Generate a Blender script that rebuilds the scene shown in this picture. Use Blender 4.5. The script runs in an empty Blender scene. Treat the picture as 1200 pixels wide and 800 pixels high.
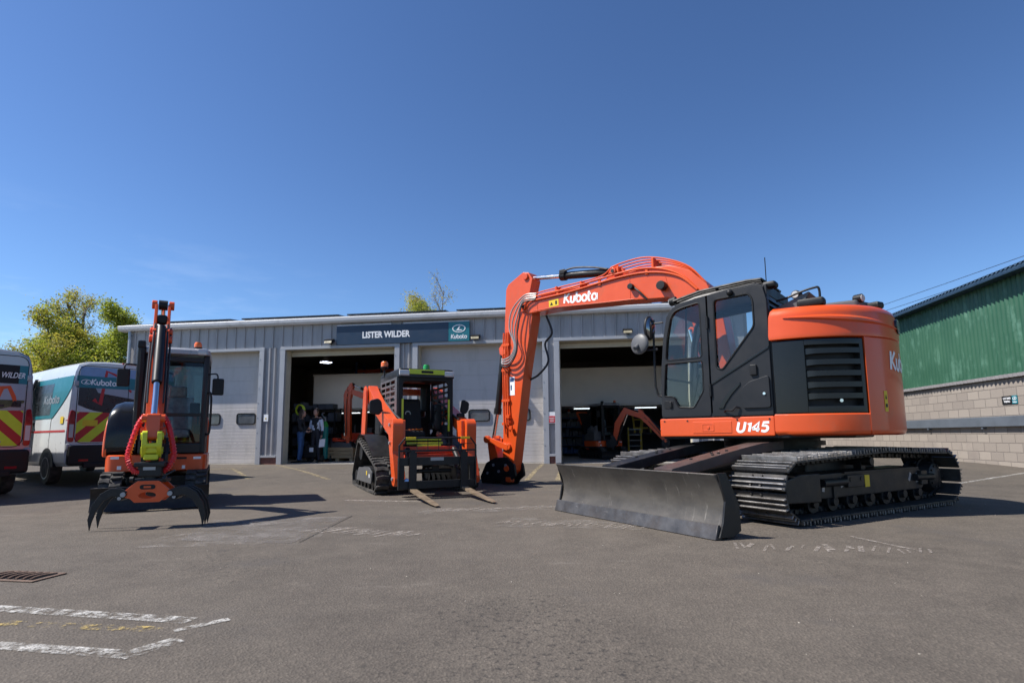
import bpy, bmesh, math, random
from mathutils import Matrix, Vector, noise
random.seed(7)
PI = math.pi
R = math.radians
sc = bpy.context.scene
COL = sc.collection

# ------------------------------------------------------------------ materials
def _tex(nt, scale, detail=4.0, rough=0.6, coord='Object', stretch=None):
    tc = nt.nodes.new('ShaderNodeTexCoord')
    n = nt.nodes.new('ShaderNodeTexNoise')
    n.inputs['Scale'].default_value = scale
    n.inputs['Detail'].default_value = detail
    n.inputs['Roughness'].default_value = rough
    if stretch:
        mp = nt.nodes.new('ShaderNodeMapping')
        mp.inputs['Scale'].default_value = stretch
        nt.links.new(tc.outputs[coord], mp.inputs['Vector'])
        nt.links.new(mp.outputs['Vector'], n.inputs['Vector'])
    else:
        nt.links.new(tc.outputs[coord], n.inputs['Vector'])
    return n

def _ramp(nt, src, p0, p1, c0=(0, 0, 0, 1), c1=(1, 1, 1, 1)):
    r = nt.nodes.new('ShaderNodeValToRGB')
    r.color_ramp.elements[0].position = p0
    r.color_ramp.elements[1].position = p1
    r.color_ramp.elements[0].color = c0
    r.color_ramp.elements[1].color = c1
    nt.links.new(src, r.inputs['Fac'])
    return r

def _mix(nt, fac, a, b, mode='MIX'):
    m = nt.nodes.new('ShaderNodeMix')
    m.data_type = 'RGBA'
    m.blend_type = mode
    for sock, val in ((m.inputs['Factor'], fac), (m.inputs['A'], a), (m.inputs['B'], b)):
        if hasattr(val, 'links') or hasattr(val, 'is_linked'):
            nt.links.new(val, sock)
        elif isinstance(val, (int, float)):
            sock.default_value = val
        else:
            sock.default_value = (val[0], val[1], val[2], 1)
    return m.outputs['Result']

def pmat(name, col, rough=0.5, metal=0.0, var=0.18, scale=5.0, dirt=None, dirt_amt=0.5, dirt_scale=3.0,
         bump=0.0, bump_scale=60.0, coat=0.0, spec=0.5, stretch=None, emit=None, emit_str=0.0, rvar=0.12, dstretch=None, scratch=None, scratch_col=None):
    m = bpy.data.materials.new(name)
    m.use_nodes = True
    nt = m.node_tree
    b = nt.nodes['Principled BSDF']
    b.inputs['Metallic'].default_value = metal
    b.inputs['Coat Weight'].default_value = coat
    b.inputs['Coat Roughness'].default_value = 0.08
    b.inputs['Specular IOR Level'].default_value = spec
    n = _tex(nt, scale, 5, 0.65, stretch=stretch)
    lo = tuple(max(0, c * (1 - var)) for c in col)
    hi = tuple(min(1, c * (1 + var)) for c in col)
    c = _mix(nt, _ramp(nt, n.outputs['Fac'], 0.3, 0.7).outputs['Color'], lo, hi)
    if dirt:
        d = _tex(nt, dirt_scale, 8, 0.72, stretch=dstretch)
        f = _ramp(nt, d.outputs['Fac'], 0.62 - 0.3 * dirt_amt, 0.80)
        c = _mix(nt, f.outputs['Color'], c, dirt)
    if scratch:
        s1 = _tex(nt, 1.0, 6, 0.7, stretch=scratch)
        s2 = _tex(nt, 2.3, 4, 0.6)
        f1 = _ramp(nt, s1.outputs['Fac'], 0.60, 0.68); f2 = _ramp(nt, s2.outputs['Fac'], 0.45, 0.62)
        c = _mix(nt, _mix(nt, 1.0, f1.outputs['Color'], f2.outputs['Color'], 'MULTIPLY'), c, scratch_col)
    nt.links.new(c, b.inputs['Base Color'])
    rr = _ramp(nt, n.outputs['Fac'], 0.25, 0.75, (rough - rvar,) * 3 + (1,), (min(1, rough + rvar),) * 3 + (1,))
    nt.links.new(rr.outputs['Color'], b.inputs['Roughness'])
    if bump:
        bn = _tex(nt, bump_scale, 3, 0.6)
        bp = nt.nodes.new('ShaderNodeBump')
        bp.inputs['Strength'].default_value = bump
        bp.inputs['Distance'].default_value = 0.01
        nt.links.new(bn.outputs['Fac'], bp.inputs['Height'])
        nt.links.new(bp.outputs['Normal'], b.inputs['Normal'])
    if emit:
        b.inputs['Emission Color'].default_value = (*emit, 1)
        b.inputs['Emission Strength'].default_value = emit_str
    return m

def glassmat(name, tint=(0.62, 0.68, 0.67), refl=1.0):
    m = bpy.data.materials.new(name)
    m.use_nodes = True
    nt = m.node_tree
    nt.nodes.clear()
    o = nt.nodes.new('ShaderNodeOutputMaterial')
    t = nt.nodes.new('ShaderNodeBsdfTransparent')
    t.inputs['Color'].default_value = (*tint, 1)
    g = nt.nodes.new('ShaderNodeBsdfGlossy')
    g.inputs['Roughness'].default_value = 0.02
    lw = nt.nodes.new('ShaderNodeFresnel')
    lw.inputs['IOR'].default_value = 1.5
    n = _tex(nt, 3, 2)
    mu = nt.nodes.new('ShaderNodeMath'); mu.operation = 'MULTIPLY'
    mu.inputs[1].default_value = refl
    nt.links.new(lw.outputs['Fac'], mu.inputs[0])
    bp = nt.nodes.new('ShaderNodeBump'); bp.inputs['Strength'].default_value = 0.02
    nt.links.new(n.outputs['Fac'], bp.inputs['Height'])
    nt.links.new(bp.outputs['Normal'], g.inputs['Normal'])
    mx = nt.nodes.new('ShaderNodeMixShader')
    nt.links.new(mu.outputs[0], mx.inputs[0])
    nt.links.new(t.outputs[0], mx.inputs[1])
    nt.links.new(g.outputs[0], mx.inputs[2])
    nt.links.new(mx.outputs[0], o.inputs['Surface'])
    return m

def fadedmat(name, col, thr0, thr1, scale=14.0, rough=0.8, stretch=None):
    """worn paint / scuff: colour where noise is high, clear elsewhere"""
    m = bpy.data.materials.new(name)
    m.use_nodes = True
    nt = m.node_tree
    b = nt.nodes['Principled BSDF']
    n = _tex(nt, scale, 10, 0.75, stretch=stretch)
    n2 = _tex(nt, 90, 3, 0.6)
    cc = _mix(nt, n2.outputs['Fac'], tuple(x * 0.75 for x in col), col)
    nt.links.new(cc, b.inputs['Base Color'])
    b.inputs['Roughness'].default_value = rough
    r = _ramp(nt, n.outputs['Fac'], thr0, thr1)
    r2 = _ramp(nt, n2.outputs['Fac'], 0.35, 0.5)
    mul = nt.nodes.new('ShaderNodeMath'); mul.operation = 'MULTIPLY'
    nt.links.new(r.outputs['Color'], mul.inputs[0]); nt.links.new(r2.outputs['Color'], mul.inputs[1])
    nt.links.new(mul.outputs[0], b.inputs['Alpha'])
    return m

ORANGE = (0.66, 0.080, 0.012)
M = {}
M['orange'] = pmat('orange_paint', ORANGE, 0.36, var=0.05, scale=2.5, coat=0.25, rvar=0.06, dirt=(0.42, 0.11, 0.045), dirt_amt=0.25, dirt_scale=1.6)
M['orange_pipe'] = pmat('orange_pipe_paint', ORANGE, 0.55, var=0.05, spec=0.3)
M['red'] = pmat('red_orange_paint', (0.62, 0.050, 0.014), 0.38, var=0.06, scale=3, coat=0.2, rvar=0.06)
M['charcoal'] = pmat('charcoal_paint', (0.013, 0.0133, 0.015), 0.42, var=0.15, scale=3, spec=0.4, bump=0.03, bump_scale=300)
M['black'] = pmat('black_plastic', (0.008, 0.008, 0.0085), 0.5, var=0.2, scale=8, spec=0.35)
M['gloss_black'] = pmat('smoked_panel', (0.010, 0.0105, 0.011), 0.22, var=0.2, scale=3, spec=0.4, rvar=0.05)
M['rubber'] = pmat('rubber', (0.022, 0.021, 0.020), 0.75, var=0.3, scale=12, dirt=(0.13, 0.115, 0.10), dirt_amt=0.6, dirt_scale=7, bump=0.2)
M['steel'] = pmat('dark_steel', (0.011, 0.011, 0.012), 0.45, 0.0, var=0.25, scale=6, spec=0.4, dirt=(0.05, 0.042, 0.035), dirt_amt=0.3, dirt_scale=7, bump=0.06, bump_scale=90)
M['shoe_plate'] = pmat('track_plate_steel', (0.045, 0.043, 0.041), 0.5, 0.3, var=0.35, scale=6, dirt=(0.09, 0.075, 0.06), dirt_amt=0.45, dirt_scale=5, bump=0.12, bump_scale=50)
M['shoe'] = pmat('track_steel', (0.26, 0.25, 0.24), 0.40, 0.7, var=0.3, scale=7, dirt=(0.07, 0.05, 0.035), dirt_amt=0.45, dirt_scale=6, bump=0.12, bump_scale=50)
M['blade'] = pmat('worn_blade_steel', (0.098, 0.088, 0.076), 0.46, 0.25, var=0.2, scale=2.0, dirt=(0.045, 0.042, 0.04), dirt_amt=0.45, dirt_scale=2.2, bump=0.08, bump_scale=40, stretch=(1, 1, 2.5), scratch=(8, 30, 3.0), scratch_col=(0.24, 0.22, 0.19))
M['edge'] = pmat('cutting_edge_steel', (0.085, 0.083, 0.085), 0.40, 0.35, var=0.25, scale=5, dirt=(0.06, 0.045, 0.035), dirt_amt=0.4, bump=0.1, bump_scale=60, scratch=(4, 9, 30), scratch_col=(0.22, 0.21, 0.20))
M['rusty'] = pmat('rusty_brown_steel', (0.085, 0.050, 0.040), 0.5, 0.2, var=0.3, scale=6, dirt=(0.05, 0.048, 0.05), dirt_amt=0.6, dirt_scale=4)
M['chrome'] = pmat('chrome_rod', (0.75, 0.75, 0.76), 0.12, 1.0, var=0.05, rvar=0.04)
M['hose_grey'] = pmat('grey_hose', (0.30, 0.29, 0.28), 0.35, 0.0, var=0.2, scale=20)
M['hose_black'] = pmat('black_hose', (0.015, 0.015, 0.016), 0.5, var=0.2)
M['red_hose'] = pmat('red_spiral_hose', (0.65, 0.018, 0.022), 0.35, var=0.1)
M['lime'] = pmat('lime_paint', (0.50, 0.62, 0.03), 0.4, var=0.06)
M['yellowgreen'] = pmat('yellow_coupler_paint', (0.60, 0.62, 0.03), 0.4, var=0.08)
M['yellow'] = pmat('yellow_sticker', (0.75, 0.52, 0.02), 0.5, var=0.06)
M['white'] = pmat('white_lettering', (0.85, 0.85, 0.85), 0.5, var=0.03)
M['silver'] = pmat('grey_trim', (0.33, 0.34, 0.36), 0.35, 0.4, var=0.08)
M['greypl'] = pmat('grey_plastic', (0.085, 0.085, 0.088), 0.5, var=0.12)
M['flood_lens'] = pmat('flood_lens', (0.34, 0.30, 0.20), 0.3, var=0.2)
M['lens'] = pmat('lamp_lens', (0.5, 0.5, 0.5), 0.12, var=0.08, coat=0.5)
M['mirror'] = pmat('mirror_face', (0.28, 0.29, 0.30), 0.05, 1.0, var=0.03, rvar=0.02)
M['amber'] = pmat('amber_lens', (0.80, 0.16, 0.02), 0.2, var=0.1, coat=0.4)
M['green_lens'] = pmat('green_lens', (0.02, 0.30, 0.05), 0.2, var=0.1, coat=0.4)
M['glass'] = glassmat('cab_glass', (0.84, 0.88, 0.87))
M['glass_dark'] = glassmat('tinted_cab_glass', (0.58, 0.68, 0.68))
M['clear_wrap'] = pmat('clear_seat_wrap', (0.50, 0.54, 0.56), 0.18, var=0.3, scale=14, bump=0.5, bump_scale=18)
M['seat'] = pmat('seat_fabric', (0.016, 0.016, 0.018), 0.7, var=0.25, bump=0.1)
M['fork'] = pmat('rusty_fork_steel', (0.22, 0.165, 0.11), 0.5, 0.2, var=0.25, scale=7, dirt=(0.12, 0.08, 0.05), dirt_amt=0.5, dirt_scale=9)
M['wood'] = pmat('pallet_wood', (0.42, 0.29, 0.15), 0.7, var=0.25, scale=3, stretch=(1, 8, 8))
# building
M['clad'] = pmat('grey_cladding', (0.355, 0.345, 0.345), 0.45, 0.0, var=0.06, scale=1.2, dirt=(0.22, 0.21, 0.20), dirt_amt=0.5, dirt_scale=1.3, spec=0.4, dstretch=(2.2, 2.2, 0.25))
M['trim'] = pmat('grey_door_trim', (0.36, 0.37, 0.39), 0.45, var=0.06, scale=2)
M['reveal'] = pmat('cream_reveal', (0.50, 0.46, 0.36), 0.6, var=0.08)
M['door'] = pmat('white_grey_door', (0.455, 0.43, 0.42), 0.45, var=0.04, scale=1.0, dirt=(0.33, 0.31, 0.29), dirt_amt=0.5, dirt_scale=1.4, dstretch=(1.6, 1, 0.35))
M['gutter'] = pmat('pale_gutter', (0.60, 0.60, 0.60), 0.4, var=0.06, scale=2, dirt=(0.35, 0.34, 0.32), dirt_amt=0.3, dirt_scale=2)
M['brickred'] = pmat('plinth_brick', (0.20, 0.085, 0.065), 0.85, var=0.35, scale=16, bump=0.3)
M['inwall'] = pmat('inside_wall', (0.42, 0.37, 0.32), 0.7, var=0.1)
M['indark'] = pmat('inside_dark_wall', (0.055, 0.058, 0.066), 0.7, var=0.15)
M['mezz'] = pmat('cream_mezzanine_board', (0.78, 0.75, 0.69), 0.6, var=0.05, scale=1.5)
M['concrete'] = pmat('workshop_floor', (0.34, 0.32, 0.29), 0.6, var=0.2, scale=2)
M['solar'] = pmat('solar_panel', (0.010, 0.012, 0.020), 0.2, var=0.2)
M['roof'] = pmat('roof_sheet', (0.22, 0.23, 0.25), 0.5, var=0.1)
M['navy'] = pmat('navy_sign', (0.013, 0.034, 0.070), 0.4, var=0.05)
M['teal'] = pmat('teal_sign', (0.010, 0.165, 0.205), 0.4, var=0.05)
M['blue'] = pmat('blue_steel', (0.02, 0.06, 0.16), 0.5, var=0.12)
M['lightstrip'] = pmat('lit_strip', (0.8, 0.82, 0.85), 0.4, emit=(0.85, 0.95, 1.0), emit_str=1.1)
M['lamp'] = pmat('lit_lamp', (0.8, 0.82, 0.9), 0.4, emit=(0.75, 0.8, 1.0), emit_str=14.0)
M['redsign'] = pmat('red_notice', (0.55, 0.03, 0.04), 0.5, var=0.05)
M['tealcyl'] = pmat('teal_cylinder', (0.01, 0.26, 0.24), 0.4, var=0.1)
M['greencyl'] = pmat('green_shoulder', (0.04, 0.35, 0.05), 0.4, var=0.1)
M['bin'] = pmat('storage_bin', (0.045, 0.055, 0.075), 0.5, var=0.3, scale=2)
M['bluebin'] = pmat('blue_bin', (0.02, 0.07, 0.20), 0.5, var=0.2)
M['yellowpaint'] = pmat('ladder_yellow', (0.62, 0.44, 0.03), 0.5, var=0.1)
# van
M['van_white'] = pmat('van_white_paint', (0.60, 0.61, 0.62), 0.3, var=0.03, coat=0.4, rvar=0.05)
M['van_silver'] = pmat('van_silver_paint', (0.36, 0.37, 0.39), 0.3, 0.3, var=0.05, coat=0.4, rvar=0.05)
M['van_red'] = pmat('chevron_red', (0.48, 0.018, 0.022), 0.4, var=0.06)
M['chev'] = pmat('chevron_yellow', (0.62, 0.66, 0.03), 0.4, var=0.06)
M['tail'] = pmat('tail_lamp_red', (0.30, 0.012, 0.02), 0.15, var=0.15, coat=0.5)
M['vanglass'] = pmat('dark_van_glass', (0.012, 0.014, 0.018), 0.08, var=0.3, coat=0.5, rvar=0.02)
M['plate'] = pmat('number_plate', (0.70, 0.48, 0.03), 0.4, var=0.05)
M['printsky'] = pmat('print_sky', (0.20, 0.32, 0.52), 0.35, var=0.25, scale=1.2)
M['printgrey'] = pmat('print_pale_sky', (0.33, 0.35, 0.40), 0.35, var=0.12, scale=2)
M['printgrass'] = pmat('print_grass', (0.075, 0.085, 0.035), 0.35, var=0.5, scale=9)
M['printdark'] = pmat('print_dark_trees', (0.016, 0.018, 0.022), 0.3, var=0.6, scale=6)
# shed
M['shedgreen'] = pmat('green_corrugated', (0.024, 0.092, 0.050), 0.5, var=0.12, scale=0.8, dirt=(0.12, 0.25, 0.18), dirt_amt=0.36, dirt_scale=2.4, dstretch=(1.3, 1, 0.55))
M['shedroof'] = pmat('dark_roof_edge', (0.02, 0.045, 0.08), 0.5, var=0.2)
M['rail'] = pmat('slate_rail', (0.10, 0.115, 0.135), 0.5, var=0.15, scale=2)
M['flash'] = pmat('grey_flashing', (0.20, 0.19, 0.19), 0.7, var=0.2, scale=10)
# plants / people
def leafmat(name, col, tr=0.5):
    m = pmat(name, col, 0.55, var=0.45, scale=0.9, rvar=0.1)
    nt = m.node_tree
    b = nt.nodes['Principled BSDF']; o = nt.nodes['Material Output']
    t = nt.nodes.new('ShaderNodeBsdfTranslucent')
    src = b.inputs['Base Color'].links[0].from_socket
    nt.links.new(src, t.inputs['Color'])
    mx = nt.nodes.new('ShaderNodeMixShader'); mx.inputs[0].default_value = tr
    nt.links.new(b.outputs[0], mx.inputs[1]); nt.links.new(t.outputs[0], mx.inputs[2])
    nt.links.new(mx.outputs[0], o.inputs['Surface'])
    return m
M['leaf_gold'] = leafmat('gold_leaf', (0.44, 0.39, 0.06))
M['leaf_lime'] = leafmat('fresh_leaf', (0.34, 0.38, 0.045))
M['leaf_green'] = leafmat('green_leaf', (0.24, 0.30, 0.04))
M['bark'] = pmat('bark', (0.11, 0.09, 0.075), 0.85, var=0.3, scale=10, bump=0.4)
M['bark_pale'] = pmat('pale_twig_bark', (0.28, 0.24, 0.20), 0.85, var=0.3, scale=10)
M['skin'] = pmat('skin', (0.48, 0.27, 0.20), 0.5, var=0.06)
M['hair'] = pmat('brown_hair', (0.06, 0.035, 0.02), 0.6, var=0.3, scale=20)
M['jacket'] = pmat('dark_jacket', (0.018, 0.02, 0.026), 0.8, var=0.2)
M['jeans'] = pmat('blue_jeans', (0.05, 0.12, 0.28), 0.8, var=0.25, scale=12)
M['shirt'] = pmat('white_shirt', (0.62, 0.68, 0.80), 0.7, var=0.05)
M['trousers'] = pmat('dark_trousers', (0.018, 0.02, 0.03), 0.8, var=0.2)
M['paper'] = pmat('paper', (0.75, 0.76, 0.8), 0.6, var=0.03)

def asphalt():
    m = bpy.data.materials.new('asphalt')
    m.use_nodes = True
    nt = m.node_tree
    b = nt.nodes['Principled BSDF']
    b.inputs['Specular IOR Level'].default_value = 0.25
    big = _tex(nt, 0.35, 5, 0.6)
    mid = _tex(nt, 2.6, 6, 0.7)
    fine = _tex(nt, 75, 3, 0.7)
    tc = nt.nodes.new('ShaderNodeTexCoord')
    vo = nt.nodes.new('ShaderNodeTexVoronoi'); vo.inputs['Scale'].default_value = 85
    nt.links.new(tc.outputs['Object'], vo.inputs['Vector'])
    c = _mix(nt, _ramp(nt, big.outputs['Fac'], 0.32, 0.68).outputs['Color'], (0.089, 0.076, 0.0635), (0.122, 0.105, 0.087))
    c = _mix(nt, _ramp(nt, mid.outputs['Fac'], 0.35, 0.72).outputs['Color'], c, (0.139, 0.119, 0.098))
    # stone chips: bright and dark
    st = _ramp(nt, vo.outputs['Color'], 0.45, 0.95, (0.75, 0.75, 0.75, 1), (1.5, 1.47, 1.42, 1))
    hg = _tex(nt, 0.13, 4, 0.55)
    c = _mix(nt, 1.0, c, _ramp(nt, hg.outputs['Fac'], 0.35, 0.65, (0.84, 0.84, 0.85, 1), (1.12, 1.11, 1.09, 1)).outputs['Color'], 'MULTIPLY')
    c = _mix(nt, 0.5, c, st.outputs['Color'], 'MULTIPLY')
    pits = _ramp(nt, fine.outputs['Fac'], 0.30, 0.46, (0.62, 0.61, 0.61, 1), (1, 1, 1, 1))
    c = _mix(nt, 0.8, c, pits.outputs['Color'], 'MULTIPLY')
    # a worn, coarser area and pale dusty wear
    worn = _tex(nt, 0.8, 4, 0.6)
    c = _mix(nt, _ramp(nt, worn.outputs['Fac'], 0.58, 0.75).outputs['Color'], c, (0.088, 0.078, 0.070))
    dust = _tex(nt, 1.1, 9, 0.78, stretch=(0.5, 1.6, 1))
    f = _ramp(nt, dust.outputs['Fac'], 0.60, 0.80, (0, 0, 0, 1), (0.55, 0.55, 0.55, 1))
    c = _mix(nt, f.outputs['Color'], c, (0.27, 0.24, 0.21))
    # oil stains
    oil = _tex(nt, 1.7, 3, 0.5)
    c = _mix(nt, _ramp(nt, oil.outputs['Fac'], 0.70, 0.78, (0, 0, 0, 1), (0.6, 0.6, 0.6, 1)).outputs['Color'], c, (0.05, 0.046, 0.044))
    # pitted, open-textured patches
    pn = _tex(nt, 26, 6, 0.75)
    pm = _tex(nt, 0.55, 3, 0.5)
    pk = _ramp(nt, pn.outputs['Fac'], 0.38, 0.45, (1, 1, 1, 1), (0, 0, 0, 1))
    dn = nt.nodes.new('ShaderNodeVectorMath'); dn.operation = 'DISTANCE'; dn.inputs[1].default_value = (0.1, 2.5, 0)
    nt.links.new(tc.outputs['Object'], dn.inputs[0])
    near = nt.nodes.new('ShaderNodeMath'); near.operation = 'MULTIPLY_ADD'; near.inputs[1].default_value = -0.085; near.inputs[2].default_value = 0.16
    near.use_clamp = True
    nt.links.new(dn.outputs['Value'], near.inputs[0])     # one badly worn spot in the yard
    ad = nt.nodes.new('ShaderNodeMath'); ad.operation = 'ADD'
    nt.links.new(pm.outputs['Fac'], ad.inputs[0]); nt.links.new(near.outputs[0], ad.inputs[1])
    pa = _ramp(nt, ad.outputs[0], 0.52, 0.66)
    pf = nt.nodes.new('ShaderNodeMath'); pf.operation = 'MULTIPLY'
    nt.links.new(pk.outputs['Color'], pf.inputs[0]); nt.links.new(pa.outputs['Color'], pf.inputs[1])
    c = _mix(nt, pf.outputs[0], c, (0.042, 0.038, 0.035))
    nt.links.new(c, b.inputs['Base Color'])
    b.inputs['Roughness'].default_value = 0.85
    bp = nt.nodes.new('ShaderNodeBump'); bp.inputs['Strength'].default_value = 0.42; bp.inputs['Distance'].default_value = 0.012
    mul = nt.nodes.new('ShaderNodeMath'); mul.operation = 'ADD'
    nt.links.new(fine.outputs['Fac'], mul.inputs[0]); nt.links.new(vo.outputs['Distance'], mul.inputs[1])
    mul2 = nt.nodes.new('ShaderNodeMath'); mul2.operation = 'MULTIPLY_ADD'; mul2.inputs[1].default_value = -1.2
    nt.links.new(pf.outputs[0], mul2.inputs[0]); nt.links.new(mul.outputs[0], mul2.inputs[2])
    nt.links.new(mul2.outputs[0], bp.inputs['Height'])
    nt.links.new(bp.outputs['Normal'], b.inputs['Normal'])
    return m
M['asphalt'] = asphalt()

def blockmat():
    m = bpy.data.materials.new('concrete_blocks')
    m.use_nodes = True
    nt = m.node_tree
    b = nt.nodes['Principled BSDF']
    tc = nt.nodes.new('ShaderNodeTexCoord')
    mp = nt.nodes.new('ShaderNodeMapping'); mp.inputs['Rotation'].default_value = (R(90), 0, 0)
    nt.links.new(tc.outputs['Object'], mp.inputs['Vector'])
    br = nt.nodes.new('ShaderNodeTexBrick')
    br.inputs['Scale'].default_value = 1.0
    br.inputs['Brick Width'].default_value = 0.45
    br.inputs['Row Height'].default_value = 0.225
    br.inputs['Mortar Size'].default_value = 0.013
    br.inputs['Mortar Smooth'].default_value = 0.3
    br.inputs['Bias'].default_value = 0.0
    br.inputs['Color1'].default_value = (0.315, 0.272, 0.228, 1)
    br.inputs['Color2'].default_value = (0.222, 0.190, 0.162, 1)
    br.inputs['Mortar'].default_value = (0.135, 0.115, 0.10, 1)
    nt.links.new(mp.outputs['Vector'], br.inputs['Vector'])
    n = _tex(nt, 30, 5, 0.7)
    n2 = _tex(nt, 0.9, 5, 0.65)
    c = _mix(nt, _ramp(nt, n.outputs['Fac'], 0.3, 0.7).outputs['Color'], br.outputs['Color'], (0.31, 0.27, 0.23))
    c = _mix(nt, 0.55, br.outputs['Color'], c)
    c = _mix(nt, _ramp(nt, n2.outputs['Fac'], 0.55, 0.75, (0, 0, 0, 1), (0.6, 0.6, 0.6, 1)).outputs['Color'], c, (0.20, 0.17, 0.15))
    nt.links.new(c, b.inputs['Base Color'])
    b.inputs['Roughness'].default_value = 0.9
    bp = nt.nodes.new('ShaderNodeBump'); bp.inputs['Strength'].default_value = 0.6; bp.inputs['Distance'].default_value = 0.02
    sub = nt.nodes.new('ShaderNodeMath'); sub.operation = 'SUBTRACT'
    sc2 = nt.nodes.new('ShaderNodeMath'); sc2.operation = 'MULTIPLY'; sc2.inputs[1].default_value = 0.35
    nt.links.new(n.outputs['Fac'], sc2.inputs[0])
    nt.links.new(sc2.outputs[0], sub.inputs[0]); nt.links.new(br.outputs['Fac'], sub.inputs[1])
    nt.links.new(sub.outputs[0], bp.inputs['Height'])
    nt.links.new(bp.outputs['Normal'], b.inputs['Normal'])
    return m
M['blocks'] = blockmat()

# ------------------------------------------------------------------ mesh builder
def V(*a): return Vector(a)

def curve(pts, n=6):
    """Catmull-Rom through pts"""
    P = [Vector(p) for p in pts]
    P = [P[0] * 2 - P[1]] + P + [P[-1] * 2 - P[-2]]
    out = []
    for i in range(1, len(P) - 2):
        a, b, c, d = P[i - 1], P[i], P[i + 1], P[i + 2]
        for k in range(n):
            t = k / n
            out.append(0.5 * ((2 * b) + (c - a) * t + (2 * a - 5 * b + 4 * c - d) * t * t + (3 * b - a - 3 * c + d) * t ** 3))
    out.append(P[-2])
    return out

class B:
    def __init__(s): s.bm = bmesh.new(); s.mi = 0
    def mat(s, i): s.mi = i; return s
    def _add(s, t, X=None):
        for f in t.faces: f.material_index = s.mi
        me = bpy.data.meshes.new('t'); t.to_mesh(me); t.free()
        if X is not None: me.transform(X)
        s.bm.from_mesh(me); bpy.data.meshes.remove(me)
        return s
    def _bev(s, t, w, seg, ang=0.5):
        if w > 0:
            es = [e for e in t.edges if len(e.link_faces) == 2 and e.calc_face_angle(0) > ang]
            bmesh.ops.bevel(t, geom=es, offset=w, segments=seg, affect='EDGES', profile=0.5, clamp_overlap=True)
    def box(s, c, size, bev=0.0, rot=None, seg=2, X=None):
        t = bmesh.new(); bmesh.ops.create_cube(t, size=1)
        bmesh.ops.scale(t, vec=size, verts=t.verts)
        s._bev(t, bev, seg)
        T = Matrix.Translation(c)
        if rot is not None: T = T @ (rot if isinstance(rot, Matrix) else Matrix.Rotation(rot, 4, 'Z'))
        if X is not None: T = X @ T
        return s._add(t, T)
    def prism(s, pts, axis, a0, a1, bev=0.0, seg=2, holes=(), X=None):
        m = {'x': lambda p, a: (a, p[0], p[1]), 'y': lambda p, a: (p[0], a, p[1]), 'z': lambda p, a: (p[0], p[1], a)}[axis]
        t = bmesh.new()
        if holes:
            for loop in [pts] + list(holes):
                vs = [t.verts.new(m(p, a0)) for p in loop]
                for i in range(len(vs)): t.edges.new((vs[i - 1], vs[i]))
            bmesh.ops.triangle_fill(t, use_beauty=True, use_dissolve=False, edges=t.edges[:])
        else:
            t.faces.new([t.verts.new(m(p, a0)) for p in pts])
        r = bmesh.ops.extrude_face_region(t, geom=t.faces[:])
        d = Vector(m((0, 0), a1 - a0))
        bmesh.ops.translate(t, vec=d, verts=[g for g in r['geom'] if isinstance(g, bmesh.types.BMVert)])
        bmesh.ops.recalc_face_normals(t, faces=t.faces[:])
        s._bev(t, bev, seg)
        return s._add(t, X)
    def loft(s, rows, cap=True, closed=True, X=None, bev=0):
        t = bmesh.new()
        L = [[t.verts.new(p) for p in r] for r in rows]
        n = len(L[0])
        for i in range(len(L) - 1):
            for j in range(n if closed else n - 1):
                k = (j + 1) % n
                try: t.faces.new((L[i][j], L[i][k], L[i + 1][k], L[i + 1][j]))
                except ValueError: pass
        if cap and closed:
            t.faces.new(L[0][::-1]); t.faces.new(L[-1])
        if closed and cap: bmesh.ops.recalc_face_normals(t, faces=t.faces[:])
        s._bev(t, bev, 2)
        return s._add(t, X)
    def tube(s, pts, r, seg=8, r2=None, X=None, closed=False):
        P = [Vector(p) for p in pts]
        rows = []
        n = len(P)
        up = None
        for i, p in enumerate(P):
            if closed: d = (P[(i + 1) % n] - P[i - 1])
            else: d = (P[min(i + 1, n - 1)] - P[max(i - 1, 0)])
            d = d.normalized() if d.length > 1e-9 else Vector((0, 0, 1))
            if up is None: up = d.orthogonal().normalized()
            else:
                up = (up - d * up.dot(d))
                up = up.normalized() if up.length > 1e-6 else d.orthogonal().normalized()
            w = d.cross(up)
            rr = r if r2 is None else r + (r2 - r) * i / max(1, n - 1)
            rows.append([p + up * math.cos(2 * PI * k / seg) * rr + w * math.sin(2 * PI * k / seg) * rr for k in range(seg)])
        if closed: rows.append(rows[0])
        return s.loft(rows, cap=not closed, X=X)
    def cyl(s, p0, p1, r, r2=None, seg=20, bev=0.0, X=None):
        p0, p1 = Vector(p0), Vector(p1)
        t = bmesh.new()
        bmesh.ops.create_cone(t, cap_ends=True, segments=seg, radius1=r, radius2=r if r2 is None else r2, depth=(p1 - p0).length)
        s._bev(t, bev, 2, 0.9)
        T = Matrix.Translation((p0 + p1) / 2) @ (p1 - p0).to_track_quat('Z', 'Y').to_matrix().to_4x4()
        return s._add(t, T if X is None else X @ T)
    def ball(s, c, r, scale=(1, 1, 1), X=None, seg=16):
        t = bmesh.new(); bmesh.ops.create_uvsphere(t, u_segments=seg, v_segments=max(6, seg // 2), radius=r)
        T = Matrix.Translation(c) @ Matrix.Diagonal((*scale, 1))
        return s._add(t, T if X is None else X @ T)
    def lathe(s, prof, p0, d, seg=20, X=None):
        q = Vector(d).to_track_quat('Z', 'Y').to_matrix().to_4x4()
        T = Matrix.Translation(p0) @ q
        rows = [[(r * math.cos(2 * PI * k / seg), r * math.sin(2 * PI * k / seg), z) for k in range(seg)] for r, z in prof]
        return s.loft(rows, X=T if X is None else X @ T)
    def quad(s, pts, X=None):
        t = bmesh.new(); t.faces.new([t.verts.new(p) for p in pts])
        return s._add(t, X)
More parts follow.
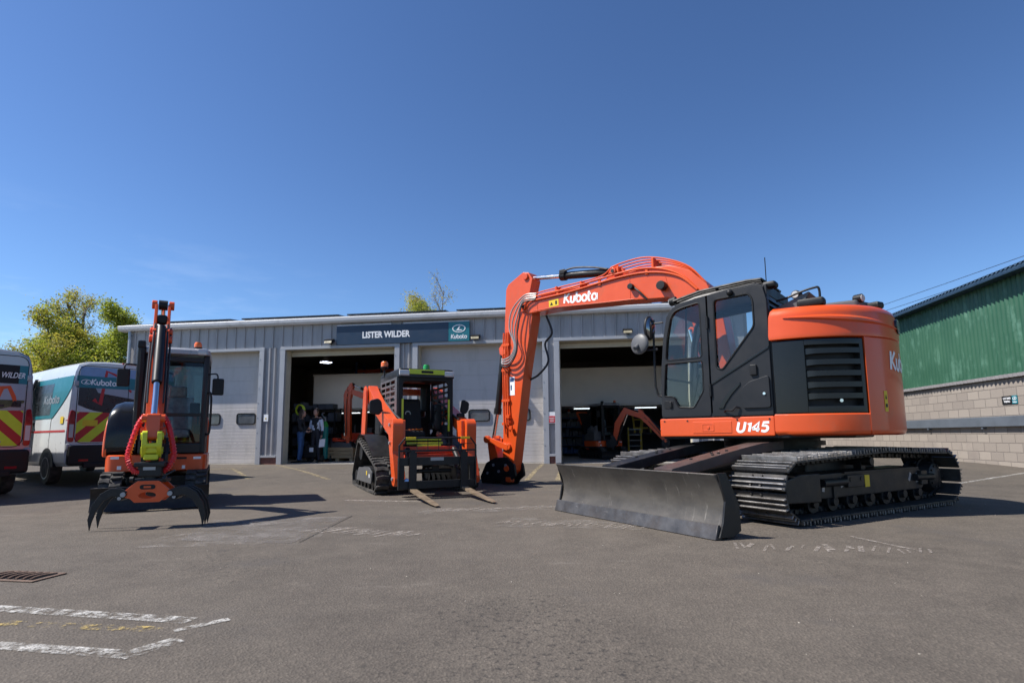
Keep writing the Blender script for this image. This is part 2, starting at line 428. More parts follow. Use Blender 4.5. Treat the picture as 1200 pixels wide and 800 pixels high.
    def build(s, name, mats, parent=None, X=None, smooth=38, label=None):
        me = bpy.data.meshes.new(name)
        s.bm.to_mesh(me); s.bm.free()
        if smooth:
            for p in me.polygons: p.use_smooth = True
            me.set_sharp_from_angle(angle=R(smooth))
        for m in (mats if isinstance(mats, (list, tuple)) else [mats]): me.materials.append(M[m] if isinstance(m, str) else m)
        o = bpy.data.objects.new(name, me); COL.objects.link(o)
        if smooth and smooth < 50 and len(me.polygons) < 9000:
            wn_ = o.modifiers.new('weighted_normals', 'WEIGHTED_NORMAL'); wn_.keep_sharp = True; wn_.weight = 80
        if parent: o.parent = parent
        if X is not None: o.matrix_local = X
        if label: o['label'] = label
        return o

def thing(name, label, cat, loc=(0, 0, 0), rz=0.0, group=None):
    o = bpy.data.objects.new(name, None); COL.objects.link(o)
    o.empty_display_size = 0.2
    o.location = loc; o.rotation_euler = (0, 0, rz)
    o['label'] = label; o['category'] = cat
    if group: o['group'] = group
    return o
def tag(o, label, cat, group=None):
    o['label'] = label; o['category'] = cat
    if group: o['group'] = group
    return o
def struct(o, kind='structure'):
    o['kind'] = kind
    return o
def copy_tree(o, parent=None):
    c = o.copy(); COL.objects.link(c)
    if parent: c.parent = parent
    for ch in list(o.children): copy_tree(ch, c)
    return c

def frame(o, right, up):
    """matrix whose x,y,z axes are right, up, normal"""
    r = Vector(right).normalized(); u = Vector(up); u = (u - r * u.dot(r)).normalized(); n = r.cross(u)
    m = Matrix((r, u, n)).transposed().to_4x4()
    m.translation = o
    return m

def text_mesh(body, size, bold=0.0, shear=0.0, space=1.0, ext=0.001, align='CENTER'):
    cu = bpy.data.curves.new('txt', 'FONT')
    cu.body = body; cu.size = size; cu.align_x = align; cu.align_y = 'CENTER'
    cu.offset = bold * size; cu.shear = shear; cu.space_character = space; cu.extrude = ext
    cu.resolution_u = 3
    ob = bpy.data.objects.new('txt', cu); COL.objects.link(ob)
    dg = bpy.context.evaluated_depsgraph_get(); dg.update()
    me = bpy.data.meshes.new_from_object(ob.evaluated_get(dg))
    bpy.data.objects.remove(ob); bpy.data.curves.remove(cu)
    return me
def text(name, body, size, mat, parent, X, bold=0.0, shear=0.0, space=1.0, align='CENTER', width=None, label=None):
    me = text_mesh(body, size, bold, shear, space, align=align)
    if width:
        xs = [v.co.x for v in me.vertices]; k = width / (max(xs) - min(xs))
        for v in me.vertices: v.co.x *= k
    me.name = name
    me.materials.append(M[mat])
    o = bpy.data.objects.new(name, me); COL.objects.link(o)
    o.parent = parent
    o.matrix_local = X
    if label: o['label'] = label
    return o

# rounded stroke lettering used by the maker's wordmark on the machines and signs
def strokes_mesh(b, height, weight, X, deform=None, model=False):
    """wordmark of seven rounded letters; drawn as strokes, baseline at 0, centred on x"""
    h = 1.0; x = 0.0; S = []
    def arc(cx, cy, rx, ry, a0, a1, n=10): return [(cx + rx * math.cos(R(a0 + (a1 - a0) * i / n)), cy + ry * math.sin(R(a0 + (a1 - a0) * i / n))) for i in range(n + 1)]
    # K
    S += [[(0.0, 0), (0.10, 1.0)], [(0.62, 1.0), (0.16, 0.50), (0.60, 0.0)]]
    # u
    S += [[(0.80, 0.66), (0.78, 0.22)] + arc(0.98, 0.22, 0.20, 0.20, 180, 340, 8) + [(1.22, 0.66)]]
    # b
    S += [[(1.46, 1.0), (1.42, 0.1)], arc(1.70, 0.32, 0.25, 0.30, 170, -170, 14)]
    # o
    S += [arc(2.36, 0.32, 0.26, 0.30, 0, 360, 16)]
    # t
    S += [[(2.86, 0.95), (2.82, 0.22)] + arc(2.98, 0.20, 0.16, 0.18, 180, 290, 5), [(2.70, 0.66), (3.08, 0.66)]]
    # a
    S += [arc(3.46, 0.32, 0.25, 0.30, 20, 340, 14), [(3.74, 0.64), (3.74, 0.02)]]
    k = height; W = 3.74
    if model:   # upright block characters of the model number, leaning forward
        S = [[(0, 1), (0, .30)] + arc(.33, .30, .33, .30, 180, 360, 10) + [(.66, 1)],
             [(.98, .74), (1.22, .93), (1.22, 0.0)],
             [(2.02, 0), (2.02, .97), (1.50, .33), (1.50, .27), (2.20, .27)],
             [(3.02, .93), (2.50, .93), (2.46, .56), (2.72, .60)] + arc(2.70, .31, .30, .28, 80, -110, 10) + [(2.40, .10)]]
        S = [[(x + .24 * z, z) for x, z in st] for st in S]; W = 3.2
    for st in S:
        P = [Vector(((p[0] - W / 2) * k, p[1] * k, 0)) for p in st]
        n = len(P); Lp, Rp = [], []
        for i in range(n):
            d = (P[min(i + 1, n - 1)] - P[max(i - 1, 0)]).normalized()
            nn = Vector((-d.y, d.x, 0)) * weight * k / 2
            Lp.append(P[i] + nn); Rp.append(P[i] - nn)
        t = bmesh.new()
        a = [t.verts.new(deform(p) if deform else p) for p in Lp]; c = [t.verts.new(deform(p) if deform else p) for p in Rp]
        for i in range(n - 1): t.faces.new((c[i], c[i + 1], a[i + 1], a[i]))
        b._add(t, X)
    return b

def subdiv_poly(pts, d):
    """densify a 2D loop"""
    out = []
    for i, p in enumerate(pts):
        q = pts[(i + 1) % len(pts)]
        L = math.dist(p, q); n = max(1, int(L / d))
        out += [(p[0] + (q[0] - p[0]) * k / n, p[1] + (q[1] - p[1]) * k / n) for k in range(n)]
    return out
def offset_poly(pts, d):
    """move a CCW 2D loop inward by d"""
    out = []
    n = len(pts)
    for i in range(n):
        a, b, c = Vector(pts[i - 1]), Vector(pts[i]), Vector(pts[(i + 1) % n])
        e1 = (b - a).normalized(); e2 = (c - b).normalized()
        n1 = Vector((-e1.y, e1.x)); n2 = Vector((-e2.y, e2.x))
        m = (n1 + n2); m = m / max(0.35, m.length_squared) * 2 if m.length > 1e-6 else n1
        q = b + m * d * 0.5 * (1 if True else 0) * 1.0
        q = b + (n1 + n2).normalized() * d
        out.append((q.x, q.y))
    return out
def thick(pts, ths):
    """polygon around a 2D polyline with half-thicknesses"""
    L, Rr = [], []
    n = len(pts)
    for i in range(n):
        a = Vector(pts[max(i - 1, 0)]); c = Vector(pts[min(i + 1, n - 1)])
        d = (c - a).normalized(); nn = Vector((-d.y, d.x)); p = Vector(pts[i])
        L.append(tuple(p + nn * ths[i])); Rr.append(tuple(p - nn * ths[i]))
    return L + Rr[::-1]
def rrect(x0, y0, x1, y1, r, n=4):
    out = []
    for cx, cy, a in ((x1 - r, y0 + r, -90), (x1 - r, y1 - r, 0), (x0 + r, y1 - r, 90), (x0 + r, y0 + r, 180)):
        for i in range(n + 1): out.append((cx + r * math.cos(R(a + 90 * i / n)), cy + r * math.sin(R(a + 90 * i / n))))
    return out
def roundpoly(pts, r, n=3):
    """round the corners of a 2D loop"""
    out = []
    m = len(pts)
    for i in range(m):
        a, b, c = Vector(pts[i - 1]), Vector(pts[i]), Vector(pts[(i + 1) % m])
        k = min(r, (a - b).length * 0.45, (c - b).length * 0.45)
        p = b + (a - b).normalized() * k; q = b + (c - b).normalized() * k
        for j in range(n + 1):
            t = j / n
            o = p * (1 - t) ** 2 + b * 2 * t * (1 - t) + q * t * t
            out.append((o.x, o.y))
    return out

def smooth01(t): t = max(0, min(1, t)); return t * t * (3 - 2 * t)
def g(x, y): return 0.15 * smooth01((y - 9.0) / 7.0)
RZ = lambda a: Matrix.Rotation(R(a), 4, 'Z')
T = Matrix.Translation

# ------------------------------------------------------------------ camera, sky, sun
cam = bpy.data.cameras.new('camera'); camo = bpy.data.objects.new('camera', cam); COL.objects.link(camo)
p_, r_ = R(7.0), R(-0.55)
w_ = Vector((0, math.cos(p_), math.sin(p_))); r0 = Vector((1, 0, 0)); u0 = Vector((0, -math.sin(p_), math.cos(p_)))
rr = r0 * math.cos(r_) + u0 * math.sin(r_); uu = -r0 * math.sin(r_) + u0 * math.cos(r_)
mm = Matrix((rr, uu, -w_)).transposed().to_4x4(); mm.translation = (0, 0, 0.96)
camo.matrix_world = mm
cam.sensor_width = 36; cam.lens = 36 * 660 / 1200; cam.shift_y = 30 / 1200
cam.dof.use_dof = True; cam.dof.focus_distance = 7.0; cam.dof.aperture_fstop = 2.8
cam.clip_end = 2000; cam.clip_start = 0.05
sc.camera = camo

SUN_EL = 52.0
sun_dir = Vector((-0.985, -0.16, 0)).normalized() * math.cos(R(SUN_EL)) + Vector((0, 0, math.sin(R(SUN_EL))))
sl = bpy.data.lights.new('sun', 'SUN'); so = bpy.data.objects.new('sun', sl); COL.objects.link(so)
sl.energy = 4.2; sl.angle = R(0.53); sl.color = (1.0, 0.955, 0.89)
so.rotation_euler = sun_dir.to_track_quat('Z', 'Y').to_euler()
so.location = (-30, 0, 40)
wd = bpy.data.worlds.new('World'); sc.world = wd; wd.use_nodes = True
nt = wd.node_tree
sky = nt.nodes.new('ShaderNodeTexSky'); sky.sky_type = 'NISHITA'; sky.sun_disc = False
sky.sun_elevation = R(SUN_EL); sky.sun_rotation = math.atan2(sun_dir.x, sun_dir.y)
sky.air_density = 1.0; sky.dust_density = 0.35; sky.ozone_density = 6.0; sky.altitude = 200
bg = nt.nodes['Background']; bg.inputs['Strength'].default_value = 0.058
gm = nt.nodes.new('ShaderNodeGamma'); gm.inputs['Gamma'].default_value = 1.25   # a slightly deeper blue
nt.links.new(sky.outputs['Color'], gm.inputs['Color']); 
# faint high cirrus low in the sky
tcw = nt.nodes.new('ShaderNodeTexCoord'); mpw = nt.nodes.new('ShaderNodeMapping'); mpw.inputs['Scale'].default_value = (2.2, 1.0, 9.0); mpw.inputs['Rotation'].default_value = (0, R(18), 0)
nzw = nt.nodes.new('ShaderNodeTexNoise'); nzw.inputs['Scale'].default_value = 2.6; nzw.inputs['Detail'].default_value = 7; nzw.inputs['Roughness'].default_value = 0.6
rpw = nt.nodes.new('ShaderNodeValToRGB'); rpw.color_ramp.elements[0].position = 0.52; rpw.color_ramp.elements[1].position = 0.80
rpw.color_ramp.elements[1].color = (0.30, 0.30, 0.30, 1)
spw = nt.nodes.new('ShaderNodeSeparateXYZ'); mlw = nt.nodes.new('ShaderNodeMapRange'); mlw.inputs['From Min'].default_value = 0.34; mlw.inputs['From Max'].default_value = 0.08
mxw = nt.nodes.new('ShaderNodeMapRange'); mxw.inputs['From Min'].default_value = -0.15; mxw.inputs['From Max'].default_value = -0.6
m1w = nt.nodes.new('ShaderNodeMath'); m1w.operation = 'MULTIPLY'; m2w = nt.nodes.new('ShaderNodeMath'); m2w.operation = 'MULTIPLY'
L_ = nt.links.new
L_(tcw.outputs['Generated'], mpw.inputs['Vector']); L_(mpw.outputs['Vector'], nzw.inputs['Vector']); L_(nzw.outputs['Fac'], rpw.inputs['Fac'])
L_(tcw.outputs['Generated'], spw.inputs['Vector']); L_(spw.outputs['Z'], mlw.inputs['Value']); L_(spw.outputs['X'], mxw.inputs['Value'])
L_(mlw.outputs[0], m1w.inputs[0]); L_(mxw.outputs[0], m1w.inputs[1]); L_(m1w.outputs[0], m2w.inputs[0]); L_(rpw.outputs['Color'], m2w.inputs[1])
mixw = nt.nodes.new('ShaderNodeMix'); mixw.data_type = 'RGBA'; mixw.inputs['B'].default_value = (13.0, 14.0, 15.5, 1)
L_(m2w.outputs[0], mixw.inputs['Factor']); L_(gm.outputs['Color'], mixw.inputs['A']); L_(mixw.outputs['Result'], bg.inputs['Color'])
sc.view_settings.view_transform = 'Standard'; sc.view_settings.look = 'None'
sc.view_settings.exposure = 0.80; sc.view_settings.gamma = 1
sc.view_settings.use_curve_mapping = False
sc.render.engine = 'CYCLES'
sc.cycles.use_denoising = True
sc.cycles.max_bounces = 8; sc.cycles.transparent_max_bounces = 16

# ------------------------------------------------------------------ ground
b = B()
ys = [-30, -15, -8, -4, 0, 2, 4, 6, 8] + [9 + i * 0.5 for i in range(16)] + [18, 22, 30, 45, 80, 160, 400, 900]
xs = [-900, -300, -120, -60, -40, -30, -20, -10, 0, 10, 20, 30, 40, 60, 120, 300, 900]
b.loft([[(x, y, g(x, y)) for x in xs] for y in ys], cap=False, closed=False)
struct(b.build('ground', 'asphalt', smooth=60))

def ground_poly(name, pts, mat, h=0.004, dens=0.5, stuff=False):
    """flat sheet following the ground"""
    bb = B()
    t = bmesh.new()
    f = t.faces.new([t.verts.new((x, y, 0)) for x, y in pts])
    bmesh.ops.triangulate(t, faces=[f])
    bmesh.ops.subdivide_edges(t, edges=t.edges[:], cuts=2, use_grid_fill=True)
    for v in t.verts: v.co.z = g(v.co.x, v.co.y) + h
    bmesh.ops.recalc_face_normals(t, faces=t.faces[:])
    for f in t.faces:
        if f.normal.z < 0: f.normal_flip()
    bb._add(t)
    return struct(bb.build(name, mat, smooth=0))
def line(a, c, w, mat, name='painted_line', h=0.005):
    a, c = Vector(a), Vector(c); d = (c - a).normalized(); n = Vector((-d.y, d.x)) * w / 2
    L = (c - a).length; k = max(1, int(L / 0.7))
    bb = B(); rows = []
    for i in range(k + 1):
        q = a + d * L * i / k
        rows.append([(*(q - n), g(*q) + h), (*(q + n), g(*q) + h)])
    bb.loft(rows, cap=False, closed=False)
    o = bb.build(name, mat, smooth=0)
    # normals up
    if o.data.polygons[0].normal.z < 0: o.data.flip_normals()
    return struct(o)
M['paint_white'] = fadedmat('faded_white_paint', (0.56, 0.54, 0.50), 0.44, 0.60, 11)
M['paint_yellow'] = fadedmat('faded_yellow_paint', (0.40, 0.32, 0.18), 0.42, 0.60, 7)
M['paint_yspot'] = fadedmat('yellow_paint_remnant', (0.55, 0.40, 0.12), 0.50, 0.60, 8)
M['scuff'] = fadedmat('chalky_scuff', (0.36, 0.315, 0.275), 0.40, 0.60, 16)
M['patch'] = fadedmat('pale_patch', (0.20, 0.178, 0.16), 0.40, 0.62, 2.2)
M['crack'] = pmat('dark_joint', (0.03, 0.028, 0.026), 0.9)
# remains of a bay marking close to the camera
line((-3.6, 3.52), (-1.72, 3.14), 0.10, 'paint_white')
line((-3.4, 2.98), (-1.74, 2.67), 0.09, 'paint_white')
line((-1.76, 2.64), (-1.62, 2.86), 0.10, 'paint_white')
line((-1.72, 2.98), (-1.53, 3.16), 0.055, 'paint_white')
line((-2.95, 3.16), (-1.80, 3.00), 0.08, 'paint_yspot')
# yellow bay lines in front of the doors
for a, c in (((-7.32, 17.6), (-4.0, 12.4)), ((-7.75, 15.76), (-5.82, 12.6)), ((-8.3, 15.0), (-7.6, 17.6)), ((-9.6, 15.3), (-4.3, 15.55)),
             ((0.86, 16.4), (0.28, 11.85)), ((1.4, 15.8), (0.91, 11.75)), ((-1.2, 14.2), (0.5, 14.1)), ((-12.2, 15.4), (-9.4, 17.4))):
    line(a, c, 0.11, 'paint_yellow')
line((8.25, 10.6), (12.0, 12.95), 0.10, 'paint_white')
line((-2.6, 8.9), (-1.3, 8.6), 0.14, 'scuff'); line((-4.5, 16.0), (-2.9, 15.7), 0.1, 'paint_white')
# rows of short scuffs left by steel tracks: nobody could count them
def scuffs(p0, p1, n, ln, ang, name):
    bb = B(); rnd = random.Random(n)
    for i in range(n):
        t = i / max(1, n - 1)
        x = p0[0] + (p1[0] - p0[0]) * t + rnd.uniform(-.03, .03); y = p0[1] + (p1[1] - p0[1]) * t + rnd.uniform(-.07, .07)
        a = ang + rnd.uniform(-0.25, 0.25); l = ln * rnd.uniform(0.5, 1.2); w = rnd.uniform(0.008, 0.022)
        d = Vector((math.cos(a), math.sin(a))) * l / 2; nn = Vector((-d.y, d.x)).normalized() * w
        q = Vector((x, y)); h = 0.0045 + i * 0.00001
        bb.quad([(*(q - d - nn), g(x, y) + h), (*(q + d - nn), g(x, y) + h), (*(q + d + nn), g(x, y) + h), (*(q - d + nn), g(x, y) + h)])
    return struct(bb.build(name, 'scuff', smooth=0), 'stuff')
scuffs((-2.1, 6.15), (-1.0, 5.75), 22, 0.32, 0.9, 'track_scuffs')
scuffs((-1.15, 7.55), (0.75, 7.9), 30, 0.34, 0.8, 'track_scuffs')
scuffs((-0.2, 6.5), (1.4, 6.1), 26, 0.22, 1.0, 'track_scuffs')
scuffs((1.9, 5.0), (3.4, 4.75), 20, 0.26, 1.15, 'track_scuffs')
line((3.15, 5.42), (3.3, 4.75), 0.045, 'scuff')
M['dust'] = fadedmat('dusty_tarmac', (0.26, 0.23, 0.20), 0.48, 0.66, 3.0)
ground_poly('dusty_area', [(-0.2, 6.2), (1.3, 5.9), (1.5, 6.4), (0.0, 6.9)], 'dust', 0.0028)
ground_poly('dusty_area', [(-1.3, 7.2), (0.6, 7.6), (0.7, 8.1), (-1.1, 7.9)], 'dust', 0.0028)
ground_poly('dusty_area', [(-3.4, 5.2), (-1.9, 5.3), (-1.9, 6.3), (-3.6, 6.2)], 'dust', 0.0024)
ground_poly('tarmac_patch', [(-2.05, 5.35), (-2.03, 7.1), (-3.6, 6.9), (-3.2, 5.55)], 'patch', 0.0035)
line((-1.99, 5.38), (-2.0, 7.15), 0.010, 'crack', 'tarmac_joint', 0.006)
# loose chips
bb = B(); rnd = random.Random(3)
for i in range(260):
    y = rnd.uniform(1.6, 9); x = rnd.uniform(-0.95, 0.95) * y
    s_ = rnd.choice((0.0015, 0.002, 0.0025, 0.003, 0.005))
    bb.box((x, y, s_ * .3), (s_ * 2, s_ * 1.4, s_), rot=rnd.uniform(0, 3), bev=s_ * .25, seg=1)
M['chip'] = pmat('pale_chip', (0.34, 0.30, 0.25), 0.8, var=0.3, scale=4)
struct(bb.build('loose_chips', 'chip'), 'stuff')
# drain grate
dr = thing('drain_grate', 'rusty cast iron drain grate with curved bars set in the tarmac', 'drain', (-3.52, 4.16, 0.002), R(-10))
dr.scale = (.75, .75, 1)
bb = B()
bb.prism([(-0.34, -0.17), (0.34, -0.17), (0.34, 0.17), (-0.34, 0.17)], 'z', 0.0, 0.008, 0.003, holes=[[(-0.30, -0.13), (0.30, -0.13), (0.30, 0.13), (-0.30, 0.13)]])
M['castiron'] = pmat('rusty_cast_iron', (0.15, 0.095, 0.065), 0.7, 0.1, var=0.35, scale=12, bump=0.3)
bb.build('frame', 'castiron', dr)
bb = B()
for i in range(7):
    x = -0.25 + i * 0.083
    bb.tube(curve([(x + 0.02, -0.13, 0.006), (x - 0.012, -0.05, 0.009), (x - 0.012, 0.05, 0.009), (x + 0.02, 0.13, 0.006)], 4), 0.011, 6)
bb.build('grille', 'castiron', dr)
bb = B(); bb.quad([(-.30, -.13, 0.003), (.30, -.13, 0.003), (.30, .13, 0.003), (-.30, .13, 0.003)])  # near-black flat sheet: the shade of the hole under the bars, as colour
M['drain_shade'] = pmat('drain_shade_black', (0.01, 0.01, 0.01), 0.9)
bb.build('hole_shade_sheet', 'drain_shade', dr)

# ------------------------------------------------------------------ workshop building
BA = Vector((-13.38, 18.90, 0)); BANG = -8.02
BM = T(BA) @ RZ(BANG)
def bw(u, v, z=0.15): return BM @ Vector((u, v, z))
bld = thing('workshop_building', 'long grey clad workshop with roller doors, pale gutter and solar panels on its roof', 'building', BA, R(BANG))
END = 20.3
def cladding(bb, u0, u1, z0, z1, pitch=0.333, depth=0.035, v=0.0, rib=0.055):
    pts = [(u0, v)]
    x = math.ceil(u0 / pitch) * pitch
    while x < u1 - rib:
        if x - rib > u0:
            pts += [(x - rib * .5, v), (x - rib * .25, v - depth), (x + rib * .25, v - depth), (x + rib * .5, v)]
        x += pitch
    pts.append((u1, v))
    bb.loft([[(p[0], p[1], z0) for p in pts], [(p[0], p[1], z1) for p in pts]], cap=False, closed=False)
bb = B()
cladding(bb, 0.42, END, 3.88, 4.60)
for u0, u1 in ((0.42, 1.25), (5.42, 5.95), (9.97, 10.40), (14.60, 14.81), (18.9, END)):
    cladding(bb, u0, u1, 0.42, 3.88, 0.18 if u1 - u0 < 0.6 else 0.333, 0.045, rib=0.09 if u1 - u0 < .6 else .055)
for k in range(1, int(END / 0.333)):
    for z in (3.95, 4.50): bb.cyl((k * 0.333 + 0.07, 0.0, z), (k * 0.333 + 0.07, -0.012, z), 0.014, seg=6)
bb.build('cladding', 'clad', bld, smooth=0)
bb = B()
doors = [(1.42, 5.25), (6.14, 9.81), (10.56, 14.45), (14.96, 18.72)]
for u0, u1 in doors:
    for a, c in ((u0 - 0.165, u0), (u1, u1 + 0.165)):
        bb.box(((a + c) / 2, -0.035, 2.02), (c - a, 0.10, 3.74), 0.006)
    bb.box(((u0 + u1) / 2, -0.036, 3.84), (u1 - u0 + 0.34, 0.104, 0.09), 0.006)
for u0, u1 in ((5.42, 5.95), (9.97, 10.40), (14.60, 14.81), (18.9, END), (0.42, 1.25)):
    bb.box(((u0 + u1) / 2, -0.03, 0.40), (u1 - u0, 0.11, 0.07), 0.005)
# fixing clips up the edge of each trim
for u0, u1 in doors:
    for uu_ in (u0 - 0.02, u1 + 0.02):
        for k in range(7): bb.box((uu_, -0.088, 0.7 + k * 0.47), (0.05, 0.012, 0.02), rot=Matrix.Rotation(0.6, 4, 'Y'))
bb.build('door_trim', 'trim', bld)
bb = B()
for u0, u1 in doors:
    bb.box((u0 - 0.02, 0.16, 2.0), (0.05, 0.29, 3.72)); bb.box((u1 + 0.02, 0.16, 2.0), (0.05, 0.29, 3.72))
    bb.box(((u0 + u1) / 2, 0.16, 3.82), (u1 - u0, 0.29, 0.05))
bb.build('door_reveal', 'reveal', bld)
for u0, u1 in ((5.42, 5.95), (9.97, 10.40), (14.60, 14.81), (18.9, END), (0.42, 1.25)):
    bb = B(); bb.box(((u0 + u1) / 2, 0.03, 0.25), (u1 - u0, 0.14, 0.24)); bb.build('brick_plinth', 'brickred', bld)
# sectional doors
for (u0, u1), wins in ((doors[0], (1.78, 3.04, 4.30)), (doors[2], (10.83, 12.09, 13.35))):
    bb = B(); rows = []
    z = 0.17
    while z < 3.80:
        for dz, dv in ((0.0, 0.006), (0.006, 0.0), (0.104, 0.0), (0.110, 0.006)):
            if z < 1.9 or dv == 0: rows.append((z + dz, 0.305 + dv))
        z += 0.11
    # wide smooth panels above the window row
    rows = [r for r in rows if r[0] < 1.95]
    for k in range(1, 5):
        zz = 1.95 + (k - 1) * 0.46
        rows += [(zz, 0.311), (zz + 0.008, 0.305), (zz + 0.45, 0.305)]
    rows.append((3.80, 0.305))
    bb.loft([[(u0, v, z), (u1, v, z)] for z, v in rows], cap=False, closed=False)
    d = bb.build('roller_door', 'door', bld, smooth=20)
    for wx in wins:
        bb = B()
        bb.prism(rrect(wx, 1.42, wx + 0.68, 1.80, 0.09), 'y', 0.272, 0.304, 0.006, holes=[rrect(wx + 0.035, 1.455, wx + 0.645, 1.765, 0.065)])
        wn = bb.build('window', 'black', d)
        bb = B(); bb.prism(rrect(wx + 0.036, 1.456, wx + 0.644, 1.764, 0.064), 'y', 0.290, 0.296)
        M.setdefault('doorglass', pmat('door_window', (0.10, 0.11, 0.12), 0.12, var=0.3, scale=3))
        bb.build('pane', 'doorglass', wn)
# rolled-up door heads in the open bays
for u0, u1 in (doors[1], doors[3]):
    bb = B()
    bb.box(((u0 + u1) / 2, 0.34, 3.70), (u1 - u0, 0.05, 0.16), 0.01)
    bb.cyl((u0, 0.55, 3.86), (u1, 0.55, 3.86), 0.13)
    bb.build('roller_door', 'reveal', bld)
# gutter
bb = B()
prof = [(-0.02, 4.60), (-0.16, 4.60), (-0.21, 4.66), (-0.22, 4.76), (-0.20, 4.78), (0.10, 4.80), (0.10, 4.60)]
bb.prism(prof, 'x', 0.12, END + 0.15, 0.012)
gt = bb.build('gutter', 'gutter', bld)
bb = B(); bb.tube(curve([(0.50, -0.10, 4.62), (0.52, -0.10, 4.4), (0.52, -0.08, 4.2), (0.52, -0.08, 0.3)], 4), 0.05, 10)
bb.build('downpipe', 'silver', gt)
# roof, walls behind
bb = B()
bb.box((END / 2 + 0.2, 0, 0), (END - 0.2, 6.2, 0.08), X=T((0, 3.0, 5.11)) @ Matrix.Rotation(R(6), 4, 'X'))
bb.box((END / 2 + 0.2, 0, 0), (END - 0.2, 6.2, 0.08), X=T((0, 9.1, 5.11)) @ Matrix.Rotation(R(-6), 4, 'X'))
bb.build('roof', 'roof', bld)
bb = B()
bb.box((0.36, 6.1, 2.45), (0.10, 12.1, 4.6)); bb.box((END + 0.06, 6.1, 2.45), (0.10, 12.1, 4.6)); bb.box((END / 2, 12.2, 2.45), (END - .4, 0.1, 4.6))
bb.build('side_wall', 'clad', bld)
bb = B()
bb.box((END / 2 + .2, 12.05, 2.43), (END - .5, 0.06, 4.56)); bb.box((0.46, 6.1, 2.43), (0.06, 11.9, 4.56)); bb.box((END - 0.1, 6.1, 2.43), (0.06, 11.9, 4.56))
bb.box((END / 2 + .2, 6.1, 4.73), (END - .3, 12.0, 0.04))
bb.build('inside_wall', 'inwall', bld)
bb = B()
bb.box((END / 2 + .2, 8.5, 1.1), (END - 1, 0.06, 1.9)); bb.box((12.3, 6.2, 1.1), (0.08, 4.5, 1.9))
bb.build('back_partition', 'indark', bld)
bb = B(); bb.box((END / 2 + .2, 6.05, 0.13), (END - .5, 11.9, 0.06))
bb.build('floor', 'concrete', bld)
bb = B()
bb.box((12.6, 4.0, 2.74), (15.1, 0.05, 1.28)); bb.box((12.6, 3.98, 3.41), (15.15, 0.12, 0.06), 0.01)
bb.box((12.6, 8.0, 2.08), (15.1, 7.9, 0.07)); bb.box((5.06, 8, 2.74), (0.05, 7.9, 1.28))
bb.build('mezzanine', 'mezz', bld)

# solar panels on the roof: only their front edges show
n_ = 0
for u0, u1 in ((1.35, 3.78), (4.19, 7.66), (7.96, 11.32), (11.66, 15.2), (15.5, 17.8), (18.1, 20.0)):
    t = thing('solar_panel', ['dark solar panel array nearest the downpipe end of the workshop roof', 'dark solar panel array above the bay where the people stand',
              'dark solar panel array above the navy shop sign', 'dark solar panel array between the navy sign and the digger arm', 'dark solar panel array behind the digger boom',
              'dark solar panel array hidden mostly by the large digger cab'][n_], 'solar panel', tuple(BM @ Vector(((u0 + u1) / 2, 0.45, 5.0))), R(BANG), 'solar panels on the workshop roof')
    n_ += 1
    bb = B(); w = u1 - u0
    bb.box((0, 0.8, 0.08), (w, 1.6, 0.04), 0.004, rot=Matrix.Rotation(R(6), 4, 'X'))
    bb.build('panel', 'solar', t)
    bb = B()
    for k in range(int(w / 1.0) + 1): bb.box((-w / 2 + 0.1 + k * (w - .2) / int(w / 1.0), 0.8, 0.035), (0.04, 1.5, 0.04), rot=Matrix.Rotation(R(6), 4, 'X'))
    bb.build('mounting_rail', 'silver', t)
# shop sign
s = thing('shop_sign', 'long navy shop sign with white lettering and a teal square at its end', 'sign', tuple(BM @ Vector((10.05, -0.06, 4.19))), R(BANG))
bb = B(); bb.box((-0.33, -0.03, 0), (3.66, 0.06, 0.60), 0.004); bb.build('navy_board', 'navy', s)
bb = B(); bb.box((1.835, -0.031, 0.0), (0.66, 0.062, 0.60), 0.004); tb = bb.build('teal_board', 'teal', s)
bb = B(); bb.box((-1.25, -0.02, 0.325), (1.8, 0.05, 0.03)); bb.box((1.1, -0.02, 0.325), (2.1, 0.05, 0.03)); bb.build('sign_edge', 'gutter', s)
text('lettering', 'LISTER WILDER', 0.275, 'white', s, frame((-0.52, -0.063, -0.02), (1, 0, 0), (0, 0, 1)), bold=0.035, width=1.56)
X = frame((1.835, -0.066, 0), (1, 0, 0), (0, 0, 1))
def emblem(bb, X, s=1.0):
    """oval ring with a stylised rising shape"""
    o = [(0.21 * s * math.cos(a * PI / 16), 0.125 * s * math.sin(a * PI / 16)) for a in range(32)]
    i = [(0.18 * s * math.cos(a * PI / 16), 0.100 * s * math.sin(a * PI / 16)) for a in range(32)]
    bb.prism(o, 'z', 0, 0.002, holes=[i], X=X)
    bb.prism([(-0.09 * s, -0.06 * s), (0.10 * s, -0.065 * s), (0.075 * s, -0.03 * s), (-0.01 * s, -0.028 * s), (0.06 * s, 0.075 * s), (0.0, 0.07 * s), (-0.045 * s, -0.01 * s)], 'z', 0, 0.002, X=X)
bb = B(); emblem(bb, X @ T((0, 0.09, 0))); strokes_mesh(bb, 0.13, 0.2, X @ T((0, -0.22, 0.001)))
bb.build('maker_logo', 'white', s, smooth=0)
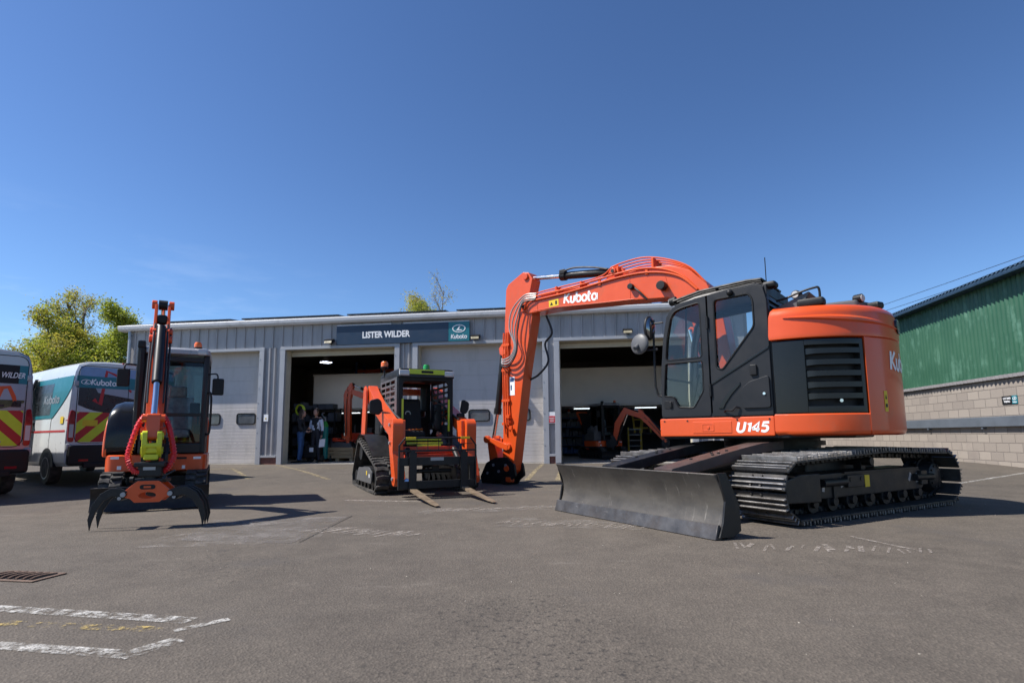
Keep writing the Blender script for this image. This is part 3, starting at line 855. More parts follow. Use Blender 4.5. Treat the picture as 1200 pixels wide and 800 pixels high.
# floodlights
for k, (u, z) in enumerate(((7.69, 3.97), (12.42, 3.95), (16.99, 3.97))):
    t = thing('floodlight', ['small wall floodlight at the navy end of the shop sign', 'small wall floodlight beside the teal end of the shop sign', 'small wall floodlight over the bay behind the digger mirrors'][k],
              'light', tuple(BM @ Vector((u, -0.05, z))), R(BANG), 'floodlights on the workshop wall')
    bb = B(); bb.box((0, -0.13, 0.05), (0.28, 0.20, 0.10), 0.012, rot=Matrix.Rotation(R(18), 4, 'X')); bb.box((0, -0.02, 0.0), (0.1, 0.06, 0.06)); bb.build('housing', 'charcoal', t)
    bb = B(); bb.box((0, -0.235, 0.0), (0.24, 0.02, 0.10), 0.006, rot=Matrix.Rotation(R(-24), 4, 'X')); bb.build('lens', 'flood_lens', t)
# notices on the piers
t = thing('warning_notice', 'red and white safety notice on the grey pier beside the open bay', 'sign', tuple(BM @ Vector((14.70, -0.07, 1.50))), R(BANG))
bb = B(); bb.box((0, 0, 0), (0.24, 0.012, 0.34)); bb.build('board', 'white', t)
bb = B(); bb.box((0, -0.008, -0.05), (0.20, 0.006, 0.20)); bb.build('red_field', 'redsign', t)
bb = B()
for k in range(3): bb.box((0, -0.0125, -0.01 - k * 0.05), (0.15 - 0.02 * k, 0.003, 0.014))
bb.build('white_lines', 'white', t)
t = thing('door_notice', 'small white notice with a yellow mark on the pier beside the closed door', 'sign', tuple(BM @ Vector((5.56, -0.06, 1.62))), R(BANG))
bb = B(); bb.box((0, 0, 0), (0.15, 0.01, 0.22)); bb.build('board', 'white', t)
bb = B(); bb.cyl((0, -0.004, -0.02), (0, -0.010, -0.02), 0.035, seg=3); bb.build('yellow_mark', 'yellow', t)

# ================================================================== large tracked excavator
ex = thing('tracked_excavator', 'large orange excavator with charcoal cab, steel tracks and dozer blade standing in the yard', 'excavator', (3.56, 7.97, 0.004))
RH = RZ(140.0)
RU = RZ(210.2) @ T((-0.13, 0.06, 0))

def track_path(ends, sag=0.0, n=16):
    """closed belt loop in (t,z) round wheels [(t,z,r)...] given counter-clockwise; returns dense points"""
    pts = []
    m = len(ends)
    for i in range(m):
        a, b_, c = ends[i - 1], ends[i], ends[(i + 1) % m]
        def tangent(p, q):
            d = Vector((q[0] - p[0], q[1] - p[1])); L = d.length
            base = math.atan2(d.y, d.x); off = math.acos(max(-1, min(1, (p[2] - q[2]) / L)))
            return base - off      # outer tangent normal angle for ccw belts
        a0 = tangent(a, b_); a1 = tangent(b_, c)
        while a1 < a0: a1 += 2 * PI
        k = max(2, int((a1 - a0) / 0.12))
        for j in range(k + 1):
            an = a0 + (a1 - a0) * j / k
            pts.append(Vector((b_[0] + b_[2] * math.cos(an), b_[1] + b_[2] * math.sin(an))))
    return pts
def resample(pts, pitch, sagfn=None):
    P = pts + [pts[0]]
    L = [0]
    for i in range(1, len(P)): L.append(L[-1] + (P[i] - P[i - 1]).length)
    n = round(L[-1] / pitch); out = []
    j = 0
    for k in range(n):
        s = (k + 0.5) * L[-1] / n
        while L[j + 1] < s: j += 1
        t = (s - L[j]) / max(1e-9, L[j + 1] - L[j])
        p = P[j].lerp(P[j + 1], t); d = (P[j + 1] - P[j]).normalized()
        out.append((p, d))
    return out, L[-1] / n

for side in (1, -1):
    v0, v1 = (0.70, 1.38) if side > 0 else (-1.38, -0.70)
    vc = (v0 + v1) / 2
    path = track_path([(-1.62, 0.37, 0.30), (1.57, 0.36, 0.29), (-0.12, 0.66, 0.06)])
    pts, pitch = resample(path, 0.185)
    bb = B()
    for p, d in pts:
        z = p.y
        Xm = Matrix(((d.x, 0, d.y, p.x), (0, -1, 0, vc), (d.y, 0, -d.x, z), (0, 0, 0, 1)))   # local x along, z outward
        bb.box((0, 0, 0.012), (pitch * 0.93, v1 - v0, 0.024), 0.004, X=Xm, seg=1)
        for gx, gh in ((-0.42, 0.052), (-0.12, 0.040), (0.18, 0.040)):
            bb.mat(1).box((gx * pitch, 0, 0.02 + gh / 2), (0.016, v1 - v0, gh), 0.003, X=Xm, seg=1); bb.mat(0)
        for by in (-0.06, 0.06):
            for bx in (-0.27, 0.33):
                bb.cyl((bx * pitch, by, 0.02), (bx * pitch, by, 0.045), 0.013, seg=6, X=Xm)
    tr = bb.build('track', ['shoe_plate', 'shoe'], ex, RU, smooth=20)
    # chain inside the shoes
    bb = B()
    for p, d in pts:
        z = p.y
        Xm = Matrix(((d.x, 0, d.y, p.x), (0, -1, 0, vc), (d.y, 0, -d.x, z), (0, 0, 0, 1)))
        for s_ in (-0.075, 0.075): bb.box((0, s_, -0.035), (pitch * 0.9, 0.035, 0.07), 0.012, X=Xm, seg=1)
        bb.cyl((0, -0.11, -0.035), (0, 0.11, -0.035), 0.022, seg=8, X=Xm)
    bb.build('track_chain', 'steel', tr)
    bb = B()
    # frame: box girder with a sloping top, drive housing and idler fork
    bb.prism([(-1.25, 0.22), (1.30, 0.22), (1.42, 0.30), (1.42, 0.44), (1.15, 0.50), (-1.10, 0.52), (-1.32, 0.45), (-1.32, 0.28)], 'y', vc - 0.17, vc + 0.17, 0.02)
    bb.prism([(1.10, 0.20), (1.70, 0.22), (1.74, 0.46), (1.45, 0.52), (1.10, 0.52)], 'y', vc - 0.24, vc + 0.24, 0.02)
    bb.box((0.35, vc + side * 0.185, 0.40), (0.34, 0.05, 0.14), 0.01); bb.box((-1.25, vc + side * 0.185, 0.37), (0.16, 0.05, 0.18), 0.01)
    for x in (0.24, 0.46): bb.cyl((x, vc + side * 0.205, 0.42), (x, vc + side * 0.216, 0.42), 0.025, seg=10)
    bb.box((-0.3, vc + side * 0.175, 0.50), (1.7, 0.04, 0.02), 0.004); bb.box((0.75, vc + side * 0.175, 0.30), (0.06, 0.03, 0.2), 0.004)
    bb.cyl((-1.05, vc + side * 0.185, 0.38), (-1.5, vc + side * 0.185, 0.37), 0.045); bb.cyl((0.55, vc + side * 0.19, 0.40), (1.0, vc + side * 0.19, 0.40), 0.045)
    tf = bb.build('track_frame', 'steel', ex, RU)
    bb = B()
    for k in range(7):
        x = -1.15 + k * 0.38
        bb.lathe([(0.0, -0.19), (0.05, -0.19), (0.05, -0.15), (0.105, -0.15), (0.105, -0.06), (0.08, -0.05), (0.08, 0.05), (0.105, 0.06), (0.105, 0.15), (0.05, 0.15), (0.05, 0.19), (0, 0.19)], (x, vc, 0.185), (0, 1, 0), 14)
    bb.build('track_roller', 'steel', tf)
    bb = B(); bb.cyl((-0.12, vc - 0.16, 0.61), (-0.12, vc + 0.16, 0.61), 0.052, seg=16, bev=0.01); bb.box((-0.12, vc, 0.54), (0.10, 0.1, 0.12), 0.01)
    bb.build('carrier_roller', 'steel', tf)
    bb = B()
    bb.lathe([(0, -0.16), (0.18, -0.16), (0.19, -0.08), (0.22, -0.05), (0.245, -0.05), (0.245, 0.05), (0.22, 0.05), (0.20, 0.10), (0.17, 0.17), (0.10, 0.20), (0, 0.20)], (-1.62, vc, 0.37), (0, side, 0), 24)
    for k in range(16):
        a = k * PI / 8; bb.box((-1.62 + 0.245 * math.cos(a), vc, 0.37 + 0.245 * math.sin(a)), (0.04, 0.06, 0.05), 0.01, rot=Matrix.Rotation(-a, 4, 'Y'))
    for k in range(10):
        a = k * PI / 5; bb.cyl((-1.62 + 0.14 * math.cos(a), vc + side * 0.17, 0.37 + 0.14 * math.sin(a)), (-1.62 + 0.14 * math.cos(a), vc + side * 0.195, 0.37 + 0.14 * math.sin(a)), 0.013, seg=6)
    bb.build('sprocket', 'steel', tf)
    bb = B(); bb.lathe([(0, -0.10), (0.10, -0.10), (0.12, -0.05), (0.19, -0.06), (0.22, -0.05), (0.22, 0.05), (0.19, 0.06), (0.12, 0.05), (0.10, 0.10), (0, 0.10)], (1.58, vc, 0.345), (0, 1, 0), 24)
    bb.build('idler', 'steel', tf)
    if side > 0:
        bb = B(); bb.box((0.05, vc + 0.172, 0.385), (0.10, 0.004, 0.14)); bb.build('warning_sticker', 'yellow', tf)
        for x, z, a in ((0.60, 0.39, 0.3), (0.95, 0.36, -0.2), (-0.95, 0.39, -0.5), (-1.12, 0.37, 0.1)):
            bb = B(); bb.box((x, vc + 0.172, z), (0.045, 0.004, 0.11), rot=Matrix.Rotation(a, 4, 'Y')); bb.build('chalk_mark', 'silver', tf)
# centre frame, slewing ring
bb = B()
bb.prism([(-0.75, -0.9), (0.75, -0.9), (0.85, -0.5), (0.85, 0.5), (0.75, 0.9), (-0.75, 0.9), (-0.85, 0.5), (-0.85, -0.5)], 'z', 0.42, 0.72, 0.03)
bb.cyl((0.05, -0.05, 0.70), (0.05, -0.05, 0.90), 0.62, seg=40, bev=0.01)
bb.cyl((0.05, -0.05, 0.80), (0.05, -0.05, 0.86), 0.68, seg=40)
bb.build('centre_frame', 'steel', ex, RU)
# dozer blade (concave mouldboard, cutting edge, end plates, push arms)
BX = 2.88
bb = B()
front = []
for k in range(13):
    t = k / 12; z = 0.07 + t * 0.52
    front.append((BX + 0.02 - 0.115 * math.sin(PI * (0.08 + t * 0.86)) + 0.05 * t, z))
back = [(front[-1][0] - 0.05, 0.592), (front[-1][0] - 0.13, 0.45), (BX - 0.24, 0.28), (BX - 0.20, 0.07)]
bb.prism(front + back, 'y', -1.285, 1.285, 0.006, seg=1)
bl = bb.build('dozer_blade', 'blade', ex, RU @ T((0.03, 0.12, 0)))
bb = B(); bb.prism([(BX + 0.075, 0.0), (BX + 0.035, 0.135), (BX - 0.005, 0.130), (BX - 0.02, 0.0)], 'y', -1.288, 1.288, 0.005, seg=1)
bb.build('cutting_edge', 'edge', bl)
for s_ in (-1, 1):
    bb = B(); bb.prism([(BX + 0.04, 0.02), (BX - 0.02, 0.15), (BX - 0.06, 0.34), (BX + 0.02, 0.60), (BX - 0.09, 0.60), (BX - 0.25, 0.30), (BX - 0.26, 0.06), (BX - 0.15, 0.01)], 'y', s_ * 1.287, s_ * 1.31, 0.004); bb.build('end_plate', 'steel', bl)
for s_, mt in ((1, 'rusty'), (-1, 'steel')):
    bb = B(); y0 = s_ * 0.44
    rows = []
    for t, zt, zb, hw in ((BX - 0.15, 0.600, 0.49, 0.135), (2.2, 0.690, 0.57, 0.13), (1.55, 0.800, 0.68, 0.125), (1.2, 0.850, 0.73, 0.12), (0.80, 0.875, 0.76, 0.12)):
        rows.append([(t, y0 - hw, zb), (t, y0 + hw, zb), (t, y0 + hw, zt), (t, y0 - hw, zt)])
    bb.loft(rows, bev=0.012)
    a_ = bb.build('push_arm', mt, bl)
    for x, y in ((1.9, 0.05), (1.9, -0.05), (2.0, 0.05), (1.75, 0.04), (2.25, -0.04)):
        zt = 0.690 + (2.2 - x) * 0.169
        bb = B(); bb.cyl((x, y0 + y, zt - 0.01), (x, y0 + y, zt + 0.012), 0.018, seg=8); bb.build('bolt', 'steel', a_)
bb = B()
for s_ in (-1, 1):
    bb.cyl((0.7, s_ * 0.16, 0.62), (1.9, s_ * 0.16, 0.50), 0.06); bb.cyl((1.9, s_ * 0.16, 0.50), (2.65, s_ * 0.16, 0.43), 0.035)
bb.build('blade_cylinder', 'black', bl)

# ---- upper structure in the house frame (x forward, y left)
def arc(r, a0, a1, n): return [(r * math.cos(R(a0 + (a1 - a0) * i / n)), r * math.sin(R(a0 + (a1 - a0) * i / n))) for i in range(n + 1)]
TAIL = 1.62
def tailpt(a, d=0.0):      # rounded tail: a = 90 at the left flank, 180 at the very back
    c, s_ = math.cos(R(a)), math.sin(R(a)); e = 2 / 2.12
    return (-0.46 - (1.165 + d) * abs(c) ** e, (1.222 + d) * math.copysign(abs(s_) ** e, s_))
def tailarc(d, a0, a1, n): return [tailpt(a0 + (a1 - a0) * i / n, d) for i in range(n + 1)]
plan = [(-0.455, 1.222)] + tailarc(0.0, 93, 267, 48) + [(-0.455, -1.222)]
def lofted(pl, lv):  # levels (z, inset)
    return [[(x, y, z) for x, y in offset_poly(pl, d)] for z, d in lv]
bb = B(); bb.loft(lofted(plan, [(0.93, 0.05), (0.95, 0.015), (0.99, 0.0), (1.17, 0.0), (1.185, 0.012)]))
hs = bb.build('rear_skirt', 'orange', ex, RH)
# deck under everything
bb = B(); bb.prism([(0.98, -1.2), (0.98, 1.19), (-0.6, 1.19), (-1.2, 0.7), (-1.2, -0.7), (-0.6, -1.2)], 'z', 0.90, 1.165, 0.02)
bb.build('deck', 'black', ex, RH)
# front skirts
bb = B(); bb.box((0.274, 1.16, 1.05), (1.456, 0.13, 0.24), 0.02); bb.box((0.985, 0.72, 1.05), (0.05, 1.0, 0.235), 0.015)
fs = bb.build('front_skirt', 'orange', ex, RH)
bb = B(); bb.box((0.30, 1.222, 1.045), (0.50, 0.018, 0.15), 0.006); bb.build('latch_cover', 'orange', fs)
bb = B(); bb.prism(rrect(0.27, 0.995, 0.43, 1.095, 0.012), 'y', 1.22, 1.2345, 0.003, holes=[rrect(0.285, 1.008, 0.415, 1.082, 0.008)]); bb.box((0.345, 1.233, 1.04), (0.03, 0.012, 0.035), 0.004); bb.build('latch_frame', 'orange', fs)
bb = B(); strokes_mesh(bb, 0.118, 0.26, frame((-0.20, 1.2275, 0.985), (-1, 0, 0), (0, 0, 1)), model=True); bb.build('model_lettering', 'white', fs, smooth=0)
for x in (0.94, 0.62, -0.02, -0.40):
    bb = B(); bb.cyl((x, 1.224, 1.135), (x, 1.231, 1.135), 0.011, seg=6); bb.build('bolt', 'steel', fs)
# counterweight
cwp = [(-1.18, 0.55)] + tailarc(0.004, 140.6, 219.4, 26) + [(-1.18, -0.55)]
bb = B(); bb.loft(lofted(cwp, [(0.93, 0.05), (0.95, 0.015), (0.99, 0.0), (2.06, 0.0), (2.08, 0.02)]))
cw = bb.build('counterweight', 'orange', ex, RH)
def tailwrap(r, z0, ang=180):
    def f(p):   # x of text -> arc length (reads from outside)
        q = tailpt(ang + math.degrees(p.x / r), 0.008)
        return Vector((q[0], q[1], z0 + p.y))
    return f
bb = B(); strokes_mesh(bb, 0.22, 0.21, None, tailwrap(1.20, 1.70, 181)); bb.build('maker_lettering', 'white', cw, smooth=0)
bb = B()
t_ = 158
def onarc(a, z, d=0.007): return (*tailpt(a - 4.6, d), z)
bb.loft([[onarc(a, z) for a in (156.6, 158, 159.4)] for z in (1.20, 1.44)], cap=False, closed=False); bb.build('warning_sticker', 'yellow', cw, smooth=0)
bb = B()
bb.loft([[onarc(a, z, 0.010) for a in (157.2, 158.8)] for z in (1.25, 1.29)], cap=False, closed=False)
bb.loft([[onarc(157.3, 1.345, 0.010), onarc(158.7, 1.345, 0.010)], [onarc(157.95, 1.40, 0.010), onarc(158.05, 1.40, 0.010)]], cap=False, closed=False)
bb.build('sticker_mark', 'black', cw, smooth=0)
# engine hood, with a swept crease
bb = B(); bb.loft(lofted(plan, [(2.065, 0.03), (2.08, -0.006), (2.13, -0.012), (2.36, 0.004), (2.43, 0.03), (2.465, 0.075), (2.48, 0.16)]))
hd = bb.build('engine_hood', 'orange', ex, RH)
bb = B()
rows = []
for k in range(27):
    a = 97 + k * 3.6; t = k / 26
    zt = 2.33 - 0.10 * t - 0.05 * t * t; w = 0.006 + 0.05 * math.sin(PI * min(1, t * 1.25))
    px, py = tailpt(a, 0.012)
    nx, ny = px / math.hypot(px, py), py / math.hypot(px, py)
    d = 0.020 * math.sin(PI * t) ** 0.5
    rows.append([(px - nx * .03, py - ny * .03, zt + w), (px + nx * d, py + ny * d, zt + w * .2), (px + nx * d, py + ny * d, zt - w * .3), (px - nx * .03, py - ny * .03, zt - w)])
bb.loft(rows, cap=True, closed=True)
bb.build('hood_crease', 'orange', hd)
# emblem badge on the tail of the hood
X = frame((-(TAIL + 0.012), 0.0, 2.26), (0, -1, 0), (0, 0, 1))
bb = B(); bb.prism([(0.16 * math.cos(a * PI / 14), 0.095 * math.sin(a * PI / 14)) for a in range(28)], 'z', -0.03, 0.012, X=X); bd = bb.build('badge', 'gloss_black', hd)
bb = B(); emblem(bb, X @ T((0, 0, 0.0125)), 0.66); bb.build('badge_emblem', 'silver', bd)
# things on the hood
bb = B()
bb.prism([(-0.80, 0.55), (-0.80, -0.5), (-1.25, -0.5), (-1.46, 0.0), (-1.30, 0.50)], 'z', 2.46, 2.585, 0.035)
bb.prism([(-0.35, 2.47), (-0.75, 2.47), (-0.88, 2.66), (-0.86, 2.67)], 'y', 0.35, 0.95, 0.01)
bb.build('hood_cover', 'greypl', hd)
for x, y, z, dx, dy in ((-0.72, 0.88, 2.66, 0.1, 0.5), (-1.30, 0.42, 2.60, -0.5, 0.2)):
    bb = B(); bb.cyl((x, y, 2.44), (x, y, z - 0.05), 0.022); bb.cyl((x - dx * .08, y - dy * .08, z), (x + dx * .1, y + dy * .1, z), 0.055, seg=18, bev=0.008)
    wl = bb.build('work_lamp', 'black', hd)
    bb = B(); bb.cyl((x + dx * .1, y + dy * .1, z), (x + dx * .115, y + dy * .115, z), 0.042, seg=18); bb.build('lens', 'lens', wl)
bb = B(); bb.box((-0.88, 0.92, 2.53), (0.30, 0.16, 0.10), 0.03); bb.build('camera_box', 'black', hd)
bb = B(); bb.box((-1.42, 0.22, 2.52), (0.22, 0.14, 0.09), 0.03, rot=-0.4); bb.build('camera_box', 'black', hd)
bb = B()
bb.tube(curve([(-0.50, 0.98, 2.60), (-0.62, 0.98, 2.62), (-0.75, 0.98, 2.66), (-0.92, 0.96, 2.70), (-0.98, 0.95, 2.68), (-0.98, 0.95, 2.47)], 5), 0.014, 8)
bb.build('handrail', 'black', hd)
# engine side panel with louvres
for s_ in (1, -1):
    def P(pl): return [(x, y * s_) for x, y in pl] if s_ > 0 else [(x, -y) for x, y in pl][::-1]
    full = [(-0.475, 1.210)] + tailarc(-0.012, 94, 107, 5)
    inner = [(x * 0.93, y * 0.93) for x, y in full]
    bb = B()
    plain = full
    bb.prism(P(plain + [(x * .9, y * .9) for x, y in plain][::-1]), 'z', 1.19, 2.055, 0.012)
    lou = tailarc(-0.012, 107, 140.2, 12)
    bb.prism(P(lou + [(x * .93, y * .93) for x, y in lou][::-1]), 'z', 1.19, 1.27, 0.006)
    bb.prism(P(lou + [(x * .93, y * .93) for x, y in lou][::-1]), 'z', 1.985, 2.055, 0.006)
    endp = tailarc(-0.012, 137.8, 140.2, 1)
    bb.prism(P(endp + [(x * .93, y * .93) for x, y in endp][::-1]), 'z', 1.19, 2.05, 0.006)
    pn = bb.build('engine_panel', 'gloss_black', ex, RH)
    bb = B(); lb = [(x * .955, y * .955) for x, y in lou]
    bb.prism(P([(x * .945, y * .945) for x, y in lou] + [(x * .88, y * .88) for x, y in lou][::-1]), 'z', 1.21, 2.03)
    bb.build('louvre_back', 'black', pn)
    bb = B()
    for k in range(5):
        z = 1.395 + k * 0.132
        o_ = [(x * 1.004, y * 1.004) for x, y in lou[:-1]]; i_ = [(x * .962, y * .962) for x, y in lou[:-1]]
        n = len(o_); rows = []
        for j in range(n):
            t = min(1, j / 2.0 + 0.15)
            h = 0.034 + 0.010 * (1 - t)
            ox, oy = Vector(i_[j]).lerp(Vector(o_[j]), min(1, 0.3 + t)); ix, iy = i_[j]
            rows.append([(ix, iy * s_, z - h), (ox, oy * s_, z - h - 0.006), (ox, oy * s_, z + h * .6), (ix, iy * s_, z + h)])
        bb.loft(rows)
    bb.build('louvre', 'gloss_black', pn)
    bb = B(); bb.cyl((-1.10, 0.96 * s_, 1.33), (-1.135, 1.005 * s_, 1.33), 0.02, seg=12); bb.build('lock', 'chrome', pn)
bb = B(); bb.prism(offset_poly(plan, 0.22), 'z', 1.1, 2.1); bb.build('inner_gap_filler', 'black', ex, RH)  # added unseen filler block, stops sky showing through the panel gaps
# right hand storage box and tank
bb = B(); bb.prism(roundpoly([(-0.46, 1.17), (0.95, 1.17), (0.95, 1.55), (0.7, 1.85), (-0.46, 1.95)], 0.08), 'y', -1.2, -0.42, 0.03)
bb.build('storage_box', 'charcoal', ex, RH)
# space between cab and hood
bb = B(); bb.box((-0.47, 0.0, 1.75), (0.10, 2.38, 1.2), 0.0); bb.build('bulkhead', 'black', ex, RH)

# ---- cab
CV0, CV1 = 0.20, 1.222
outer = [(-0.45, 1.178), (0.985, 1.178), (0.975, 1.75), (0.925, 2.25), (0.865, 2.55), (0.80, 2.66), (0.68, 2.735), (0.45, 2.79), (0.0, 2.82), (-0.32, 2.83), (-0.42, 2.78), (-0.45, 2.60)]
door = roundpoly([(0.30, 1.19), (0.975, 1.19), (0.965, 1.75), (0.915, 2.25), (0.855, 2.55), (0.79, 2.65), (0.67, 2.715), (0.30, 2.765)], 0.03)
h_up = roundpoly([(0.385, 1.955), (0.895, 1.955), (0.865, 2.25), (0.80, 2.53), (0.74, 2.62), (0.62, 2.655), (0.385, 2.69)], 0.05)
h_low = roundpoly([(0.385, 1.91), (0.90, 1.915), (0.935, 1.47), (0.80, 1.46), (0.735, 1.315), (0.52, 1.30), (0.385, 1.52)], 0.035)
rearp = [(-0.45, 1.178), (0.285, 1.178), (0.285, 2.775), (0.0, 2.81), (-0.32, 2.825), (-0.41, 2.78), (-0.45, 2.60)]
h_rear = roundpoly([(0.205, 1.80), (0.20, 2.69), (-0.24, 2.70), (-0.285, 2.62), (-0.285, 2.28), (0.13, 1.77)], 0.05)
bb = B(); bb.prism(rearp, 'y', CV1 - 0.07, CV1 - 0.004, 0.012, holes=[h_rear])
# right side wall
bb.prism(outer, 'y', CV0, CV0 + 0.05, 0.012, holes=[roundpoly([(0.86, 1.75), (0.82, 2.3), (0.70, 2.62), (-0.3, 2.70), (-0.3, 1.75)], 0.05)])
# roof
rf = [(0.80, 2.64), (0.70, 2.72), (0.45, 2.785), (0.0, 2.822), (-0.32, 2.832), (-0.42, 2.785), (-0.46, 2.60)]
bb.loft([[(x, CV0 + 0.02, z) for x, z in rf], [(x, CV0 + 0.0, z - 0.02) for x, z in rf]], cap=False, closed=False)
top = [[(x, y, z + dz) for x, z in rf] for y, dz in ((CV0, -0.02), (CV0 + 0.05, 0.0), (CV1 - 0.06, 0.0), (CV1 - 0.015, -0.012), (CV1 - 0.003, -0.035))]
bb.loft(top, cap=False, closed=False)
bb.loft([[(x * .97, y, z - 0.06) for x, z in rf] for y in (CV0 + .04, CV1 - .05)], cap=False, closed=False)
# rear frame with window
bb.prism([(CV0, 1.17), (CV1 - 0.02, 1.17), (CV1 - 0.02, 2.79), (CV0, 2.79)], 'x', -0.455, -0.41, 0.01, holes=[roundpoly([(CV0 + .1, 1.95), (CV1 - 0.11, 1.95), (CV1 - 0.11, 2.66), (CV0 + .1, 2.66)], 0.05)])
# front pillars follow the windscreen curve
fr = [(0.985, 1.178), (0.975, 1.75), (0.925, 2.25), (0.865, 2.55), (0.79, 2.665)]
for y in (CV0 + 0.03, CV1 - 0.075): bb.tube([(x - 0.03, y, z) for x, z in fr], 0.035, 8)
bb.box((0.955, (CV0 + CV1) / 2, 1.23), (0.05, CV1 - CV0 - 0.06, 0.10), 0.01); bb.tube([(0.94, CV0 + .03, 1.72), (0.94, CV1 - .07, 1.72)], 0.018, 8)
bb.box((0.27, 0.71, 1.20), (1.4, 1.0, 0.05))
cab = bb.build('cab', 'charcoal', ex, RH)
bb = B(); bb.prism(door, 'y', CV1 - 0.06, CV1 + 0.002, 0.014, holes=[h_up, h_low])
cd = bb.build('cab_door', 'charcoal', cab)
bb = B(); bb.prism(roundpoly([(0.93, 1.41), (0.935, 1.30), (0.80, 1.30), (0.80, 1.41)], .02), 'y', CV1 - 0.02, CV1 + 0.006, 0.006); bb.box((0.84, CV1 + 0.014, 1.355), (0.035, 0.022, 0.075), 0.006); bb.build('handle', 'black', cd)
for z in (2.40, 1.52):
    bb = B(); bb.cyl((0.292, CV1 + 0.01, z - 0.08), (0.292, CV1 + 0.01, z + 0.08), 0.018, seg=10); bb.build('hinge', 'black', cd)
def pane(pl, name, par, y=CV1 - 0.035):
    q = B(); q.prism(pl, 'y', y, y + 0.006); return q.build(name, 'glass', par)
pane(h_up, 'window_glass', cd); pane(h_low, 'window_glass', cd); pane(h_rear, 'window_glass', cab)
# rubber seals round each window
for hl, par in ((h_up, cd), (h_low, cd), (h_rear, cab)):
    bb = B(); bb.tube([(x, CV1 - 0.002, z) for x, z in hl], 0.011, 6, closed=True); bb.build('window_seal', 'black', par)
bb = B(); bb.loft([[(x, y, z) for x, z in [(0.98, 1.28)] + fr[1:]] for y in (CV0 + .05, CV1 - .08)], cap=False, closed=False); bb.build('windscreen', 'glass', cab)
bb = B(); bb.quad([(-0.43, CV0 + .1, 1.95), (-0.43, CV1 - .11, 1.95), (-0.43, CV1 - .11, 2.66), (-0.43, CV0 + .1, 2.66)]); bb.build('rear_glass', 'glass', cab)
bb = B(); bb.tube([(0.62, CV1 - 0.045, 1.97), (0.585, CV1 - 0.045, 2.66)], 0.010, 6); bb.build('window_bar', 'black', cab)
# raised features on the lower rear quarter
bb = B(); bb.prism(roundpoly([(-0.10, 1.27), (-0.10, 1.52), (-0.20, 1.60), (-0.425, 1.66), (-0.43, 1.27)], 0.035), 'y', CV1 - 0.01, CV1 + 0.022, 0.012)
sp = bb.build('storage_flap', 'charcoal', cab)
bb = B(); bb.cyl((-0.365, CV1 + 0.02, 1.44), (-0.365, CV1 + 0.034, 1.44), 0.016, seg=14); bb.build('lock', 'chrome', sp)
bb = B()
sw = [(0.20, 1.28), (0.15, 1.38), (0.05, 1.50), (-0.08, 1.60), (-0.08, 1.565), (0.03, 1.45), (0.11, 1.34), (0.14, 1.28)]
bb.prism(sw, 'y', CV1 - 0.01, CV1 + 0.010, 0.004); bb.prism([(0.27, 1.62), (-0.44, 2.02), (-0.44, 1.985), (0.27, 1.585)], 'y', CV1 - 0.01, CV1 + 0.008, 0.006)
bb.build('moulding', 'gloss_black', cab)
bb = B(); bb.box((-0.25, CV1 + 0.012, 1.735), (0.085, 0.03, 0.135), 0.016); bb.tube(curve([(0.13, CV1 + .01, 1.235), (0.09, CV1 + 0.04, 1.26), (0.02, CV1 + .05, 1.25), (-0.02, CV1 + .04, 1.29), (-0.06, CV1 + .01, 1.28)], 4), 0.012, 6)
bb.build('grab_handle', 'black', cab)
bb = B(); bb.ball((-0.02, CV1 + 0.015, 2.745), 0.042); bb.build('camera', 'black', cab)
# roof guard and lamps
bb = B()
for y in [CV0 + 0.08 + k * 0.095 for k in range(10)]: bb.tube([(0.78, y, 2.78), (0.4, y, 2.855), (-0.2, y, 2.885), (-0.38, y, 2.875)], 0.02, 6)
for x, z in ((0.78, 2.78), (0.2, 2.87), (-0.38, 2.875)): bb.tube([(x, CV0 + .1, z), (x, CV1 - .1, z)], 0.02, 6); bb.box((x, CV0 + .2, z - 0.04), (0.04, 0.04, 0.08)); bb.box((x, CV1 - .2, z - 0.04), (0.04, 0.04, 0.08))
bb.build('roof_guard', 'black', cab)
bb = B(); bb.box((-0.47, 1.08, 2.79), (0.16, 0.17, 0.08), 0.03); bb.build('roof_vent', 'black', cab)
bb = B(); bb.cyl((-0.35, 0.8, 2.83), (-0.35, 0.8, 3.24), 0.006, seg=6); bb.build('antenna', 'black', cab)
for y in (CV0 + .15, CV1 - 0.25):
    bb = B(); bb.cyl((0.80, y, 2.83), (0.90, y, 2.81), 0.06, seg=18, bev=0.01); bb.cyl((0.82, y, 2.70), (0.82, y, 2.80), 0.015)
    wl = bb.build('work_lamp', 'black', cab)
    bb = B(); bb.cyl((0.90, y, 2.81), (0.905, y, 2.809), 0.048, seg=18); bb.build('lens', 'lens', wl)
# mirrors on a pole at the front left post
bb = B()
bb.tube([(1.06, CV1 - 0.04, 2.55), (1.07, CV1 - 0.04, 2.45), (1.07, CV1 - 0.04, 1.62), (1.04, CV1 - 0.05, 1.50), (0.99, CV1 - .05, 1.48)], 0.016, 8)
bb.tube([(1.07, CV1 - 0.04, 2.5), (0.93, CV1 - 0.05, 2.5)], 0.014, 6)
bb.tube([(1.07, CV1 - 0.04, 2.13), (1.26, CV1 + 0.03, 2.12)], 0.013, 6); bb.box((1.05, CV1 - 0.03, 2.13), (0.08, 0.03, 0.035), 0.006)
mp_ = bb.build('mirror_pole', 'black', cab)
Xm = T((1.24, CV1 + 0.05, 2.22)) @ RZ(-12) @ Matrix.Rotation(R(4), 4, 'X')
bb = B(); bb.ball((0, 0, 0), 0.15, (1.0, 0.35, 1.0), X=Xm, seg=24); bb.cyl((0, .03, -.02), (0, 0.10, -0.08), 0.03, X=Xm)
mi = bb.build('round_mirror', 'greypl', cab)
Xm = T((1.12, CV1 - 0.02, 2.44)) @ RZ(75)
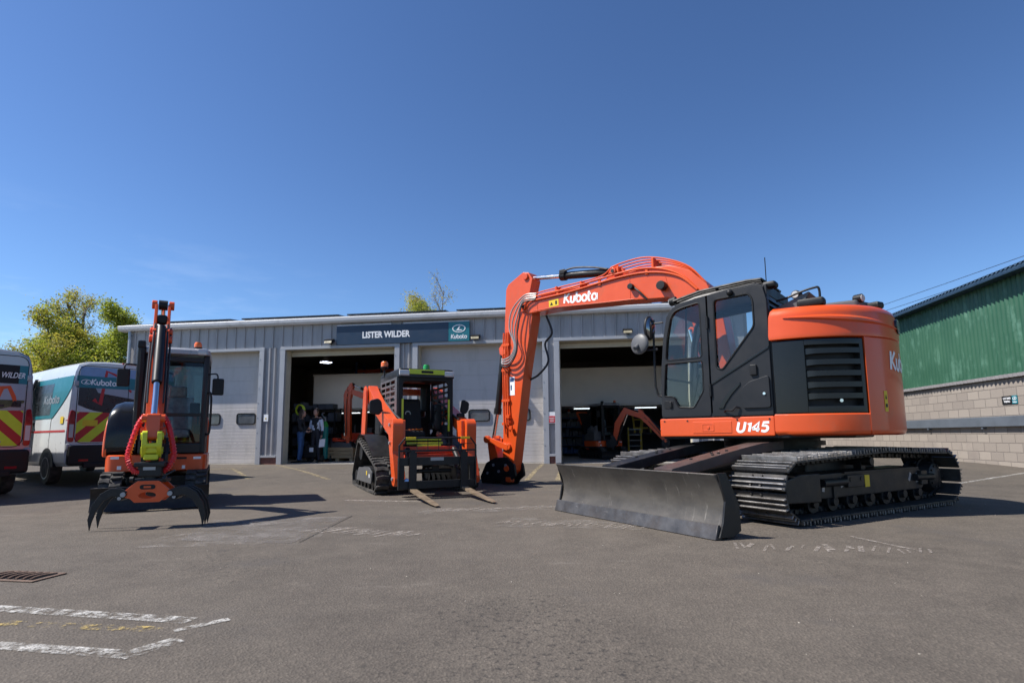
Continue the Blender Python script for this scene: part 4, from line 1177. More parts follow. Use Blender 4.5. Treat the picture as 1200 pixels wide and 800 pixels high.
bb = B(); bb.ball((0, 0, 0), 0.15, (0.72, 0.35, 1.15), X=Xm, seg=24); mi2 = bb.build('oval_mirror', 'black', cab)
bb = B(); bb.ball((0, 0.022, 0), 0.13, (0.72, 0.28, 1.15), X=Xm, seg=24); bb.build('mirror_face', 'mirror', mi2)
# inside the cab
bb = B()
bb.prism(roundpoly([(-0.28, 1.62), (-0.40, 2.32), (-0.30, 2.36), (-0.14, 1.75), (0.26, 1.72), (0.28, 1.60)], 0.06), 'y', 0.45, 0.97, 0.05)
bb.box((-0.36, 0.71, 2.45), (0.10, 0.28, 0.20), 0.05)
bb.box((0.02, 0.71, 1.42), (0.45, 0.42, 0.42), 0.03); bb.box((0.05, 0.36, 1.72), (0.5, 0.16, 0.12), 0.03); bb.box((0.05, 1.04, 1.72), (0.45, 0.14, 0.12), 0.03)
st_ = bb.build('seat', 'clear_wrap', cab)
bb = B()
for y in (0.36, 1.04):
    bb = B(); bb.tube([(0.22, y, 1.76), (0.27, y, 1.95)], 0.014, 6); bb.ball((0.27, y, 1.97), 0.035); bb.build('joystick', 'black', cab)
bb = B()
bb.box((0.72, 0.34, 1.80), (0.10, 0.14, 0.22), 0.02); bb.build('monitor', 'black', cab)
bb = B(); bb.tube([(0.75, 0.6, 1.22), (0.62, 0.6, 1.75)], 0.014, 6); bb.tube([(0.75, 0.8, 1.22), (0.60, 0.8, 1.78)], 0.014, 6); bb.box((0.75, 0.7, 1.28), (0.16, 0.4, 0.05), 0.02)
bb.build('travel_levers', 'black', cab)

# ---- boom, arm, coupler (plane y = BV of the house frame)
BV = -0.15
def plate_y(bb, pts, half, bev=0.012): return bb.prism(pts, 'y', BV - half, BV + half, bev)
boom_pts = [(0.42, 1.62), (0.66, 1.52), (0.86, 2.3), (1.03, 2.82), (1.17, 3.04), (1.36, 3.14), (1.9, 3.19), (3.6, 3.305), (4.20, 3.30), (4.38, 3.36), (4.42, 3.46), (4.34, 3.56), (4.05, 3.59), (2.95, 3.60), (2.1, 3.68), (1.66, 3.70), (1.3, 3.66), (0.98, 3.52), (0.72, 3.26), (0.50, 2.7), (0.38, 1.85)]
bb = B(); plate_y(bb, boom_pts, 0.17, 0.018)
for x, z in ((4.30, 3.44), (0.98, 2.55), (2.32, 3.76)): bb.cyl((x, BV - 0.215, z), (x, BV + 0.215, z), 0.055, seg=18, bev=0.008)
bb.prism([(2.1, 3.70), (2.52, 3.66), (2.42, 3.88), (2.30, 3.90)], 'y', BV - 0.10, BV - 0.06, 0.006); bb.prism([(2.1, 3.70), (2.52, 3.66), (2.42, 3.88), (2.30, 3.90)], 'y', BV + 0.06, BV + 0.10, 0.006)
boom = bb.build('boom', 'orange', ex, RH)
a_ = math.atan2(3.45 - 3.40, 3.0 - 3.8)
bb = B()
rt = Vector((-1, 0, 0.075)).normalized()
strokes_mesh(bb, 0.185, 0.21, frame((3.02, BV + 0.1725, 3.345), (-1, 0, -0.06), (-0.06, 0, 1)))
bb.build('maker_lettering', 'white', boom, smooth=0)
Xs = frame((3.60, BV + 0.172, 3.41), (-1, 0, 0.03), (0.03, 0, 1))
bb = B(); bb.box((0, 0, 0), (0.22, 0.125, 0.002), X=Xs); stk = bb.build('warning_sticker', 'yellow', boom)
bb = B(); bb.prism([(-0.085, -0.035), (-0.015, -0.035), (-0.05, 0.03)], 'z', 0.001, 0.002, X=Xs); bb.box((0.055, 0, 0.0015), (0.04, 0.07, 0.002), X=Xs); bb.build('sticker_mark', 'black', stk)
# weld beads and pin grease on the boom
bb = B()
for pts_ in ([(3.98, 3.31), (3.98, 3.58)], [(2.02, 3.20), (2.02, 3.67)], [(1.30, 3.12), (1.42, 3.66)], [(1.95, 3.215), (2.6, 3.255), (3.6, 3.33), (4.1, 3.335)]):
    for s_ in (-1, 1): bb.tube([(x, BV + s_ * 0.170, z) for x, z in pts_], 0.006, 6)
bb.build('weld_bead', 'orange', boom)
for x, z in ((4.30, 3.44), (2.32, 3.76)):
    for s_ in (-1, 1):
        bb = B(); bb.cyl((x, BV + s_ * 0.214, z), (x, BV + s_ * 0.224, z), 0.03, seg=14); bb.build('pin_cap', 'steel', boom)
# pipes along the boom
bb = B()
for k in range(5):
    y = BV - 0.13 + k * 0.065
    h = 0.029 * k
    bb.tube(curve([(0.70, y, 3.16 + h * .4), (0.98, y, 3.51 + h * .5), (1.35, y, 3.685 + h * .8), (1.75, y, 3.78 + h), (2.1, y, 3.78 + h), (2.36, y, 3.74 + h), (2.54, y, 3.66 + h * .8), (2.80, y, 3.625 + h * .8), (3.4, y, 3.61 + h * .8), (3.85, y, 3.61 + h * .7), (4.02, y, 3.61 + h * .6)], 5), 0.0135, 8)
for x, z in ((1.6, 3.77), (2.25, 3.75), (3.0, 3.64), (3.55, 3.64)): bb.box((x, BV, z - 0.0), (0.04, 0.34, 0.16), 0.006)
for k, dz in enumerate((0.05, -0.02)):
    y = BV + 0.19
    bb.tube(curve([(0.86, y, 3.18), (1.15, y, 3.46 + dz * .5), (1.6, y, 3.62 + dz), (2.2, y, 3.65 + dz), (3.2, y, 3.575 + dz), (4.05, y, 3.55 + dz)], 5), 0.018, 8)
for x, z in ((1.7, 3.64), (2.6, 3.62), (3.5, 3.585)): bb.box((x, BV + 0.18, z), (0.05, 0.03, 0.12), 0.006)
bb.build('hydraulic_pipes', 'orange_pipe', boom)
# arm cylinder on top of the boom
bb = B(); bb.cyl((2.32, BV, 3.80), (3.50, BV, 3.945), 0.070, seg=20, bev=0.01); bb.cyl((3.42, BV, 3.935), (3.54, BV, 3.95), 0.090, seg=20, bev=0.01)
bb.tube(curve([(3.5, BV + .08, 3.99), (3.2, BV + .09, 4.02), (2.8, BV + .09, 3.95), (2.5, BV + .08, 3.86)], 5), 0.018, 6); bb.box((3.46, BV + .06, 4.0), (0.12, 0.08, 0.09), 0.015)
bb.build('arm_cylinder', 'black', boom)
bb = B(); bb.cyl((3.52, BV, 3.948), (4.26, BV, 4.04), 0.042, seg=18); bb.build('cylinder_rod', 'chrome', boom)
# boom lift cylinders
bb = B()
for s_ in (-0.26, 0.26): bb.cyl((0.70, BV + s_, 1.25), (0.86, BV + s_, 2.0), 0.062, seg=18)
bb.build('lift_cylinder', 'black', boom)
bb = B()
for s_ in (-0.26, 0.26): bb.cyl((0.86, BV + s_, 2.0), (0.98, BV + s_, 2.55), 0.036, seg=16)
bb.build('lift_rod', 'chrome', boom)
bb = B(); bb.cyl((1.98, BV + 0.18, 3.42), (1.98, BV + 0.26, 3.42), 0.05, seg=16, bev=.008); bb.tube(curve([(1.95, BV + .2, 3.42), (1.82, BV + .22, 3.30), (1.70, BV + .2, 3.16)], 4), 0.016, 6); bb.cyl((1.42, BV + .18, 3.33), (1.42, BV + .30, 3.33), 0.075, seg=16, bev=.01)
bb.build('boom_lamp', 'black', boom)
# arm
arm_pts = [(4.12, 3.98), (4.22, 4.13), (4.36, 4.16), (4.74, 3.98), (4.80, 3.88), (4.84, 3.2), (4.90, 1.2), (4.93, 0.36), (4.86, 0.24), (4.74, 0.22), (4.66, 0.30), (4.36, 2.2), (4.14, 3.24), (4.18, 3.45), (4.20, 3.7)]
bb = B(); plate_y(bb, arm_pts, 0.135, 0.016)
for x, z in ((4.28, 4.05), (4.30, 3.44), (4.80, 0.34), (4.86, 2.62), (4.76, 0.76)): bb.cyl((x, BV - 0.175, z), (x, BV + 0.175, z), 0.062, seg=18, bev=0.008)
bb.prism([(4.78, 2.45), (5.02, 2.60), (5.04, 2.72), (4.80, 2.94)], 'y', BV - 0.09, BV - 0.05, .005); bb.prism([(4.78, 2.45), (5.02, 2.60), (5.04, 2.72), (4.80, 2.94)], 'y', BV + 0.05, BV + 0.09, .005)
arm = bb.build('arm', 'orange', ex, RH)
bb = B(); bb.box((4.66, BV + 0.137, 1.93), (0.13, 0.003, 0.36)); ls = bb.build('info_label', 'white', arm)
bb = B(); bb.box((4.66, BV + 0.139, 2.05), (0.09, 0.003, 0.07)); bb.box((4.68, BV + 0.139, 1.90), (0.03, 0.003, 0.10)); bb.build('label_print', 'blue', ls)
bb = B()
bb.cyl((4.99, BV, 2.66), (5.16, BV, 1.45), 0.062, seg=18, bev=0.01); bb.cyl((5.15, BV, 1.52), (5.168, BV, 1.40), 0.078, seg=18); bb.build('bucket_cylinder', 'black', arm)
bb = B(); bb.cyl((5.16, BV, 1.45), (5.28, BV, 0.90), 0.038, seg=16); bb.build('cylinder_rod', 'chrome', arm)
# link plates to the coupler
bb = B()
for s_ in (-0.16, 0.16):
    bb.prism(thick([(5.30, 0.90), (5.03, 0.82), (4.76, 0.74)], [0.05, 0.055, 0.06]), 'y', BV + s_ - 0.022, BV + s_ + 0.022, 0.008)
    bb.cyl((5.30, BV + s_ - .04, 0.90), (5.30, BV + s_ + .04, 0.90), 0.075, seg=18, bev=.008)
bb.prism(roundpoly([(5.37, 0.92), (5.20, 0.92), (5.02, 0.36), (5.28, 0.32)], 0.04), 'y', BV - 0.10, BV + 0.10, 0.015)
bb.build('bucket_link', 'orange', arm)
bb = B()
for s_ in (-0.13, 0.13):
    bb.prism(roundpoly([(5.50, 0.16), (5.34, 0.44), (5.1, 0.54), (4.80, 0.56), (4.62, 0.42), (4.58, 0.20), (4.70, 0.12), (4.78, 0.02), (4.90, 0.01), (4.98, 0.10), (5.10, 0.10), (5.18, 0.01), (5.42, 0.01), (5.47, 0.06)], 0.03), 'y', BV + s_ - 0.03, BV + s_ + 0.03, 0.008)
bb.box((4.98, BV, 0.27), (0.5, 0.22, 0.18), 0.02); bb.cyl((5.22, BV - .15, 0.08), (5.22, BV + .15, 0.08), 0.06); bb.cyl((4.84, BV - .15, 0.08), (4.84, BV + .15, 0.08), 0.06)
cp = bb.build('quick_coupler', 'black', arm)
for x, z in ((5.14, 0.40), (4.82, 0.40), (5.0, 0.28), (5.30, 0.24)):
    bb = B(); bb.cyl((x, BV + .15, z), (x, BV + 0.175, z), 0.028, seg=12); bb.build('pin_end', 'silver', cp)
bb = B(); bb.box((4.76, BV + .11, 0.13), (0.14, 0.12, 0.10), 0.02); bb.build('coupler_block', 'orange', cp)
# pipes and hoses on the arm
bb = B()
for k in range(3):
    y = BV + 0.165; x0 = 4.86 - k * 0.055
    bb.tube(curve([(x0 - .02, y, 3.0), (x0, y, 2.4), (x0, y, 1.6 + .1 * k), (x0 - 0.03, y + .02, 1.25), (x0 - .05, y, 1.0 + .12 * k)], 5), 0.017, 8)
for z in (2.75, 2.25, 1.65, 1.2): bb.box((4.80, BV + 0.16, z), (0.20, 0.04, 0.05), 0.006)
bb.cyl((4.66, BV + .17, 1.12), (4.66, BV + 0.21, 1.12), 0.04); bb.cyl((4.72, BV + .17, 1.34), (4.72, BV + 0.21, 1.34), 0.04)
bb.build('arm_pipes', 'orange_pipe', arm)
for k in range(4):
    bb = B(); y = BV + 0.17 + 0.02 * k; q = 0.115 * k
    bb.tube(curve([(4.0, BV + 0.17 + .012 * k, 3.66 - q * .35), (4.28, y + .03, 3.66 - q * .5), (4.56 - q * .6, y + .07, 3.40 - q), (4.62 - q * .7, y + .08, 3.05 - q * .5), (4.50 - q * .3, y + .08, 2.72 - q * .5), (4.60, y + .06, 2.52 - q * .6), (4.80, y + .03, 2.46 - q * .4), (4.96, BV + .10, 2.50 - q * .3)], 6), 0.0145, 8)
    bb.build('hose', 'hose_grey' if k < 3 else 'hose_black', arm)
bb = B()
bb.tube(curve([(4.05, BV - .2, 3.3), (3.95, BV - .24, 2.95), (4.12, BV - .24, 2.75), (4.05, BV - .24, 2.4), (4.22, BV - .16, 2.15), (4.4, BV - .1, 2.05)], 6), 0.022, 8)
bb.build('hose', 'hose_black', arm)
# hoses from the house up to the boom foot
bb = B()
for k in range(4): bb.tube(curve([(0.75, BV - .12 + k * .07, 1.3), (0.98, BV - .12 + k * .07, 1.8), (0.90, BV - .12 + k * .07, 2.6), (0.78, BV - .12 + k * .07, 3.2)], 6), 0.022, 8)
bb.build('hose_bundle', 'hose_black', ex, RH)

# ================================================================== compact excavators
def rubber_track(parent, ends, y0, y1, pitch, lug, name='track', X=None):
    path = track_path(ends)
    pts, pt = resample(path, pitch)
    bb = B(); yc = (y0 + y1) / 2; w = y1 - y0
    rows = []
    for p, d in pts + [pts[0]]:
        n = Vector((d.y, -d.x))
        rows.append([(p.x, y0, p.y), (p.x + n.x * .02, y0, p.y + n.y * .02), (p.x + n.x * .02, y1, p.y + n.y * .02), (p.x, y1, p.y), (p.x - n.x * .01, y1, p.y - n.y * .01), (p.x - n.x * .01, y0, p.y - n.y * .01)])
    bb.loft(rows, cap=False)
    for i, (p, d) in enumerate(pts):
        Xm = Matrix(((d.x, 0, d.y, p.x), (0, -1, 0, yc), (d.y, 0, -d.x, p.y), (0, 0, 0, 1)))
        o = pt * 0.25
        for s_ in (-1, 1):
            bb.prism([(o * s_ - pt * .30, 0.0), (o * s_ + pt * .30, 0.0), (o * s_ + pt * .2 + pt * .2 * s_, s_ * w * .25), (o * s_ + pt * .22, s_ * w * .49), (o * s_ - pt * .22, s_ * w * .49), (o * s_ - pt * .2 + pt * .1 * s_, s_ * w * .25)][::s_], 'z', 0.015, 0.02 + lug, 0.006, seg=1, X=Xm)
    return bb.build(name, 'rubber', parent, X, smooth=25)

def make_mini(label, loc, rz, pose, tool='grapple', paint='orange', hood_open=False, group=None):
    m = thing('compact_excavator', label, 'excavator', loc, R(rz), group)
    for s_ in (-1, 1):
        y0, y1 = sorted((s_ * 0.38, s_ * 0.64))
        t = rubber_track(m, [(-0.72, 0.25, 0.23), (0.80, 0.25, 0.22)], y0, y1, 0.105, 0.028)
        bb = B(); bb.prism([(-0.70, 0.14), (0.75, 0.14), (0.70, 0.34), (-0.65, 0.36)], 'y', y0 + .05, y1 - .05, 0.02)
        for k in range(5): bb.cyl((-0.5 + k * .27, y0 + .02, 0.12), (-0.5 + k * .27, y1 - .02, 0.12), 0.075, seg=14)
        for x in (-0.72, 0.80): bb.cyl((x, y0 + .03, 0.25), (x, y1 - .03, 0.25), 0.18, seg=20, bev=.02)
        bb.build('track_frame', 'steel', t)
    bb = B(); bb.box((0.05, 0, 0.34), (0.9, 0.8, 0.20), 0.03); bb.cyl((0.02, -0.02, .40), (0.02, -0.02, 0.52), 0.36, seg=28); bb.build('centre_frame', 'steel', m)
    # blade
    bb = B(); fr_ = [(1.20 - 0.05 * math.sin(PI * k / 8), 0.02 + 0.31 * k / 8) for k in range(9)]
    bb.prism(fr_ + [(1.13, 0.33), (1.09, 0.18), (1.12, 0.02)], 'y', -0.69, 0.69, 0.005)
    for s_ in (-.3, .3): bb.box((0.85, s_, 0.22), (0.6, 0.10, 0.10), 0.01)
    bb.build('dozer_blade', 'steel', m)
    # house: skirt
    hp = roundpoly([(0.70, -0.62), (0.70, 0.60), (0.55, 0.63), (-0.35, 0.63), (-0.70, 0.40), (-0.76, 0.0), (-0.70, -0.45), (-0.35, -0.67), (0.45, -0.67)], 0.12)
    bb = B(); bb.loft(lofted(hp, [(0.50, 0.03), (0.52, 0.0), (0.735, 0.0), (0.75, 0.02)])); h = bb.build('house_skirt', paint, m)
    for y, z, sy, sz in ((0.50, 0.69, .10, .035), (-0.52, 0.71, .10, .035), (-.46, .57, .05, .05), (.33, .56, .04, .05)):
        bb = B(); bb.box((0.703, y, z), (0.006, sy, sz)); bb.build('small_label', 'white', h)
    bb = B(); bb.box((0.703, 0.28, 0.69), (0.004, 0.17, 0.03)); bb.build('model_label', 'black', h)
    # right hand cover (black dome) with painted flank, and rear engine hood
    if hood_open:
        bb = B(); bb.box((0.15, -0.45, 0.95), (0.6, 0.36, 0.4), 0.04); bb.box((-0.45, -0.1, 0.98), (0.36, 0.8, 0.46), 0.05)
        for k in range(6): bb.cyl((-0.2 + k * .12, -0.5 + .05 * (k % 2), 1.0), (-0.2 + k * .12, -0.5, 1.28 + .05 * (k % 3)), 0.06)
        bb.build('engine', 'greypl', m)
        bb = B(); bb.prism(thick([(-0.45, 1.05), (-0.62, 1.5), (-0.95, 1.92)], [0.10, 0.13, 0.08]), 'y', -0.62, -0.12, 0.03); hh = bb.build('raised_hood', 'black', m)
        bb = B(); bb.prism(thick([(-0.60, 1.45), (-0.80, 1.75), (-1.02, 2.0)], [0.01, 0.05, 0.05]), 'y', -0.66, -0.62, 0.01); bb.prism([(-.86, 1.82), (-1.04, 2.04), (-1.10, 1.98), (-.95, 1.76)], 'y', -.64, -.10, .01); bb.build('hood_edge', paint, hh)
    else:
        dome = roundpoly([(0.64, 0.75), (0.62, 1.15), (0.50, 1.42), (0.20, 1.54), (-0.45, 1.52), (-0.55, 1.40), (-0.55, 0.75)], 0.12)
        rows = []
        for y, k in ((-0.66, 0.86), (-0.62, 0.95), (-0.52, 1.0), (-0.29, 1.0)):
            rows.append([(-0.0 + x * (0.92 + 0.08 * k), y, 0.75 + (z - 0.75) * k) for x, z in dome])
        bb = B(); bb.loft(rows); dm = bb.build('side_cover', 'gloss_black', m)
        bb = B()
        rows = [[(-0.0 + x * f, y, 0.72 + (z - 0.75) * k) for x, z in dome] for y, k, f in ((-0.70, 0.66, .85), (-0.675, 0.80, .97), (-0.64, .83, .99))]
        bb.loft(rows); bb.build('painted_flank', paint, dm)
        bb = B(); bb.loft(lofted(roundpoly([(-0.30, 0.60), (-0.36, 0.62), (-0.70, 0.40), (-0.77, 0.0), (-0.70, -0.45), (-0.40, -0.64), (-0.30, -0.6)], 0.08), [(0.75, 0), (1.2, 0.0), (1.32, 0.03), (1.36, 0.10)])); bb.build('engine_hood', paint, m)
    # cab
    y0, y1 = -0.27, 0.585
    side = [(0.61, 0.76), (0.615, 1.5), (0.57, 2.15), (0.52, 2.27), (0.40, 2.30), (-0.40, 2.30), (-0.50, 2.24), (-0.50, 0.76)]
    bb = B()
    wn = [roundpoly([(0.54, 1.0), (0.55, 1.5), (0.51, 2.12), (0.44, 2.18), (0.12, 2.18), (0.12, 1.0)], .04), roundpoly([(0.06, 1.30), (0.06, 2.18), (-0.42, 2.18), (-0.43, 1.30)], .04)]
    bb.prism(side, 'y', y1 - 0.05, y1, 0.012, holes=wn); bb.prism(side, 'y', y0, y0 + 0.05, 0.012, holes=wn)
    bb.prism([(y0, 0.76), (y1, 0.76), (y1, 2.29), (y0, 2.29)], 'x', -0.50, -0.45, 0.01, holes=[roundpoly([(y0 + .09, 1.35), (y1 - .09, 1.35), (y1 - .09, 2.18), (y0 + .09, 2.18)], .04)])
    for y in (y0 + .035, y1 - .035): bb.tube([(0.60, y, 0.78), (0.60, y, 1.5), (0.555, y, 2.15), (0.52, y, 2.25)], 0.042, 8)
    bb.box((0.60, (y0 + y1) / 2, 0.83), (0.06, y1 - y0 - .02, 0.15), 0.02); bb.box((0.605, (y0 + y1) / 2, 1.33), (0.035, y1 - y0 - .1, 0.05), 0.01); bb.box((0.535, (y0 + y1) / 2, 2.17), (0.06, y1 - y0 - .05, 0.07), 0.01)
    bb.box((0.05, (y0 + y1) / 2, 0.78), (1.1, y1 - y0 - .02, 0.05))
    cab = bb.build('cab', 'charcoal', m)
    bb = B(); bb.loft([[(x, y, z) for x, y in offset_poly(roundpoly([(0.62, y0 - .01), (0.62, y1 + .01), (-0.52, y1 + .01), (-0.52, y0 - .01)], .08), d)] for z, d in ((2.235, 0.02), (2.25, 0.0), (2.31, 0.0), (2.345, 0.04), (2.35, 0.12))]); bb.build('cab_roof', 'silver', cab)
    bb = B(); bb.box((0.595, y1 - .10, 2.29), (.06, .13, .10), .02); bb.build('roof_lamp', 'lens', cab)
    bb = B(); bb.loft([[(x + .012, y, z) for x, z in [(0.605, 0.92), (0.605, 1.5), (0.565, 2.12)]] for y in (y0 + .06, y1 - .06)], cap=False, closed=False); bb.build('windscreen', 'glass_dark', cab)
    for yy in (y0 + .02, y1 - .02):
        for w in wn:
            bb = B(); bb.prism(w, 'y', yy - .002, yy + .002); bb.build('side_glass', 'glass_dark', cab)
    bb = B(); bb.prism([(y0 + .09, 1.35), (y1 - .09, 1.35), (y1 - .09, 2.18), (y0 + .09, 2.18)], 'x', -0.477, -0.473); bb.build('rear_glass', 'glass_dark', cab)
    bb = B(); bb.box((-0.05, 0.13, 1.05), (0.46, 0.46, 0.14), .05); bb.prism(roundpoly([(-0.22, 1.08), (-0.34, 1.62), (-0.24, 1.66), (-0.12, 1.12)], .04), 'y', -0.10, 0.36, 0.05); bb.box((-0.32, 0.13, 1.74), (.09, .26, .18), .04)
    bb.build('seat', 'clear_wrap', cab)
    for y in (-.2, 0.46):
        bb = B(); bb.box((0.05, y, 1.12), (.35, .10, .14), .02); bb.tube([(0.18, y, 1.15), (0.22, y, 1.36)], .014, 6); bb.ball((0.22, y, 1.38), .03); bb.build('armrest', 'black', cab)
    bb = B(); bb.box((0.42, 0.42, 1.42), (.06, .14, .2), .02); bb.build('monitor', 'black', cab)
    bb = B(); bb.tube([(0.5, 0.1, .8), (.42, .1, 1.25)], .014, 6); bb.build('travel_lever', 'black', cab)
    # mirrors, beacon, handrail, pillar lamp
    for s_, yb, zt in ((1, y1, 1.95), (-1, y0, 2.05)):
        ex_ = .09 if s_ < 0 else 0
        bb = B(); bb.tube(curve([(0.58, yb, zt), (0.62, yb + s_ * (.10 + ex_), zt + .01), (0.64, yb + s_ * (.13 + ex_), zt - .03), (0.64, yb + s_ * (.13 + ex_), zt - .08)], 4), .012, 6)
        bb.box((0.62, yb + s_ * (0.14 + ex_), zt - .19), (.05, .16, .26), .035); bb.build('mirror', 'black', cab)
    bb = B(); bb.tube(curve([(0.60, y1, 1.66), (0.66, y1 + .05, 1.64), (0.67, y1 + .06, 1.35), (0.66, y1 + .05, 1.06), (0.60, y1, 1.04)], 5), .016, 8); bb.build('handrail', 'black', cab)
    bb = B(); bb.cyl((0.45, y1 - .17, 2.34), (0.45, y1 - .17, 2.38), .06); bk = bb.build('beacon', 'black', cab)
    bb = B(); bb.lathe([(0, 0), (.055, 0), (.055, .05), (.04, .08), (0, .085)], (0.45, y1 - .17, 2.38), (0, 0, 1), 16); bb.build('lens', 'amber', bk)
    bb = B(); bb.tube([(0.60, y0 - .03, .95), (0.60, y0 - .03, 2.33)], .055, 8); bb.box((0.62, y0 - .03, 2.36), (.10, .10, .11), .02); bb.build('front_post', 'black', cab)
    # swing bracket
    by = pose.get('y', -0.02)
    bb = B(); bb.prism([(0.62, .45), (0.95, .45), (1.02, .62), (0.95, .80), (0.62, .80)], 'y', by - .15, by + .15, .03); bb.cyl((0.86, by, .40), (0.86, by, .86), .09)
    for s_ in (-.14, .14): bb.prism(roundpoly([(0.85, .55), (1.05, .55), (1.08, .75), (0.92, 1.0), (0.82, 1.0)], .05), 'y', by + s_ - .02, by + s_ + .02, .006)
    bb.build('swing_bracket', 'steel', m, T((.86, by, 0)) @ RZ(pose.get('swing', 0)) @ T((-.86, -by, 0)))
    bp, bt = pose['boom'], pose['boom_th']
    bb = B(); bb.prism(roundpoly(thick(bp, bt), .04), 'y', by - .075, by + .075, .014)
    for q in (0, -1): bb.cyl((bp[q][0], by - .11, bp[q][1]), (bp[q][0], by + .11, bp[q][1]), .055, seg=16, bev=.008)
    boom = bb.build('boom', paint, m, T((.86, by, 0)) @ RZ(pose.get('swing', 0)) @ T((-.86, -by, 0)))
    tip = bp[-1]
    # boom cylinder under the front of the boom
    SW = T((.86, by, 0)) @ RZ(pose.get('swing', 0)) @ T((-.86, -by, 0))
    c0 = Vector((1.02, by, .62)); k = len(bp) // 2; c1 = Vector((bp[k][0] + .10, by, bp[k][1] - .10))
    bb = B(); bb.cyl(c0, c0.lerp(c1, .6), .05); bb.build('lift_cylinder', 'black', boom)
    bb = B(); bb.cyl(c0.lerp(c1, .6), c1, .028); bb.build('lift_rod', 'chrome', boom)
    # arm cylinder along the top of the boom
    ap, at = pose['arm'], pose['arm_th']
    c0 = Vector((bp[k][0] - .12, by, bp[k][1] + .14)); c1 = Vector((ap[0][0], by, ap[0][1]))
    bb = B(); bb.cyl(c0, c0.lerp(c1, .68), .048); bb.build('arm_cylinder', 'black', boom)
    bb = B(); bb.cyl(c0.lerp(c1, .68), c1, .026); bb.build('arm_rod', 'chrome', boom)
    # arm: two cheek plates with a box between
    bb = B()
    for s_ in (-.072, .072): bb.prism(roundpoly(thick(ap[:3], [a * 1.15 for a in at[:3]]), .03), 'y', by + s_ - .018, by + s_ + .018, .006)
    bb.prism(roundpoly(thick(ap[1:], at[1:]), .03), 'y', by - .085, by + .085, .012)
    for q in range(len(ap)):
        r_ = .05 if q != 0 else .058
        for s_ in (-.095, .095): bb.cyl((ap[q][0], by + s_ - .03, ap[q][1]), (ap[q][0], by + s_ + .03, ap[q][1]), r_, seg=14, bev=.008)
    arm = bb.build('arm', paint, m, SW)
    bb = B(); bb.cyl((ap[0][0], by - .05, ap[0][1]), (ap[0][0], by + .05, ap[0][1]), .065, seg=16); bb.build('knuckle', 'black', arm)
    bb = B(); bb.box((ap[1][0], by, ap[1][1] + .16), (.12, .12, .12), .03); bb.build('hose_block', 'black', arm)
    d = (Vector(ap[-1]) - Vector(ap[1])).normalized(); nrm = Vector((d.y, -d.x))
    if nrm.x < 0: nrm = -nrm
    def on(t, off): p = Vector(ap[1]).lerp(Vector(ap[-1]), t) + nrm * off; return Vector((p.x, by, p.y))
    if pose.get('flip'): nrm = -nrm
    bb = B(); bb.cyl(on(0.02, .13), on(.62, .16), .055, seg=18, bev=.01); bb.build('bucket_cylinder', 'charcoal', arm)
    bb = B(); bb.cyl(on(.62, .16), on(.92, .16), .032, seg=16); bb.build('cylinder_rod', 'chrome', arm)
    bb = B()
    for s_ in (-.065, .065): bb.tube(curve([on(-.02, .05) + Vector((0, s_, .1)), on(.1, .15) + Vector((0, s_ * 1.1, 0)), on(.5, .14) + Vector((0, s_ * 1.25, 0)), on(.8, .13) + Vector((0, s_ * 1.2, 0))], 5), .011, 6)
    for s_ in (-.105, .105): bb.tube(curve([on(-.05, 0) + Vector((0, s_, 0)), on(.3, .04) + Vector((0, s_ * 1.0, 0)), on(.85, .03) + Vector((0, s_ * 1.0, 0))], 5), .012, 6)
    bb.build('hose', 'hose_black', arm)
    e = Vector(ap[-1])
    if tool == 'grapple':
        # orange link, lime coupler, rotator, grapple
        bb = B(); bb.prism(roundpoly([(e.x - .06, e.y + .16), (e.x + .16, e.y + .20), (e.x + .18, e.y - .10), (e.x + .02, e.y - .12)], .04), 'y', by - .065, by + .065, .014)
        for s_ in (-.085, .085): bb.cyl((e.x + .12, by + s_ - .025, e.y + .14), (e.x + .12, by + s_ + .025, e.y + .14), .045)
        bb.build('bucket_link', paint, arm)
        zc = e.y - .16
        bb = B()
        for s_ in (-.07, .07): bb.prism(roundpoly([(e.x - .12, zc + .16), (e.x + .22, zc + .16), (e.x + .24, zc - .02), (e.x + .12, zc - .14), (e.x - .05, zc - .14), (e.x - .14, zc)], .04), 'y', by + s_ - .025, by + s_ + .025, .008)
        bb.box((e.x + .07, by, zc - .04), (.26, .13, .10), .025); bb.box((e.x + .21, by, zc - .0), (.05, .15, .05), .015); bb.box((e.x + .07, by, zc - .13), (.22, .14, .07), .02)
        for s_ in (-.09, .09): bb.cyl((e.x + .16, by + s_ - .02, zc + .10), (e.x + .16, by + s_ + .02, zc + .10), .04); bb.cyl((e.x + .02, by + s_ - .02, zc - .06), (e.x + .02, by + s_ + .02, zc - .06), .04)
        bb.build('quick_coupler', 'yellowgreen', m, SW)
        gx = e.x + .10; gz = 0.385
        GX = SW @ T((gx, by + .02, 0)) @ RZ(-15)
        bb = B(); bb.box((0, 0, zc - .21), (.24, .30, .05), .01); bb.box((0, 0, gz + .25), (.20, .24, .17), .025); bb.cyl((0, 0, gz + .10), (0, 0, gz + .2), .09); bb.box((0, 0, gz + .13), (.2, .34, .04), .01)
        for y in (-.14, .14): bb.cyl((.11, y, gz + .15), (.11, y * 1.25, gz + .15), .03, seg=10)
        for y in (-.09, .09): bb.box((.06, y, zc - .27), (.05, .04, .14), .008)
        bb.tube([(.1, .14, gz + .17), (.12, .26, gz + .24)], .012, 6)
        ro = bb.build('rotator', 'steel', m, GX)
        bb = B(); bb.box((.105, 0, gz + .27), (.004, .12, .05), .001); bb.build('rotator_label', 'silver', ro)
        bb = B()
        body = [(-.10, .13), (-.13, .11), (-.245, 0), (-.245, -.03), (-.16, -.06), (-.12, -.10), (.12, -.10), (.16, -.06), (.245, -.03), (.245, 0.0), (.13, .11), (.10, .13)]
